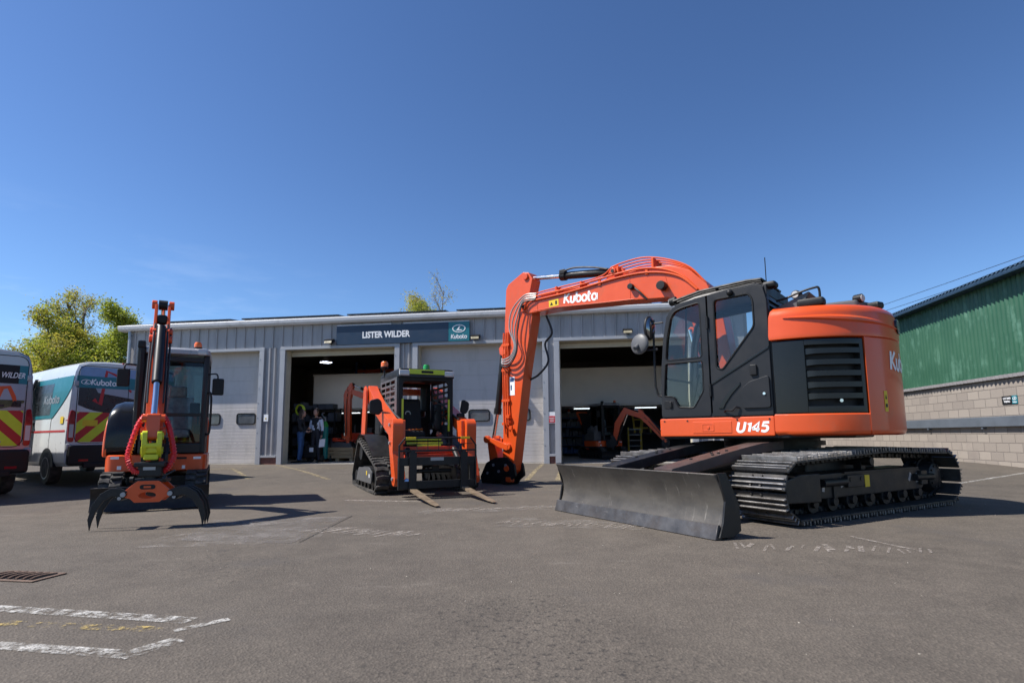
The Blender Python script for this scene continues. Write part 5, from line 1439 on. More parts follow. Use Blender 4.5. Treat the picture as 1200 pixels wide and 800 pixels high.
        hole = [(.085 * math.cos(a * PI / 10), -.025 + .035 * math.sin(a * PI / 10)) for a in range(20)]
        for x in (.10, -.12): bb.prism([(y, gz + z) for y, z in body], 'x', x, x + .02, .004, holes=[[(y, gz + z) for y, z in hole]])
        bb.box((0, 0, gz + .12), (.22, .2, .02), .004)
        gr = bb.build('grapple', paint, m, GX)
        bb = B(); bb.prism([(y, gz + .065 + z) for y, z in rrect(-.075, -.025, .075, .025, .024)], 'x', .1205, .127, .002); bb.build('emblem_plate', 'black', gr)
        bb = B(); bb.box((.128, 0, gz + .065), (.003, .07, .02)); bb.build('plate_mark', 'orange', gr)
        for s_, xs_ in ((-1, (.11, -.10)), (1, (.12, 0.0, -.12))):
            bb = B()
            cres_o = [(.20, .02), (.27, .055), (.38, .06), (.48, .0), (.555, -.12), (.585, -.26), (.56, -.383)]
            cres_i = [(.545, -.30), (.508, -.18), (.44, -.072), (.36, -.028), (.25, -.045)]
            sh = [(y * s_ * (1.0 if s_ > 0 else .93), gz + z) for y, z in cres_o + cres_i]
            for x in xs_: bb.prism(sh[::s_], 'x', x - .012, x + .012, .005)
            bb.cyl((-.13, .225 * s_, gz - .01), (.135, .225 * s_, gz - .01), .03, seg=14)
            bb.cyl((-.1, .33 * s_, gz - .0), (.1, .33 * s_, gz - .0), .045, seg=14); bb.cyl((-.1, .27 * s_, gz - .05), (.1, .27 * s_, gz - .05), .03, seg=12)
            jw = bb.build('jaw', 'steel', gr)
            bb = B(); bb.cyl((.135, .225 * s_, gz - .01), (.145, .225 * s_, gz - .01), .026, seg=14); bb.cyl((.118, .262 * s_, gz - .05), (.128, .262 * s_, gz - .05), .018, seg=14); bb.build('pin_end', 'silver', jw)
        # red spiral wrapped hoses
        for s_ in (-1, 1):
            P = curve([(e.x - .04, by + s_ * .085, e.y + .18), (e.x + .0, by + s_ * .14, e.y + .08), (e.x + .04, by + s_ * .19, zc + .05), (e.x + .08, by + s_ * .215, zc - .10), (gx + .03, by + s_ * .20, gz + .33), (gx + .04, by + s_ * .15, gz + .24), (gx + .04, by + s_ * .09, gz + .225)], 8)
            bb = B(); bb.tube(P, .028, 10)
            # spiral wrap
            Q = []
            for i in range(len(P) * 3):
                t = i / 3; j = min(int(t), len(P) - 2); p = P[j].lerp(P[j + 1], t - j)
                d_ = (P[j + 1] - P[j]).normalized(); u_ = d_.orthogonal().normalized(); w_ = d_.cross(u_); a = i * 1.05
                Q.append(p + (u_ * math.cos(a) + w_ * math.sin(a)) * .029)
            bb.tube(Q, .008, 5)
            bb.build('wrapped_hose', 'red_hose', m, SW)
    else:
        bb = B()
        for s_ in (-.08, .08): bb.prism(roundpoly([(e.x - .14, e.y + .06), (e.x + .14, e.y + .06), (e.x + .18, e.y - .12), (e.x + .06, e.y - .24), (e.x - .10, e.y - .24), (e.x - .18, e.y - .10)], .04), 'y', by + s_ - .03, by + s_ + .03, .008)
        bb.box((e.x, by, e.y - .12), (.2, .2, .12), .02)
        bb.build('quick_coupler', 'black', m, SW)
        bb = B()
        for s_ in (-.1, .1): bb.prism(thick([(e.x + .18, e.y + .22), (e.x, e.y + .16), (e.x - .02, e.y)], [.04, .05, .05]), 'y', by + s_ - .02, by + s_ + .02, .006)
        bb.build('bucket_link', paint, arm)
    return m

yard_pose = dict(y=-0.02, swing=4.5, boom=[(0.95, .66), (1.00, 1.25), (1.22, 1.80), (2.02, 2.33)], boom_th=[.08, .13, .15, .08],
                 arm=[(1.93, 2.70), (2.03, 2.33), (2.14, 2.22), (2.80, 1.06)], arm_th=[.05, .11, .12, .06])
make_mini('small orange excavator holding an orange timber grapple on red hoses', (-5.47, 8.90, 0.0), -63.4, yard_pose, 'grapple', 'orange')

# ================================================================== compact track loader
sk = thing('compact_track_loader', 'orange compact track loader with lime roof strip, rubber tracks and rusty pallet forks', 'track loader', (-1.92, 10.9, 0.012), R(-64))
for s_ in (-1, 1):
    y0, y1 = sorted((s_ * 0.50, s_ * 0.93))
    t = rubber_track(sk, [(-0.86, 0.20, 0.17), (0.86, 0.25, 0.22), (-0.48, 0.68, 0.20)], y0, y1, 0.13, 0.035)
    bb = B(); bb.prism([(-0.95, .14), (.75, .14), (.95, .32), (.55, .42), (-.3, .42), (-.95, .3)], 'y', y0 + .07, y1 - .06, .02)
    for k in range(5): bb.cyl((-.7 + k * .32, y0 + .05, .14), (-.7 + k * .32, y1 - .05, .14), .09, seg=14)
    bb.cyl((.86, y0 + .04, .25), (.86, y1 - .04, .25), .18, seg=20, bev=.02); bb.cyl((-.86, y0 + .04, .2), (-.86, y1 - .04, .2), .13, seg=20, bev=.02)
    tf = bb.build('track_frame', 'steel', t)
    bb = B(); bb.cyl((-.48, y0 + .05, .68), (-.48, y1 - .05, .68), .15, seg=20); bb.build('sprocket', 'steel', tf)
    bb = B(); bb.prism(roundpoly([(-.55, .16), (.75, .16), (.80, .36), (.50, .44), (-.35, .40)], .05), 'y', s_ * .93 - .012, s_ * .93 + .012, .006); cv = bb.build('side_cover', 'greypl', t)
    if s_ < 0:
        bb = B(); bb.box((.40, -.944, .33), (.06, .004, .07)); bb.build('sticker', 'yellow', cv)
        bb = B(); bb.box((.62, -.944, .29), (.05, .004, .06)); bb.build('sticker', 'white', cv)
    bb = B(); rows = [[(x, y, z) for x, z in ((-.95, .86), (-.6, 1.02), (-.1, .98), (.35, .80), (.62, .62))] for y in (s_ * .50, s_ * .90)]
    bb.loft(rows, cap=False, closed=False); bb.loft([[(x, y, z - .03) for x, _, z in [(p[0], 0, p[2]) for p in r]] for r, y in zip(rows, (s_ * .50, s_ * .90))], cap=False, closed=False)
    bb.build('fender', 'black', sk)
bb = B(); bb.prism(roundpoly([(-1.0, .46), (.7, .46), (1.08, .52), (.98, .62), (.2, .80), (-1.0, 1.0)], .06), 'y', -.49, .49, .03); bb.box((-.95, 0, 1.2), (.5, .95, .7), .06)
bb.build('chassis', 'black', sk)
# front cross member and towers in orange
bb = B(); bb.box((1.0, 0, .73), (.10, .96, .12), .015); bb.box((1.06, 0, .60), (.06, .9, .12), .01); bb.build('front_panel', 'red', sk)
# cab
y0, y1 = -.50, .52
bb = B()
outer_f = [(y0, .72), (y1, .72), (y1, 2.05), (y1 - .06, 2.12), (y0 + .06, 2.12), (y0, 2.05)]
bb.prism(outer_f, 'x', .74, .80, .012, holes=[roundpoly([(y0 + .085, .80), (y1 - .085, .80), (y1 - .085, 1.96), (y0 + .085, 1.96)], .09)])
bb.prism(outer_f, 'x', -.58, -.53, .012, holes=[roundpoly([(y0 + .10, 1.35), (y1 - .10, 1.35), (y1 - .10, 1.95), (y0 + .10, 1.95)], .06)])
bb.box((.1, .01, 2.09), (1.36, 1.02, .06), .02); bb.box((.1, .01, .74), (1.36, 1.0, .06))
cab = bb.build('cab', 'black', sk)
for s_, y in ((-1, y0), (1, y1)):
    bb = B(); sd = [(.76, .80), (.76, 2.08), (-.50, 2.10), (-.55, 1.15), (.25, 1.0), (.5, .80)]
    wins = []
    for r in range(8):
        z = 1.18 + r * .105
        wins += [rrect(-.42 + c * .36, z, -.42 + c * .36 + .31, z + .062, .012) for c in range(3)]
    bb.prism(sd, 'y', y - .02 if s_ < 0 else y - .0, y + .0 if s_ < 0 else y + .02, .004, holes=wins); bb.build('side_screen', 'greypl', cab)
bb = B(); bb.loft([[(x, y, z) for x, y in offset_poly(roundpoly([(.86, y0 - .02), (.86, y1 + .02), (-.6, y1 + .02), (-.6, y0 - .02)], .07), d)] for z, d in ((2.02, .0), (2.13, 0.0), (2.17, .03), (2.18, .10))]); rf_ = bb.build('cab_roof', 'charcoal', cab)
bb = B(); bb.box((.858, .01, 2.115), (.016, .66, .085), .004); bb.build('roof_strip', 'lime', rf_)
bb = B(); bb.box((.868, .01, 2.115), (.008, .22, .045), .002); bb.build('name_plate', 'black', rf_)
for s_ in (-1, 1):
    bb = B(); bb.box((.855, .01 + s_ * .42, 2.09), (.04, .19, .10), .025); bb.build('headlamp', 'lens', rf_)
for y in (y0 + .05, y1 - .05):
    bb = B(); bb.box((.805, y + (.028 if y < 0 else -.028), 1.34), (.012, .035, .58), .003); bb.build('lime_strip', 'lime', cab)
bb = B(); bb.cyl((.45, .12, 2.17), (.45, .12, 2.21), .07); bk = bb.build('green_beacon', 'black', cab)
bb = B(); bb.lathe([(0, 0), (.062, 0), (.062, .06), (.05, .09), (0, .095)], (.45, .12, 2.21), (0, 0, 1), 16); bb.build('lens', 'green_lens', bk)
bb = B(); bb.cyl((-.2, -.52, 2.1), (-.2, -.52, 2.26), .018); bb.lathe([(0, 0), (.03, 0), (.075, .05), (.075, .07), (0, .07)], (-.2, -.52, 2.24), (0, 0, 1), 16); bk = bb.build('amber_beacon', 'black', cab)
bb = B(); bb.lathe([(0, 0), (.068, 0), (.068, .07), (.05, .10), (0, .105)], (-.2, -.52, 2.31), (0, 0, 1), 16); bb.build('lens', 'amber', bk)
# seat and controls
bb = B(); bb.box((.12, -.10, 1.0), (.5, .50, .14), .05); bb.prism(roundpoly([(-.10, 1.02), (-.22, 1.62), (-.14, 1.70), (-.05, 1.66), (.06, 1.05)], .04), 'y', -.36, .16, .06); st = bb.build('seat', 'seat', cab)
bb = B(); bb.tube(curve([(.10, -.36, 1.06), (.13, -.1, 1.08), (.10, .16, 1.10)], 5), .02, 6); bb.build('seat_piping', 'amber', st)
bb = B(); bb.prism([(-.10 + .055 * math.cos(a * PI / 10), 1.40 + .055 * math.sin(a * PI / 10)) for a in range(20)], 'x', -.005, .0, holes=[[(-.10 + .04 * math.cos(a * PI / 10), 1.40 + .035 * math.sin(a * PI / 10)) for a in range(20)]]); bb.box((-.002, -.10, 1.32), (.004, .12, .012)); bb.build('seat_emblem', 'silver', st)
for y in (-.42, .30):
    bb = B(); bb.box((.30, y, 1.15), (.3, .12, .12), .03); bb.tube([(.40, y, 1.2), (.44, y, 1.42)], .016, 6); bb.ball((.44, y, 1.45), .035); bb.build('armrest', 'charcoal', cab)
bb = B()
bb.box((.35, .36, 1.32), (.2, .16, .5), .04); bb.cyl((.44, .33, 1.20), (.48, .33, 1.20), .07); bb.build('console', 'charcoal', cab)
bb = B(); bb.box((-.3, .3, 1.7), (.1, .12, .5), .03); bb.build('rear_post', 'charcoal', cab)
bb = B(); bb.box((.5, .0, 2.0), (.3, .7, .05), .01); bb.build('sun_visor', 'charcoal', cab)
bb = B(); bb.box((.77, -.02, .92), (.04, .66, .06), .006); bb.build('lime_step', 'lime', cab)
bb = B(); bb.box((.85, -.02, .84), (.04, .66, .05), .006); bb.build('lime_step', 'lime', cab)
bb = B(); bb.box((1.02, .0, .80), (.03, .44, .035), .006); bb.build('lime_step', 'lime', cab)
# lift arms: rear tower, sloping beam, front drop leg
for s_ in (-1, 1):
    y0, y1 = sorted((s_ * .56, s_ * .74))
    bb = B()
    bb.prism(roundpoly([(-.78, 1.80), (-.60, 1.98), (-.42, 1.86), (.10, 1.60), (1.02, 1.26), (1.34, 1.26), (1.42, 1.18), (1.40, .70), (1.58, .26), (1.52, .16), (1.40, .18), (1.16, .78), (1.12, .98), (.10, 1.36), (-.62, 1.62)], .04), 'y', y0, y1, .016)
    bb.prism(roundpoly([(1.05, 1.24), (1.30, 1.24), (1.30, .82), (1.05, .90)], .03), 'y', *sorted((s_ * .50, s_ * .56)), .01)
    la = bb.build('lift_arm', 'orange', sk)
    for x, z in ((1.22, 1.16), (1.24, .86), (1.46, .28), (-.62, 1.82), (.15, 1.46)):
        bb = B(); bb.cyl((x, s_ * .745, z), (x, s_ * .765, z), .028, seg=12); bb.build('bolt', 'silver', la)
    bb = B(); bb.prism(roundpoly([(-.92, .92), (-.58, .92), (-.52, 1.3), (-.52, 1.86), (-.66, 1.98), (-.78, 1.9), (-.88, 1.3)], .05), 'y', *sorted((s_ * .76, s_ * .80)), .01); bb.build('rear_tower', 'orange', sk)
    bb = B(); bb.cyl((-.45, s_ * .53, .95), (.15, s_ * .53, 1.3), .045); bb.build('lift_cylinder', 'black', la)
    bb = B(); bb.cyl((.15, s_ * .53, 1.3), (.55, s_ * .54, 1.42), .026); bb.build('cylinder_rod', 'chrome', la)
    bb = B(); bb.tube(curve([(-.5, s_ * .53, 1.7), (.0, s_ * .54, 1.62), (.6, s_ * .54, 1.40), (1.1, s_ * .53, 1.25)], 4), .02, 6); bb.build('hose', 'hose_black', la)
bb = B(); bb.box((-.64, 0, 1.86), (.16, 1.2, .13), .02); bb.build('cross_tube', 'orange', sk)
# mirrors
bb = B(); bb.tube(curve([(.55, -.70, 1.42), (.62, -.80, 1.45), (.66, -.86, 1.5)], 4), .014, 6); bb.prism(roundpoly([(-.97, 1.38), (-.80, 1.34), (-.74, 1.42), (-.76, 1.58), (-.82, 1.64), (-.97, 1.60)], .04), 'x', .60, .68, .02); bb.build('mirror', 'black', sk)
bb = B(); bb.tube(curve([(.85, .60, 1.22), (.86, .66, 1.32), (.82, .72, 1.42)], 4), .016, 6); bb.box((.84, .66, 1.32), (.12, .14, .12), .03); bb.prism(roundpoly([(.66, 1.40), (.76, 1.36), (.82, 1.44), (.83, 1.58), (.70, 1.64)], .04), 'x', .78, .85, .02); bb.build('mirror', 'black', sk)
# hitch, fork carriage with guard, forks
FC = -.10
bb = B(); bb.box((1.62, 0, .56), (.10, 1.05, .13), .02); bb.box((1.62, 0, .205), (.08, 1.0, .08), .01)
for s_ in (-1, 1): bb.box((1.62, s_ * .47, .38), (.10, .09, .40), .01)
for s_ in (-1, 1): bb.cyl((1.15, s_ * .42, .74), (1.5, s_ * .42, .46), .05); bb.cyl((1.45, s_ * .42, .5), (1.58, s_ * .42, .40), .03)
bb.build('hitch_plate', 'black', sk)
FX = 1.82
bb = B(); bb.cyl((1.35, -.48, .14), (1.62, -.56, .26), .04); bb.build('hitch_lever', 'chrome', sk)
bb = B()
bb.box((FX, FC, .565), (.05, 1.26, .13), .008); bb.box((FX, FC, .20), (.05, 1.26, .12), .008)
for y in (-.60, .60): bb.box((FX - .02, FC + y, .38), (.06, .10, .5), .01)
cg = bb.build('fork_carriage', 'steel', sk)
bb = B()
gp = [(FX + .03, FC - .645, .16), (FX + .03, FC - .645, .82), (FX + .03, FC - .555, .935), (FX + .03, FC + .555, .935), (FX + .03, FC + .645, .82), (FX + .03, FC + .645, .16)]
bb.tube(gp, .016, 8); bb.box((FX + .03, FC, .735), (.035, 1.30, .03), .004)
for k in range(5): bb.tube([(FX + .03, FC - .36 + k * .18, .735), (FX + .03, FC - .36 + k * .18, .935)], .006, 5)
bb.tube([(FX + .03, FC - .58, .84), (FX + .03, FC + .58, .84)], .006, 5)
gd = bb.build('load_guard', 'steel', cg)
bb = B(); bb.box((FX + .03, FC - .46, .935), (.036, .16, .036), .004); bb.box((FX + .03, FC + .46, .935), (.036, .16, .036), .004); bb.build('yellow_tape', 'yellow', gd)
bb = B(); bb.box((FX + .03, FC - .02, .60), (.004, .22, .05)); bb.build('data_plate', 'silver', cg)
for y in (-.43, .43):
    bb = B(); bb.box((FX + .055, FC + y, .40), (.05, .12, .62), .008); bb.box((FX + .04, FC + y, .72), (.07, .07, .05), .01)
    fk = bb.build('fork', 'steel', sk)
    bb = B()
    rows = []
    for x, z, h, w in ((FX + .04, .115, .04, .052), (FX + .6, .06, .03, .052), (FX + 1.14, .018, .016, .048), (FX + 1.28, .010, .007, .030)):
        rows.append([(x, FC + y - w, z), (x, FC + y + w, z), (x, FC + y + w, z + h), (x, FC + y - w, z + h)])
    bb.loft(rows, bev=.004)
    bb.build('tine', 'fork', fk)
bb = B(); bb.cyl((1.6, FC - .3, .40), (1.6, FC + .3, .40), .035); bb.box((1.6, FC + .03, .44), (.06, .12, .08), .01); bb.build('tilt_linkage', 'black', sk)

# ================================================================== vans
def clip(poly, box):
    x0, z0, x1, z1 = box
    def cut(pl, ins, inter):
        out = []
        for i in range(len(pl)):
            a, c = pl[i - 1], pl[i]
            if ins(c):
                if not ins(a): out.append(inter(a, c))
                out.append(c)
            elif ins(a): out.append(inter(a, c))
        return out
    def ix(v, k): return lambda a, c: tuple((a[j] + (c[j] - a[j]) * (v - a[k]) / (c[k] - a[k])) for j in (0, 1))
    for v, k, s_ in ((x0, 0, 1), (x1, 0, -1), (z0, 1, 1), (z1, 1, -1)):
        poly = cut(poly, lambda p: (p[k] - v) * s_ >= 0, ix(v, k))
        if not poly: return []
    return poly
def make_van(label, loc, rz, paint, kind):
    v = thing('van', label, 'van', loc, R(rz))
    W, H = 1.02, 2.48
    def sec(x, w, zt, zb, k=1.0):
        pts = [(w - .05, zb), (w, zb + .10), (w + .01, zb + .45), (w, 1.25), (w - .03, 1.9), (w - .07, zt - .22), (w - .12, zt - .07), (w - .26, zt), (w * .4, zt + .03)]
        pts = [(p[0], min(p[1], zt + .03)) for p in pts]
        return [(x, y, z) for y, z in pts] + [(x, -y, z) for y, z in pts[::-1]]
    rows = [sec(-.0, W - .03, H - .03, .40), sec(.03, W, H, .38), sec(1.5, W, H + .02, .36), sec(3.8, W, H, .36), sec(4.35, W - .02, H - .15, .36), sec(4.9, W - .05, 1.72, .36), sec(5.4, W - .08, 1.42, .36), sec(5.75, W - .16, 1.15, .38), sec(5.85, W - .3, .95, .45)]
    bb = B(); bb.loft(rows); body = bb.build('body', paint, v, smooth=32)
    # rear: wrap graphics, lamps, bumper
    def rect(name, mat, y0, z0, y1, z1, d=.004, par=body, rad=0.0, x=0.0):
        q = B(); q.prism(rrect(min(y0, y1), z0, max(y0, y1), z1, rad) if rad else [(y0, z0), (y1, z0), (y1, z1), (y0, z1)], 'x', x - d, x + .02)
        return q.build(name, mat, par, smooth=0)
    bb = B(); bb.tube([(-.004, 0, .86), (-.004, 0, 2.38)], .006, 5); bb.tube([(-.004, y, z) for y, z in rrect(-.90, .84, .90, 2.40, .14)], .006, 5, closed=True); bb.build('door_gap', 'black', body)
    bb = B(); bb.box((-.03, 0, .60), (.16, 2.0, .40), .05); bb.box((-.10, 0, .40), (.10, 1.5, .10), .02); bm_ = bb.build('bumper', 'black', v)
    for s_ in (1, -1):
        bb = B(); bb.box((-.115, s_ * .75, .50), (.01, .16, .04)); bb.build('reflector', 'tail', bm_)
        bb = B(); bb.prism(roundpoly([(s_ * .905, .86), (s_ * 1.005, .86), (s_ * 1.02, 1.3), (s_ * .985, 1.50), (s_ * .91, 1.48)], .04), 'x', -.02, .14, .015)
        tl = bb.build('tail_lamp', 'tail', v)
        bb = B(); bb.box((-.021, s_ * .96, 1.08), (.006, .07, .26), .002); bb.build('lens', 'lens', tl)
        bb = B(); bb.box((.0, s_ * .98, .76), (.10, .10, .14), .03); bb.build('corner_cap', 'silver', bm_)
        bb = B(); bb.box((.0, s_ * .93, 2.03), (.035, .08, .11), .015); bb.build('door_hinge', 'silver', body)
    bb = B(); bb.box((-.02, -.07, 1.52), (.04, .06, .16), .012); bb.build('door_handle', 'black', body)
    bb = B()
    for s_ in (1, -1):
        for x in (.95, 2.25, 3.45): bb.tube([(x, s_ * (W + .009), .5), (x, s_ * (W + .009), .8), (x, s_ * (W + .001), 1.25), (x, s_ * (W - .029), 1.9), (x, s_ * (W - .06), 2.2)], .006, 5)
    bb.build('panel_gap', 'black', body)
    # chevron panel
    bx = (-.88, .86, .88, 1.46)
    rect('chevron_panel', 'van_red', bx[0], bx[1], bx[2], bx[3], .003)
    bb = B()
    for s_ in (1, -1):
        for k in range(5):
            c = .06 + k * .40
            pl = [(c, 1.5 + .5), (c + .20, 1.5 + .5), (c + .20 + 1.2 * 1.05, .8), (c + 1.2 * 1.05, .8)]
            pl = [(c - .55, 2.0), (c - .33, 2.0), (c + .85, .8), (c + .63, .8)]
            pl = clip(pl, (.012, bx[1], .88, bx[3]))
            if len(pl) > 2: bb.prism([(y * s_, z) for y, z in pl], 'x', -.005, .02)
    bb.build('chevron_stripes', 'chev', body, smooth=0)
    # window shaped print above with a curved lower edge
    low = [(-.88 + 1.76 * i / 12, 1.44 + .16 * abs(-1 + 2 * i / 12) ** 3) for i in range(13)]
    if kind == 1:
        rect('name_band', 'black', -.90, 1.92, .90, 2.24, .005)
        rect('teal_band', 'teal', -.90, 1.92, -.78, 2.24, .0065)
        rect('print_sky', 'printgrey', -.88, 1.60, .88, 1.92, .0035)
        bb = B(); bb.prism(low + [(.88, 1.64), (-.88, 1.64)], 'x', -.0045, .02); bb.build('print_grass', 'printgrass', body, smooth=0)
        bb = B()   # digger picture on the print
        bb.prism(thick([(-.40, 1.60), (-.50, 1.66), (-.56, 1.84), (-.66, 1.86), (-.73, 1.70), (-.77, 1.56)], [.06, .05, .04, .03, .03, .02]), 'x', -.0065, .01); bb.build('print_machine', 'orange', body, smooth=0)
        bb = B(); bb.prism([(-.45, 1.52), (-.62, 1.52), (-.62, 1.56), (-.45, 1.56)], 'x', -.007, .01); bb.prism([(-.70, 1.52), (-.84, 1.52), (-.84, 1.62), (-.74, 1.63)], 'x', -.007, .01); bb.build('print_dark_parts', 'printdark', body, smooth=0)  # dark flat shapes printed at the digger's foot and arm tip
        text('lettering', 'LISTER WILDER', .135, 'white', body, frame((-.005 - .003, -.555, 2.06), (0, -1, 0), (0, 0, 1)), bold=.008, shear=.3, width=.60)
        bb = B(); bb.prism([(-.55 + .07 * math.cos(a * PI / 10), .93 + .035 * math.sin(a * PI / 10)) for a in range(20)], 'x', -.009, .0); bb.build('badge', 'silver', body)
    else:
        rect('print_sky', 'printsky', -.88, 2.15, .88, 2.38, .0035, rad=.0)
        rect('print_trees', 'printdark', -.88, 1.62, .88, 2.0, .003)
        bb = B(); bb.prism([(-.88, 1.80), (-.2, 1.74), (.55, 1.86), (.62, 1.99), (-.88, 1.99)], 'x', -.0042, .01); bb.build('print_pale_sky', 'printgrey', body, smooth=0)
        bb = B(); bb.prism(low + [(.88, 1.64), (-.88, 1.64)], 'x', -.0036, .02); bb.build('print_low', 'printdark', body, smooth=0)
        bb = B(); bb.prism(thick([(.62, 1.72), (.50, 1.62), (.46, 1.95), (.42, 2.31), (.20, 2.22), (-.05, 1.9)], [.04, .04, .028, .028, .03, .02]), 'x', -.0055, .01); bb.build('print_machine', 'van_red', body, smooth=0)
        rect('teal_band', 'teal', -.90, 1.95, .93, 2.19, .0065)
        bb = B(); Xr = frame((-.0075, .46, 2.015), (0, -1, 0), (0, 0, 1)); strokes_mesh(bb, .115, .2, Xr); emblem(bb, frame((-.0072, .77, 2.065), (0, -1, 0), (0, 0, 1)), .42); bb.build('maker_lettering', 'white', body, smooth=0)
        rect('number_plate', 'plate', -.26, .66, .26, .77, .115, par=bm_, rad=.01)
        text('plate_characters', 'A', .10, 'black', bm_, frame((-.118, .18, .715), (0, -1, 0), (0, 0, 1)), bold=.02)
        rect('yellow_notice', 'yellow', .52, 1.18, .78, 1.30, .0075)
    # side wrap on the left flank
    if kind == 2:
        bb = B(); bb.prism(roundpoly([(.30, 2.22), (2.1, 2.22), (2.1, 1.42), (.98, 1.42), (.55, 1.70)], .10), 'y', W - .16, W - .158)
        # teal swoosh follows the leaning flank
        def flank(x, z, off=.006):
            y = W if z < 1.25 else (W - .03 * (z - 1.25) / .65 if z < 1.9 else W - .03 - .04 * (z - 1.9) / .36)
            return (x, y + off + .004, z)
        bb.bm.clear()
        rows = [[flank(.02 + (0.0 if z > 1.98 else (1.98 - z) ** 1.3 * 1.6), z), flank(2.2, z)] for z in [1.35 + .06 * i for i in range(15)]]
        bb.loft(rows, cap=False, closed=False); bb.build('teal_swoosh', 'teal', body, smooth=0)
        bb = B(); bb.loft([[flank(1.05, z, .008), flank(2.15, z, .008)] for z in (1.42, 1.7, 1.9, 2.08)], cap=False, closed=False); bb.build('flank_print', 'printdark', body, smooth=0)
        bb = B(); strokes_mesh(bb, .17, .2, None, lambda p: Vector(flank(1.05 - p.x * 1.35, 1.66 + p.y, .012))); bb.build('maker_lettering', 'silver', body, smooth=0)
        bb = B(); bb.loft([[flank(x, z) for z in (1.06, 1.10)] for x in (.1, 4.0)], cap=False, closed=False); bb.build('red_line', 'van_red', body, smooth=0)
        bb = B(); bb.box((.30, W + .012, 1.30), (.16, .006, .14)); bb.build('flank_notice', 'yellow', body)
        # sliding door standing off the flank
        bb = B()
        sd = [(1.10, .045), (1.25, .055), (1.9, .0), (2.16, -.06), (2.26, -.10)]
        rows = []
        for z, dy in [(.42, .03), (.6, .06), (1.1, .065), (1.25, .055), (1.9, .0), (2.16, -.06), (2.24, -.10)]:
            rows.append([(2.08, W + .05 + dy, z), (2.08, W + .11 + dy, z), (3.35, W + .11 + dy, z), (3.35, W + .05 + dy, z)])
        bb.loft(rows, bev=.015); sdo = bb.build('sliding_door', paint, v)
        bb = B(); bb.loft([[(x, W + .113 + dy, z) for x in (2.16, 3.2)] for z, dy in ((1.36, .048), (1.9, .003), (2.06, -.032))], cap=False, closed=False); bb.build('door_print', 'printdark', sdo, smooth=0)
        text('lettering', 'WILDER', .20, 'white', sdo, frame((2.62, W + .165, 1.60), (-1, 0, 0), (0, -.08, 1)), bold=.02, shear=.3)
        bb = B(); bb.tube([(2.07, W + .10, .5), (2.07, W + .13, 1.1), (2.07, W + .09, 1.9), (2.07, W + .0, 2.22)], .03, 6); bb.box((2.2, W + .03, 1.25), (.5, .12, .06), .01); bb.build('door_seal', 'black', sdo)
        bb = B(); bb.loft([[(x, W + .178 - .0, z) for x in (2.1, 3.35)] for z in (1.02, 1.07)], cap=False, closed=False); bb.build('red_line', 'van_red', sdo, smooth=0)
    # roof trims, front glass and wheels
    bb = B(); bb.box((.02, 0.0, 2.50), (.08, .30, .03), .01); bb.build('brake_lamp', 'tail', body)
    bb = B(); rows = [sec(4.36, W - .10, H - .16, 1.75), sec(4.88, W - .12, 1.75, 1.74)]
    bb.quad([(4.40, .80, 2.28), (4.40, -.80, 2.28), (4.93, -.88, 1.74), (4.93, .88, 1.74)]); bb.build('windscreen', 'vanglass', body)
    bb = B()
    for s_ in (1, -1): bb.prism([(3.55, 1.42), (4.75, 1.42), (4.3, 2.05), (3.55, 2.1)], 'y', *sorted((s_ * (W - .06), s_ * (W + .012))))
    bb.build('cab_window', 'vanglass', body)
    for x in (1.0, 4.75):
        for s_ in (1, -1):
            bb = B(); bb.prism([(x + .41 * math.cos(R(a)), max(.37, .335 + .41 * math.sin(R(a)))) for a in range(0, 181, 12)], 'y', *sorted((s_ * (W - .05), s_ * (W + .016)))); bb.build('wheel_arch', 'black', body)
    for x in (1.0, 4.75):
        for s_ in (1, -1):
            bb = B(); bb.lathe([(.0, -.11), (.22, -.11), (.31, -.10), (.335, -.05), (.335, .05), (.31, .10), (.22, .11), (0, .11)], (x, s_ * .935, .335), (0, s_, 0), 28)
            wh = bb.build('wheel', 'rubber', v)
            bb = B(); bb.lathe([(0, .09), (.07, .10), (.10, .085), (.17, .085), (.21, .112), (.22, .112), (.22, .0), (0, 0)], (x, s_ * .935, .335), (0, s_, 0), 24)
            bb.build('hub', 'silver', wh)
    return v
make_van('silver topped van with a digger picture and red chevrons on its rear', (-8.99, 9.06, .02), 145, 'van_silver', 1)
make_van('white van with a teal band on its rear and its side door slid open', (-8.2, 12.0, .07), 145, 'van_white', 2)

# ================================================================== shed on the right
SH = thing('green_shed', 'long shed with green corrugated cladding above a wall of pale concrete blocks', 'shed', (12.1, 13.5, 0), R(82))
bb = B(); bb.box((9.5, -.15, 1.15), (33, .30, 2.4)); bb.build('block_wall', 'blocks', SH)
bb = B(); bb.box((9.5, .06, 1.21), (33, .12, .25), .015)
for k in range(14): bb.box((-6 + k * 2.4, .05, 1.07), (.06, .10, .08))
bb.build('wall_rail', 'rail', SH)
bb = B()
n = int(33 / .152 * 6)
pts = [(-7 + i * 33 / n, .085 + .024 * math.sin(i * 2 * PI / 6)) for i in range(n + 1)]
bb.loft([[(x, y, 2.30) for x, y in pts], [(x, y, 4.8) for x, y in pts]], cap=False, closed=False)
bb.build('corrugated_cladding', 'shedgreen', SH, smooth=80)
bb = B(); pts2 = [(x, y + .012) for x, y in pts]
bb.loft([[(x, y, 2.26) for x, y in pts2], [(x, y, 2.345) for x, y in pts2]], cap=False, closed=False); bb.build('bottom_flashing', 'flash', SH, smooth=80)
bb = B()
pr = [(-7 + i * 33 / n, .026 * math.sin(i * 2 * PI / 6)) for i in range(n + 1)]
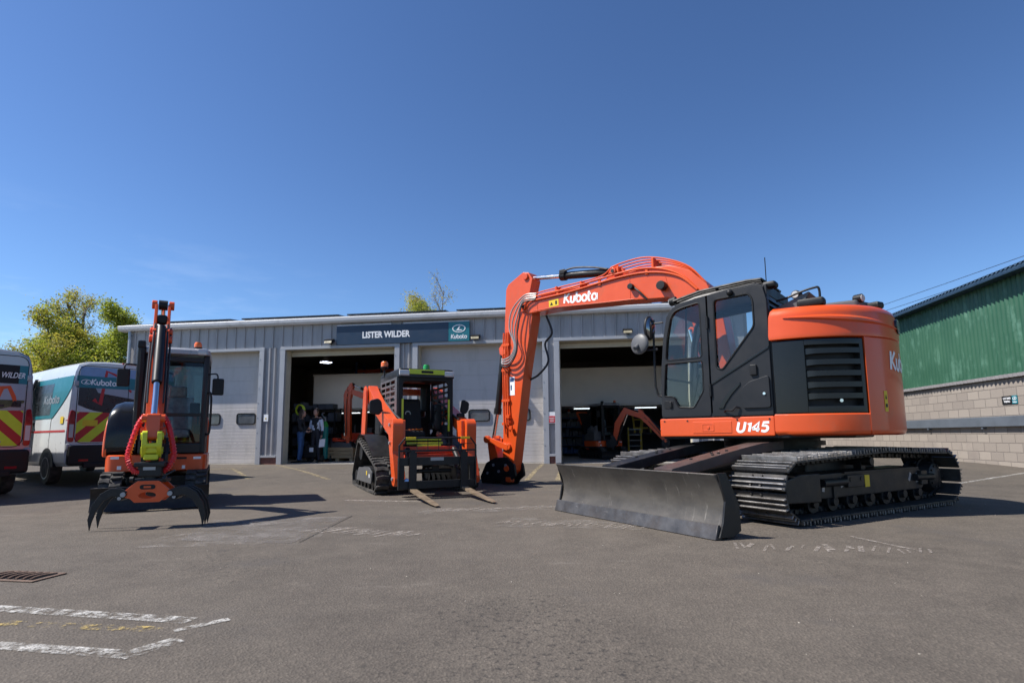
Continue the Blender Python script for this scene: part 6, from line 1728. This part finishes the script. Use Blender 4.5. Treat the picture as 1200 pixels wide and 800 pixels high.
bb.loft([[(x, .46, 4.73 + dz) for x, dz in pr], [(x, .42, 4.755 + dz) for x, dz in pr], [(x, -6.0, 6.2 + dz) for x, dz in pr]], cap=False, closed=False)
bb.build('roof_sheet', 'shedroof', SH, smooth=80)
bb = B(); bb.box((9.5, .26, 4.66), (33, .38, .03)); bb.box((9.5, .43, 4.67), (33, .03, .10)); bb.build('eaves', 'shedroof', SH)
bb = B(); bb.prism([(-.3, 0), (-12, 0), (-12, 4.7), (-6, 6.15), (-.3, 4.78)], 'x', -6.98, -6.8); bb.prism([(-.3, 0), (-12, 0), (-12, 4.7), (-6, 6.15), (-.3, 4.78)], 'x', 25.8, 25.98); bb.build('gable_wall', 'shedgreen', SH)
t = thing('parking_sign', 'small black and teal sign with white lettering on the block wall', 'sign', tuple(SH.matrix_basis @ Vector((0, 0, 0))), R(82))
t.location = T((12.1, 13.5, 0)) @ RZ(82) @ Vector((.20, .012, 1.725))
bb = B(); bb.box((.12, 0, 0), (.34, .012, .20)); bb.build('black_board', 'black', t)
bb = B(); bb.box((-.135, 0, 0.0), (.17, .0125, .20)); bb.build('teal_board', 'teal', t)
text('lettering', 'CUSTOMER', .066, 'white', t, frame((.12, .0075, .038), (-1, 0, 0), (0, 0, 1)), bold=.02, width=.26)
text('lettering', 'PARKING', .066, 'white', t, frame((.12, .0075, -.038), (-1, 0, 0), (0, 0, 1)), bold=.02, width=.20)
bb = B(); emblem(bb, frame((-.135, .0075, .03), (-1, 0, 0), (0, 0, 1)), .32); strokes_mesh(bb, .034, .2, frame((-.135, .0075, -.07), (-1, 0, 0), (0, 0, 1))); bb.build('maker_logo', 'white', t, smooth=0)
# overhead cables
for k, (dx, dz, lb) in enumerate(((0, 0, 'upper of two thin overhead cables above the green shed'), (.35, -.28, 'lower of two thin overhead cables above the green shed'))):
    bb = B(); bb.tube([(22.1 + dx, -20 + i * 6, 9.05 + dz - .0006 * (i * 6 - 45) ** 2 * (-1) - .6) for i in range(16)], .013, 5)
    tag(bb.build('overhead_cable', 'hose_black'), lb, 'cable', 'overhead cables')

# ================================================================== inside the workshop
def inb(name, label, cat, u, v, rz=0, z=.162, group=None):
    return thing(name, label, cat, tuple(bw(u, v, z)), R(BANG + rz), group)
p_l = dict(y=0.0, boom=[(0.95, .66), (1.05, 1.5), (1.35, 2.1), (2.25, 2.42)], boom_th=[.08, .13, .14, .08], arm=[(2.22, 2.66), (2.34, 2.38), (2.38, 2.2), (2.30, .62)], arm_th=[.06, .11, .12, .07])
make_mini('orange excavator parked inside behind the track loader, arm hanging straight down', tuple(bw(9.75, 2.0, .165)), BANG + 180, p_l, 'coupler', 'orange')
p_r = dict(y=0.0, swing=44, boom=[(0.95, .66), (1.12, 1.45), (1.45, 1.98), (2.15, 1.72)], boom_th=[.08, .13, .15, .09], arm=[(2.05, 1.98), (2.18, 1.72), (2.35, 1.55), (3.05, .72)], arm_th=[.06, .11, .12, .07])
mr_ = make_mini('orange excavator inside the workshop with its black engine hood raised', tuple(bw(16.2, 3.5, .165)), BANG - 60, p_r, 'coupler', 'orange', True)
mr_.scale = (.82, .82, .82)
# lamp
t = inb('hanging_lamp', 'lit round lamp hanging over the bay where two people stand', 'lamp', 6.51, 2.0, z=3.66)
bb = B(); bb.lathe([(0, .16), (.05, .15), (.09, .10), (.20, .03), (.235, -.02), (.22, -.02), (.19, .02), (0, .05)], (0, 0, 0), (0, 0, 1), 24); bb.tube([(.07, 0, .12), (0.0, 0, .34)], .012, 6); bb.tube([(-.07, 0, .12), (0, 0, .34)], .012, 6); bb.tube([(0, 0, .3), (0, 0, 1.04)], .008, 5); bb.build('shade', 'silver', t)
bb = B(); bb.cyl((0, 0, -.012), (0, 0, .0), .20, seg=24); bb.build('diffuser', 'lamp', t)
# strip lights under the mezzanine
for u, v, lb in ((7.1, 5.0, 'lit strip light under the mezzanine beside the hanging red arm'), (5.9, 5.6, 'lit strip light under the mezzanine over the two people'), (15.6, 5.0, 'lit strip light over the blue shelves'), (17.9, 5.0, 'lit strip light over the yellow ladder')):
    t = inb('strip_light', lb, 'light', u, v, z=1.99, group='strip lights under the mezzanine')
    bb = B(); bb.box((0, 0, .03), (1.1, .12, .03), .005); bb.build('housing', 'silver', t)
    bb = B(); bb.box((0, 0, 0), (.8, .06, .03), .01); bb.build('tube', 'lightstrip', t)
# racking posts on the mezzanine
t = inb('pallet_rack', 'blue pallet rack with orange beams standing on the mezzanine', 'rack', 7.4, 6.0, z=2.12)
bb = B()
for x in (-1.3, -.2, 1.0, 2.2):
    for y in (-.4, .4): bb.box((x, y, 1.0), (.09, .08, 2.0))
bb.build('post', 'blue', t)
bb = B()
for y in (-.4, .4): bb.box((.45, y, 1.62), (3.5, .05, .12))
bb.build('beam', 'orange', t)
bb = B()
for x in (-2.1, -.9, .3, 1.4): bb.box((x, .0, .85 + .6 * (x > 0)), (.8, .7, .7 if x < 0 else .3), .02)
bb.build('carton', 'wood', t)
# gas cylinder on a trolley
t = inb('gas_cylinder', 'tall teal gas cylinder with a green shoulder standing behind the two people', 'gas cylinder', 6.70, 1.7)
bb = B(); bb.lathe([(0, .1), (.115, .1), (.115, 1.15), (.115, 1.18)], (0, 0, 0), (0, 0, 1), 20); bb.build('body', 'tealcyl', t)
bb = B(); bb.lathe([(.115, 1.18), (.10, 1.27), (.05, 1.36), (.035, 1.38), (0, 1.38)], (0, 0, 0), (0, 0, 1), 20); bb.build('shoulder', 'greencyl', t)
bb = B(); bb.cyl((0, 0, 1.38), (0, 0, 1.48), .03); bb.box((0, -.03, 1.5), (.05, .10, .06), .01); bb.tube(curve([(0, -.06, 1.5), (-.08, -.1, 1.62), (-.02, -.02, 1.68)], 4), .012, 6); bb.build('valve', 'silver', t)
bb = B()
for x in (-.17, .17): bb.tube([(x, .1, 0.1), (x, .14, 1.1)], .015, 6)
bb.box((0, 0, .07), (.36, .3, .03)); bb.build('trolley_frame', 'black', t)
for x in (-.22, .22):
    bb = B(); bb.cyl((x - .03, .1, .11), (x + .03, .1, .11), .11, seg=20); bb.build('wheel', 'rubber', t)
t = inb('welding_set', 'dark welding set on wheels in front of the teal gas cylinder', 'welder', 6.55, 1.25)
bb = B(); bb.box((0, 0, .36), (.42, .55, .42), .04); bb.tube(curve([(-.16, -.22, .58), (0, -.25, .68), (.16, -.22, .58)], 4), .014, 6); bb.build('case', 'black', t)
bb = B(); bb.box((.05, -.277, .42), (.14, .006, .14)); bb.build('panel', 'paper', t)
for x in (-.23, .23):
    bb = B(); bb.cyl((x - .03, .12, .12), (x + .03, .12, .12), .12, seg=20); bb.build('wheel', 'rubber', t)
# stacked timber pallet box with parts
t = inb('pallet_box', 'timber pallet box loaded with grey and red machine parts', 'pallet', 7.15, 2.2)
bb = B()
for x in (-.5, 0, .5): bb.box((x, 0, .05), (.12, .9, .10))
for k in range(3): bb.box((0, -.45, .17 + k * .125), (1.15, .03, .11), .005); bb.box((0, .45, .17 + k * .125), (1.15, .03, .11), .005)
bb.box((-.56, 0, .28), (.03, .9, .34)); bb.box((.56, 0, .28), (.03, .9, .34)); bb.box((0, 0, .12), (1.15, .9, .03))
bb.build('timber', 'wood', t)
bb = B(); bb.prism(roundpoly([(-.50, .42), (.5, .42), (.42, .62), (-.1, .66), (-.46, .55)], .06), 'y', -.36, .3, .04); bb.build('grey_parts', 'greypl', t)
bb = B(); bb.box((.1, .0, .70), (.7, .4, .07), .03); bb.box((-.25, 0, .74), (.2, .3, .12), .03); bb.build('red_parts', 'red', t)
t = inb('red_toolbox', 'row of red tool drawers behind the timber pallet box', 'tool chest', 6.9, 4.2)
bb = B(); bb.box((0, 0, .5), (1.3, .5, .96), .02); bb.build('case', 'red', t)
bb = B()
for x in (-.33, .33):
    for k in range(4): bb.box((x, -.255, .2 + k * .2), (.6, .02, .16), .005)
bb.build('drawer', 'red', t)
bb = B(); bb.cyl((-.2, 0, .98), (-.2, 0, 1.3), .03); bb.cyl((.05, 0, .98), (.05, 0, 1.3), .03); bb.box((.4, 0, 1.08), (.3, .3, .2), .03); bb.build('tools', 'greypl', t)
# hose reel and dark shelving left of the people
t = inb('hose_reel', 'lime green hose coiled on a reel just inside the bay with two people', 'hose reel', 6.12, 1.0)
bb = B()
for k in range(4): bb.tube([(.13 * math.cos(a * PI / 10) * (1 + .05 * k), -.02 + k * .03, 1.75 + .17 * math.sin(a * PI / 10)) for a in range(20)], .018, 6, closed=True)
bb.tube(curve([(0.0, 0, 1.58), (.03, 0, 1.2), (-.02, 0, .8), (.01, 0, .35)], 5), .018, 6); bb.build('hose', 'lime', t)
bb = B(); bb.cyl((0, -.05, 1.75), (0, .12, 1.75), .06); bb.box((0, .12, .95), (.05, .03, 1.9)); bb.box((0, .1, .02), (.4, .4, .04)); bb.build('stand', 'black', t)
t = inb('parts_rack', 'tall dark parts rack behind the two people', 'rack', 5.55, 3.2)
bb = B()
for x in (-.9, 0, .9):
    for y in (-.25, .25): bb.box((x, y, .95), (.05, .05, 1.9))
for z in (.1, .5, .95, 1.4, 1.85): bb.box((0, 0, z), (1.85, .56, .03))
bb.build('frame', 'black', t)
bb = B(); rnd = random.Random(5)
for z in (.12, .52, .97, 1.42, 1.87):
    x = -.8
    while x < .75:
        w = rnd.uniform(.15, .4); h = rnd.uniform(.14, .32); bb.box((x + w / 2, rnd.uniform(-.05, .05), z + h / 2), (w * .9, .4, h), .01); x += w
bb.build('boxes', 'bin', t)
# right bay: blue shelves, crate, posters, ladders, cone
for q, (u, lb) in enumerate(((15.05, 'blue shelves just inside the pier, orange cone on top'), (16.05, 'blue shelves behind the raised black engine hood'))):
    t = inb('shelving', lb, 'shelves', u, 6.2, group='blue workshop shelves')
    bb = B()
    for x in (-.46, .46):
        for y in (-.2, .2): bb.box((x, y, .8), (.05, .05, 1.55))
    for z in (.1, .42, .78, 1.14, 1.5): bb.box((0, 0, z), (.96, .48, .03))
    bb.build('frame', 'blue', t)
    rnd = random.Random(20 + q)
    for mt, nm, zs in (('bin', 'bins', (.44, .80, 1.16)), ('bluebin', 'blue_bins', (.12,)), ('greypl', 'odds', (1.52,))):
        bb = B()
        for z in zs:
            x = -.44
            while x < .36:
                w = rnd.uniform(.1, .26); h = rnd.uniform(.12, .27); bb.box((x + w / 2, -.03, z + h / 2), (w * .92, .4, h), .012); x += w
        bb.build(nm, mt, t)
t = inb('traffic_cone', 'small orange traffic cone on top of the blue shelves', 'cone', 14.95, 6.2, z=1.70)
bb = B(); bb.lathe([(0, .0), (.17, 0), (.17, .03), (.11, .035), (.03, .34), (0, .35)], (0, 0, 0), (0, 0, 1), 20); bb.build('body', 'orange', t)
bb = B(); bb.lathe([(.083, .145), (.087, .145), (.063, .225), (.059, .225)], (0, 0, 0), (0, 0, 1), 20); bb.build('band', 'white', t)
t = inb('orange_crate', 'orange plastic crate on the floor by the blue shelves', 'crate', 15.75, 5.2)
bb = B()
bb.box((0, 0, .02), (.62, .42, .03))
for y in (-.2, .2): bb.box((0, y, .17), (.62, .03, .30), .008)
for x in (-.3, .3): bb.box((x, 0, .17), (.03, .42, .30), .008)
bb.box((0, 0, .31), (.66, .46, .03), .01) ; bb.build('body', 'orange', t)
bb = B(); bb.box((0, -.235, .17), (.30, .006, .10)); bb.build('print', 'van_red', t)
for u, lb in ((15.35, 'framed red poster on the back wall above the blue shelves'), (16.15, 'framed red poster on the back wall half behind the raised hood')):
    t = inb('framed_poster', lb, 'poster', u, 8.44, z=1.62, group='framed posters on the back wall')
    bb = B(); bb.prism([(-.45, -.30), (.45, -.30), (.45, .30), (-.45, .30)], 'y', -.02, .01, .004, holes=[[(-.32, -.18), (.32, -.18), (.32, .18), (-.32, .18)]]); bb.build('frame', 'mezz', t)
    bb = B(); bb.box((0, -.002, 0), (.66, .006, .38)); pp = bb.build('print', 'printdark', t)
    bb = B(); bb.prism([(-.2, -.15), (.2, -.12), (.15, .05), (-.05, .12)], 'y', -.008, -.004); bb.build('picture', 'van_red', pp)
t = inb('step_ladder', 'yellow step ladder standing open inside the workshop', 'ladder', 17.5, 5.6)
bb = B()
for s_ in (-1, 1):
    bb.box((s_ * .24, -.15, .55), (.05, .03, 1.12), rot=Matrix.Rotation(R(-12), 4, 'X')); bb.box((s_ * .24, .18, .55), (.04, .03, 1.12), rot=Matrix.Rotation(R(14), 4, 'X'))
bb.build('stile', 'yellowpaint', t)
bb = B()
for k in range(5): bb.box((0, -.25 + k * .045, .18 + k * .21), (.46, .09, .03), .005)
bb.build('step', 'silver', t)
t = inb('axle_stand', 'yellow steel frame standing behind the boom of the indoor excavator', 'stand', 17.75, 7.0, z=1.05)
bb = B()
for s_ in (-1, 1): bb.box((s_ * .18, 0, .45), (.07, .05, .9), rot=Matrix.Rotation(R(6 * s_), 4, 'Y')); bb.box((s_ * .18 + .3, .1, .35), (.06, .05, .7), rot=Matrix.Rotation(R(-8 * s_), 4, 'Y'))
bb.build('legs', 'yellowpaint', t)
bb = B()
for z in (.2, .55): bb.box((.1, 0, z), (.6, .04, .06))
bb.build('cross_bar', 'yellowpaint', t)
t = inb('work_bench', 'cluttered work bench behind the yellow step ladder', 'bench', 18.6, 7.6)
bb = B(); bb.box((0, 0, .86), (2.6, .7, .06), .01)
for x in (-1.2, 1.2):
    for y in (-.28, .28): bb.box((x, y, .42), (.06, .06, .84))
bb.build('bench_top', 'bin', t)
bb = B(); rnd = random.Random(8)
for k in range(9): bb.box((-1.1 + k * .26, rnd.uniform(-.15, .1), .89 + .12), (rnd.uniform(.1, .22), .3, rnd.uniform(.12, .3)), .015)
bb.build('clutter', 'greypl', t)

# ================================================================== people
def person(label, loc, rz, J, mats, hair_len, extra=None, headturn=0):
    """J: joint dict (x forward, y left, z up)"""
    root = thing('person', label, 'person', loc, R(rz))
    names = list(J); idx = {n: i for i, n in enumerate(names)}
    E_ = [('pelvis', 'waist'), ('waist', 'chest'), ('chest', 'neck'), ('neck', 'headb')]
    for s_ in 'lr': E_ += [('chest', 'sh' + s_), ('sh' + s_, 'el' + s_), ('el' + s_, 'wr' + s_), ('wr' + s_, 'pa' + s_), ('pelvis', 'hi' + s_), ('hi' + s_, 'kn' + s_), ('kn' + s_, 'an' + s_), ('an' + s_, 'to' + s_)]
    rad = dict(pelvis=(.15, .12), waist=(.145, .11), chest=(.165, .12), neck=(.055, .055), headb=(.05, .05), sh=(.075, .075), el=(.05, .05), wr=(.033, .03), pa=(.036, .018), hi=(.10, .10), kn=(.066, .066), an=(.046, .046), to=(.04, .03))
    me = bpy.data.meshes.new('figure'); me.from_pydata([J[n] for n in names], [(idx[a], idx[c]) for a, c in E_], [])
    ob = bpy.data.objects.new('figure', me); COL.objects.link(ob)
    ob.modifiers.new('s', 'SKIN'); sub = ob.modifiers.new('d', 'SUBSURF'); sub.levels = 2; sub.render_levels = 2
    for n in names:
        k = n if n in rad else n[:2]; sv = me.skin_vertices[0].data[idx[n]]; sv.radius = rad[k]; sv.use_root = (n == 'pelvis')
    dg = bpy.context.evaluated_depsgraph_get(); dg.update()
    m2 = bpy.data.meshes.new_from_object(ob.evaluated_get(dg)); bpy.data.objects.remove(ob)
    bb = B(); bb.bm.from_mesh(m2); bpy.data.meshes.remove(m2)
    wz = J['waist'][2] - .06; nz = J['neck'][2] - .01
    J_ = {n: Vector(J[n]) for n in names}
    for f in bb.bm.faces:
        c = f.calc_center_median()
        hand = min((c - J_['pal']).length, (c - J_['par']).length) < .075
        arm_ = min(((c - J_[a]).length) for a in ('ell', 'elr', 'wrl', 'wrr')) < .16 or min((c - (J_['sh' + s_] + J_['el' + s_]) / 2).length for s_ in 'lr') < .14
        foot = c.z < .10
        f.material_index = 0 if hand or c.z > nz else (4 if foot else (2 if c.z < wz else (3 if arm_ else 1)))
    # head with nose, ears and eyes
    hc = J_['headb'] + Vector((.015, 0, .10)); q = RZ(headturn)
    HX = T(hc) @ q
    bb.mat(0).ball((0, 0, 0), .1, (1.0, .80, 1.22), X=HX, seg=20)
    bb.ball((.035, 0, -.05), .07, (.95, .85, .9), X=HX)
    bb.prism([(.090, .015), (.120, -.025), (.092, -.032)], 'y', -.012, .012, .004, X=HX)
    for s_ in (-1, 1): bb.ball((0, s_ * .082, -.005), .025, (.6, .4, 1.1), X=HX, seg=10)
    bb.mat(4)
    for s_ in (-1, 1): bb.ball((.090, s_ * .032, .008), .009, (.5, 1.2, .8), X=HX, seg=8)
    bb.box((.098, 0, -.062), (.006, .04, .006), X=HX)
    bb.mat(0)
    # fingers
    for s_ in 'lr':
        w, p = J_['wr' + s_], J_['pa' + s_]; d = (p - w).normalized(); sd = d.orthogonal().normalized()
        if abs(sd.z) > .8: sd = d.cross(sd)
        dn = d.cross(sd)
        for k, L in enumerate((.06, .072, .067, .05)):
            o = p + sd * (-.024 + .016 * k) + d * .02
            bb.tube([o, o + d * L * .55 + dn * .006, o + d * L * .95 + dn * .028], .0085, 6, .006)
        o = w + d * .03 + sd * -.03
        bb.tube([o, o + d * .035 - sd * .02, o + d * .065 - sd * .018 + dn * .012], .010, 6, .007)
    bb.build('body', ['skin', mats[0], mats[1], mats[2], 'black'], root, smooth=60)
    bb = B()
    bb.ball((-.018, 0, .025), .108, (.98, .86, 1.18), X=HX, seg=20)
    # cut the face out of the cap
    inv = HX.inverted()
    rm = [v for v in bb.bm.verts if (inv @ v.co).x > .045 and (inv @ v.co).z < .075 or (inv @ v.co).z < -.085]
    bmesh.ops.delete(bb.bm, geom=rm, context='VERTS')
    if hair_len: bb.prism(roundpoly([(-.11, .06), (.015, .05), (.0, -.08), (-.03, -hair_len), (-.105, -hair_len + .02)], .03), 'y', -.088, .088, .03, X=HX)
    bb.build('hair', 'hair', root)
    if extra: extra(root, J_)
    return root
J1 = dict(pelvis=(0, 0, .94), waist=(0, 0, 1.08), chest=(0.0, 0, 1.30), neck=(.01, 0, 1.45), headb=(.025, 0, 1.53),
          shl=(0, .17, 1.39), ell=(.03, .24, 1.13), wrl=(.20, .17, 1.02), pal=(.27, .13, 1.02), shr=(0, -.17, 1.39), elr=(.02, -.24, 1.12), wrr=(.20, -.19, 1.02), par=(.27, -.15, 1.03),
          hil=(0, .09, .88), knl=(.02, .10, .49), anl=(-.02, .10, .08), tol=(.13, .12, .04), hir=(0, -.09, .88), knr=(.01, -.10, .49), anr=(-.03, -.11, .08), tor=(.12, -.13, .04))
person('person with long brown hair in a dark jacket and blue jeans, back half turned', tuple(bw(6.22, .95, .157)), BANG + 15, J1, ('jacket', 'jeans', 'jacket'), .22)
J2 = dict(pelvis=(0, 0, 1.0), waist=(0, 0, 1.14), chest=(0, 0, 1.38), neck=(.01, 0, 1.54), headb=(.025, 0, 1.62),
          shl=(0, .19, 1.47), ell=(.0, .27, 1.19), wrl=(.04, .28, .93), pal=(.07, .27, .86), shr=(0, -.19, 1.47), elr=(.03, -.25, 1.20), wrr=(.24, -.10, 1.16), par=(.31, -.04, 1.17),
          hil=(0, .10, .93), knl=(.02, .12, .51), anl=(-.02, .12, .08), tol=(.14, .15, .04), hir=(0, -.10, .93), knr=(.02, -.11, .51), anr=(-.02, -.12, .08), tor=(.13, -.15, .04))
J2 = {k: tuple(x * .97 for x in v_) for k, v_ in J2.items()}
person('person in a dark gilet over a white shirt, arm raised, standing beside the gas cylinder', tuple(bw(6.72, 1.05, .157)), BANG - 105, J2, ('jacket', 'trousers', 'shirt'), 0)
pl_ = inb('paper_sheet', 'pale sheet of paper held low by the person in the dark gilet', 'paper', 6.98, .93, z=.80)
bb = B(); bb.prism([(-.09, -.14), (.09, -.12), (.11, .14), (-.07, .13)], 'y', -.002, .002); bb.build('sheet', 'paper', pl_, RZ(20))

# ================================================================== trees
def tree(name, label, loc, height, spread, leafmats, nleaf, seed, trunk_r=.16, base=.22, leaf=.16, group=None, bark='bark', upright=.5, twigdens=1.0, density_top=1.0):
    rnd = random.Random(seed)
    root = thing(name, label, 'tree', loc, rnd.uniform(0, 6), group)
    wood = B(); tips = []
    def branch(p, d, L, r, lvl):
        n = 4; pts = [p.copy()]; dd = d.copy()
        for i in range(n):
            dd = (dd + Vector((rnd.gauss(0, .13 if lvl else .035), rnd.gauss(0, .13 if lvl else .035), rnd.gauss(0, .08) + .06 * upright))).normalized()
            pts.append(pts[-1] + dd * L / n)
        wood.tube(pts, r, 6 if lvl < 2 else 4, r * .45)
        if lvl >= 3:
            tips.extend(pts[1:]); return
        if lvl == 2: tips.extend(pts[2:])
        k = [15, 7, 5][lvl]
        k = max(2, int(k * twigdens))
        for i in range(k):
            t = (.25 + .75 * (i + rnd.random()) / k) if lvl else (base + (1 - base) * (i + rnd.random() * .6) / k)
            j = min(n - 1, int(t * n)); q = pts[j].lerp(pts[j + 1], t * n - j)
            a = rnd.uniform(0, 2 * PI); ax = (pts[j + 1] - pts[j]).normalized(); o = ax.orthogonal().normalized(); o2 = ax.cross(o)
            out = o * math.cos(a) + o2 * math.sin(a)
            nd = (ax * (.55 + .35 * upright) + out * rnd.uniform(.6, 1.0)).normalized()
            f = (1 - .45 * t) if lvl == 0 else rnd.uniform(.7, 1.0)
            branch(q, nd, (spread if lvl == 0 else L * .55) * f * rnd.uniform(.75, 1.1), r * (.42 if lvl == 0 else .5), lvl + 1)
    branch(Vector((0, 0, 0)), Vector((rnd.gauss(0, .015), rnd.gauss(0, .015), 1)).normalized(), height * .93, trunk_r, 0)
    wood.build('trunk', bark, root, smooth=50)
    if nleaf:
        # several crowns of leaf faces by tone
        per = nleaf // len(leafmats)
        verts = [[] for _ in leafmats]; faces = [[] for _ in leafmats]
        lo = min(t.z for t in tips); hi = max(t.z for t in tips)
        for i in range(nleaf):
            t = rnd.choice(tips); h = (t.z - lo) / (hi - lo + 1e-6)
            if rnd.random() > 1 - (1 - density_top) * h: continue
            k = min(len(leafmats) - 1, int((noise.noise(t * .8 + Vector((seed, 0, 0))) * .5 + .5 + (h - .5) * .5 + rnd.gauss(0, .14)) * len(leafmats)))
            k = max(0, k)
            p = t + Vector((rnd.gauss(0, .20), rnd.gauss(0, .20), rnd.gauss(0, .17)))
            u_ = Vector((rnd.gauss(0, 1), rnd.gauss(0, 1), rnd.gauss(0, .6))).normalized(); w = u_.orthogonal().normalized(); w = (Matrix.Rotation(rnd.uniform(0, 6.3), 3, u_) @ w)
            s_ = leaf * rnd.uniform(.55, 1.2)
            b0 = len(verts[k]); nn = u_.cross(w)
            verts[k] += [p - u_ * s_ * .5, p + w * s_ * .28 + nn * s_ * .06, p + u_ * s_ * .5, p - w * s_ * .28 + nn * s_ * .06]
            faces[k].append((b0, b0 + 1, b0 + 2, b0 + 3))
        V_ = []; F_ = []; MI = []
        for k in range(len(leafmats)):
            o = len(V_); V_ += verts[k]; F_ += [tuple(x + o for x in f) for f in faces[k]]; MI += [k] * len(faces[k])
        me = bpy.data.meshes.new('crown'); me.from_pydata(V_, [], F_)
        for p, k in zip(me.polygons, MI): p.material_index = k
        for lm in leafmats: me.materials.append(M[lm])
        o = bpy.data.objects.new('crown', me); COL.objects.link(o); o.parent = root
    return root
LM = ['leaf_green', 'leaf_lime', 'leaf_gold']
tree('birch_tree', 'tall airy tree with golden leaves at its top, rising behind the vans', (-23.3, 30, .1), 8.5, 2.6, ['leaf_lime', 'leaf_gold'], 24000, 4, .15, .2, .11, 'trees behind the vans', density_top=.7)
tree('leafy_tree', 'fresh green tree beside the end of the workshop roof', (-20.2, 29, .1), 7.2, 2.4, ['leaf_green', 'leaf_lime'], 34000, 9, .13, .12, .13, 'trees behind the vans')
tree('leafy_tree', 'broad yellow green tree directly behind the white van', (-21.8, 26.5, .1), 5.9, 2.8, LM, 40000, 12, .12, .08, .13, 'trees behind the vans')
tree('leafy_tree', 'low yellow green tree above the silver topped van', (-24.9, 28.5, .1), 5.5, 2.5, LM, 32000, 15, .12, .08, .13, 'trees behind the vans')
tree('bare_tree', 'nearly bare tree with pale twigs rising behind the workshop roof', (-4.5, 32, .1), 10.1, 2.0, ['leaf_gold'], 700, 33, .055, .45, .10, None, 'bark_pale', 1.0, 1.0)
tree('bare_tree', 'low pale twiggy tree beside the bushy tree over the roof', (-6.6, 31, .1), 8.4, 1.4, ['leaf_gold'], 500, 41, .045, .5, .09, None, 'bark_pale', 1.0, 1.0)
tree('bushy_tree', 'dense green bushy tree top showing over the workshop roof', (-3.9, 30, .1), 8.6, 1.5, ['leaf_green', 'leaf_lime', 'leaf_gold'], 14000, 37, .10, .5, .10)
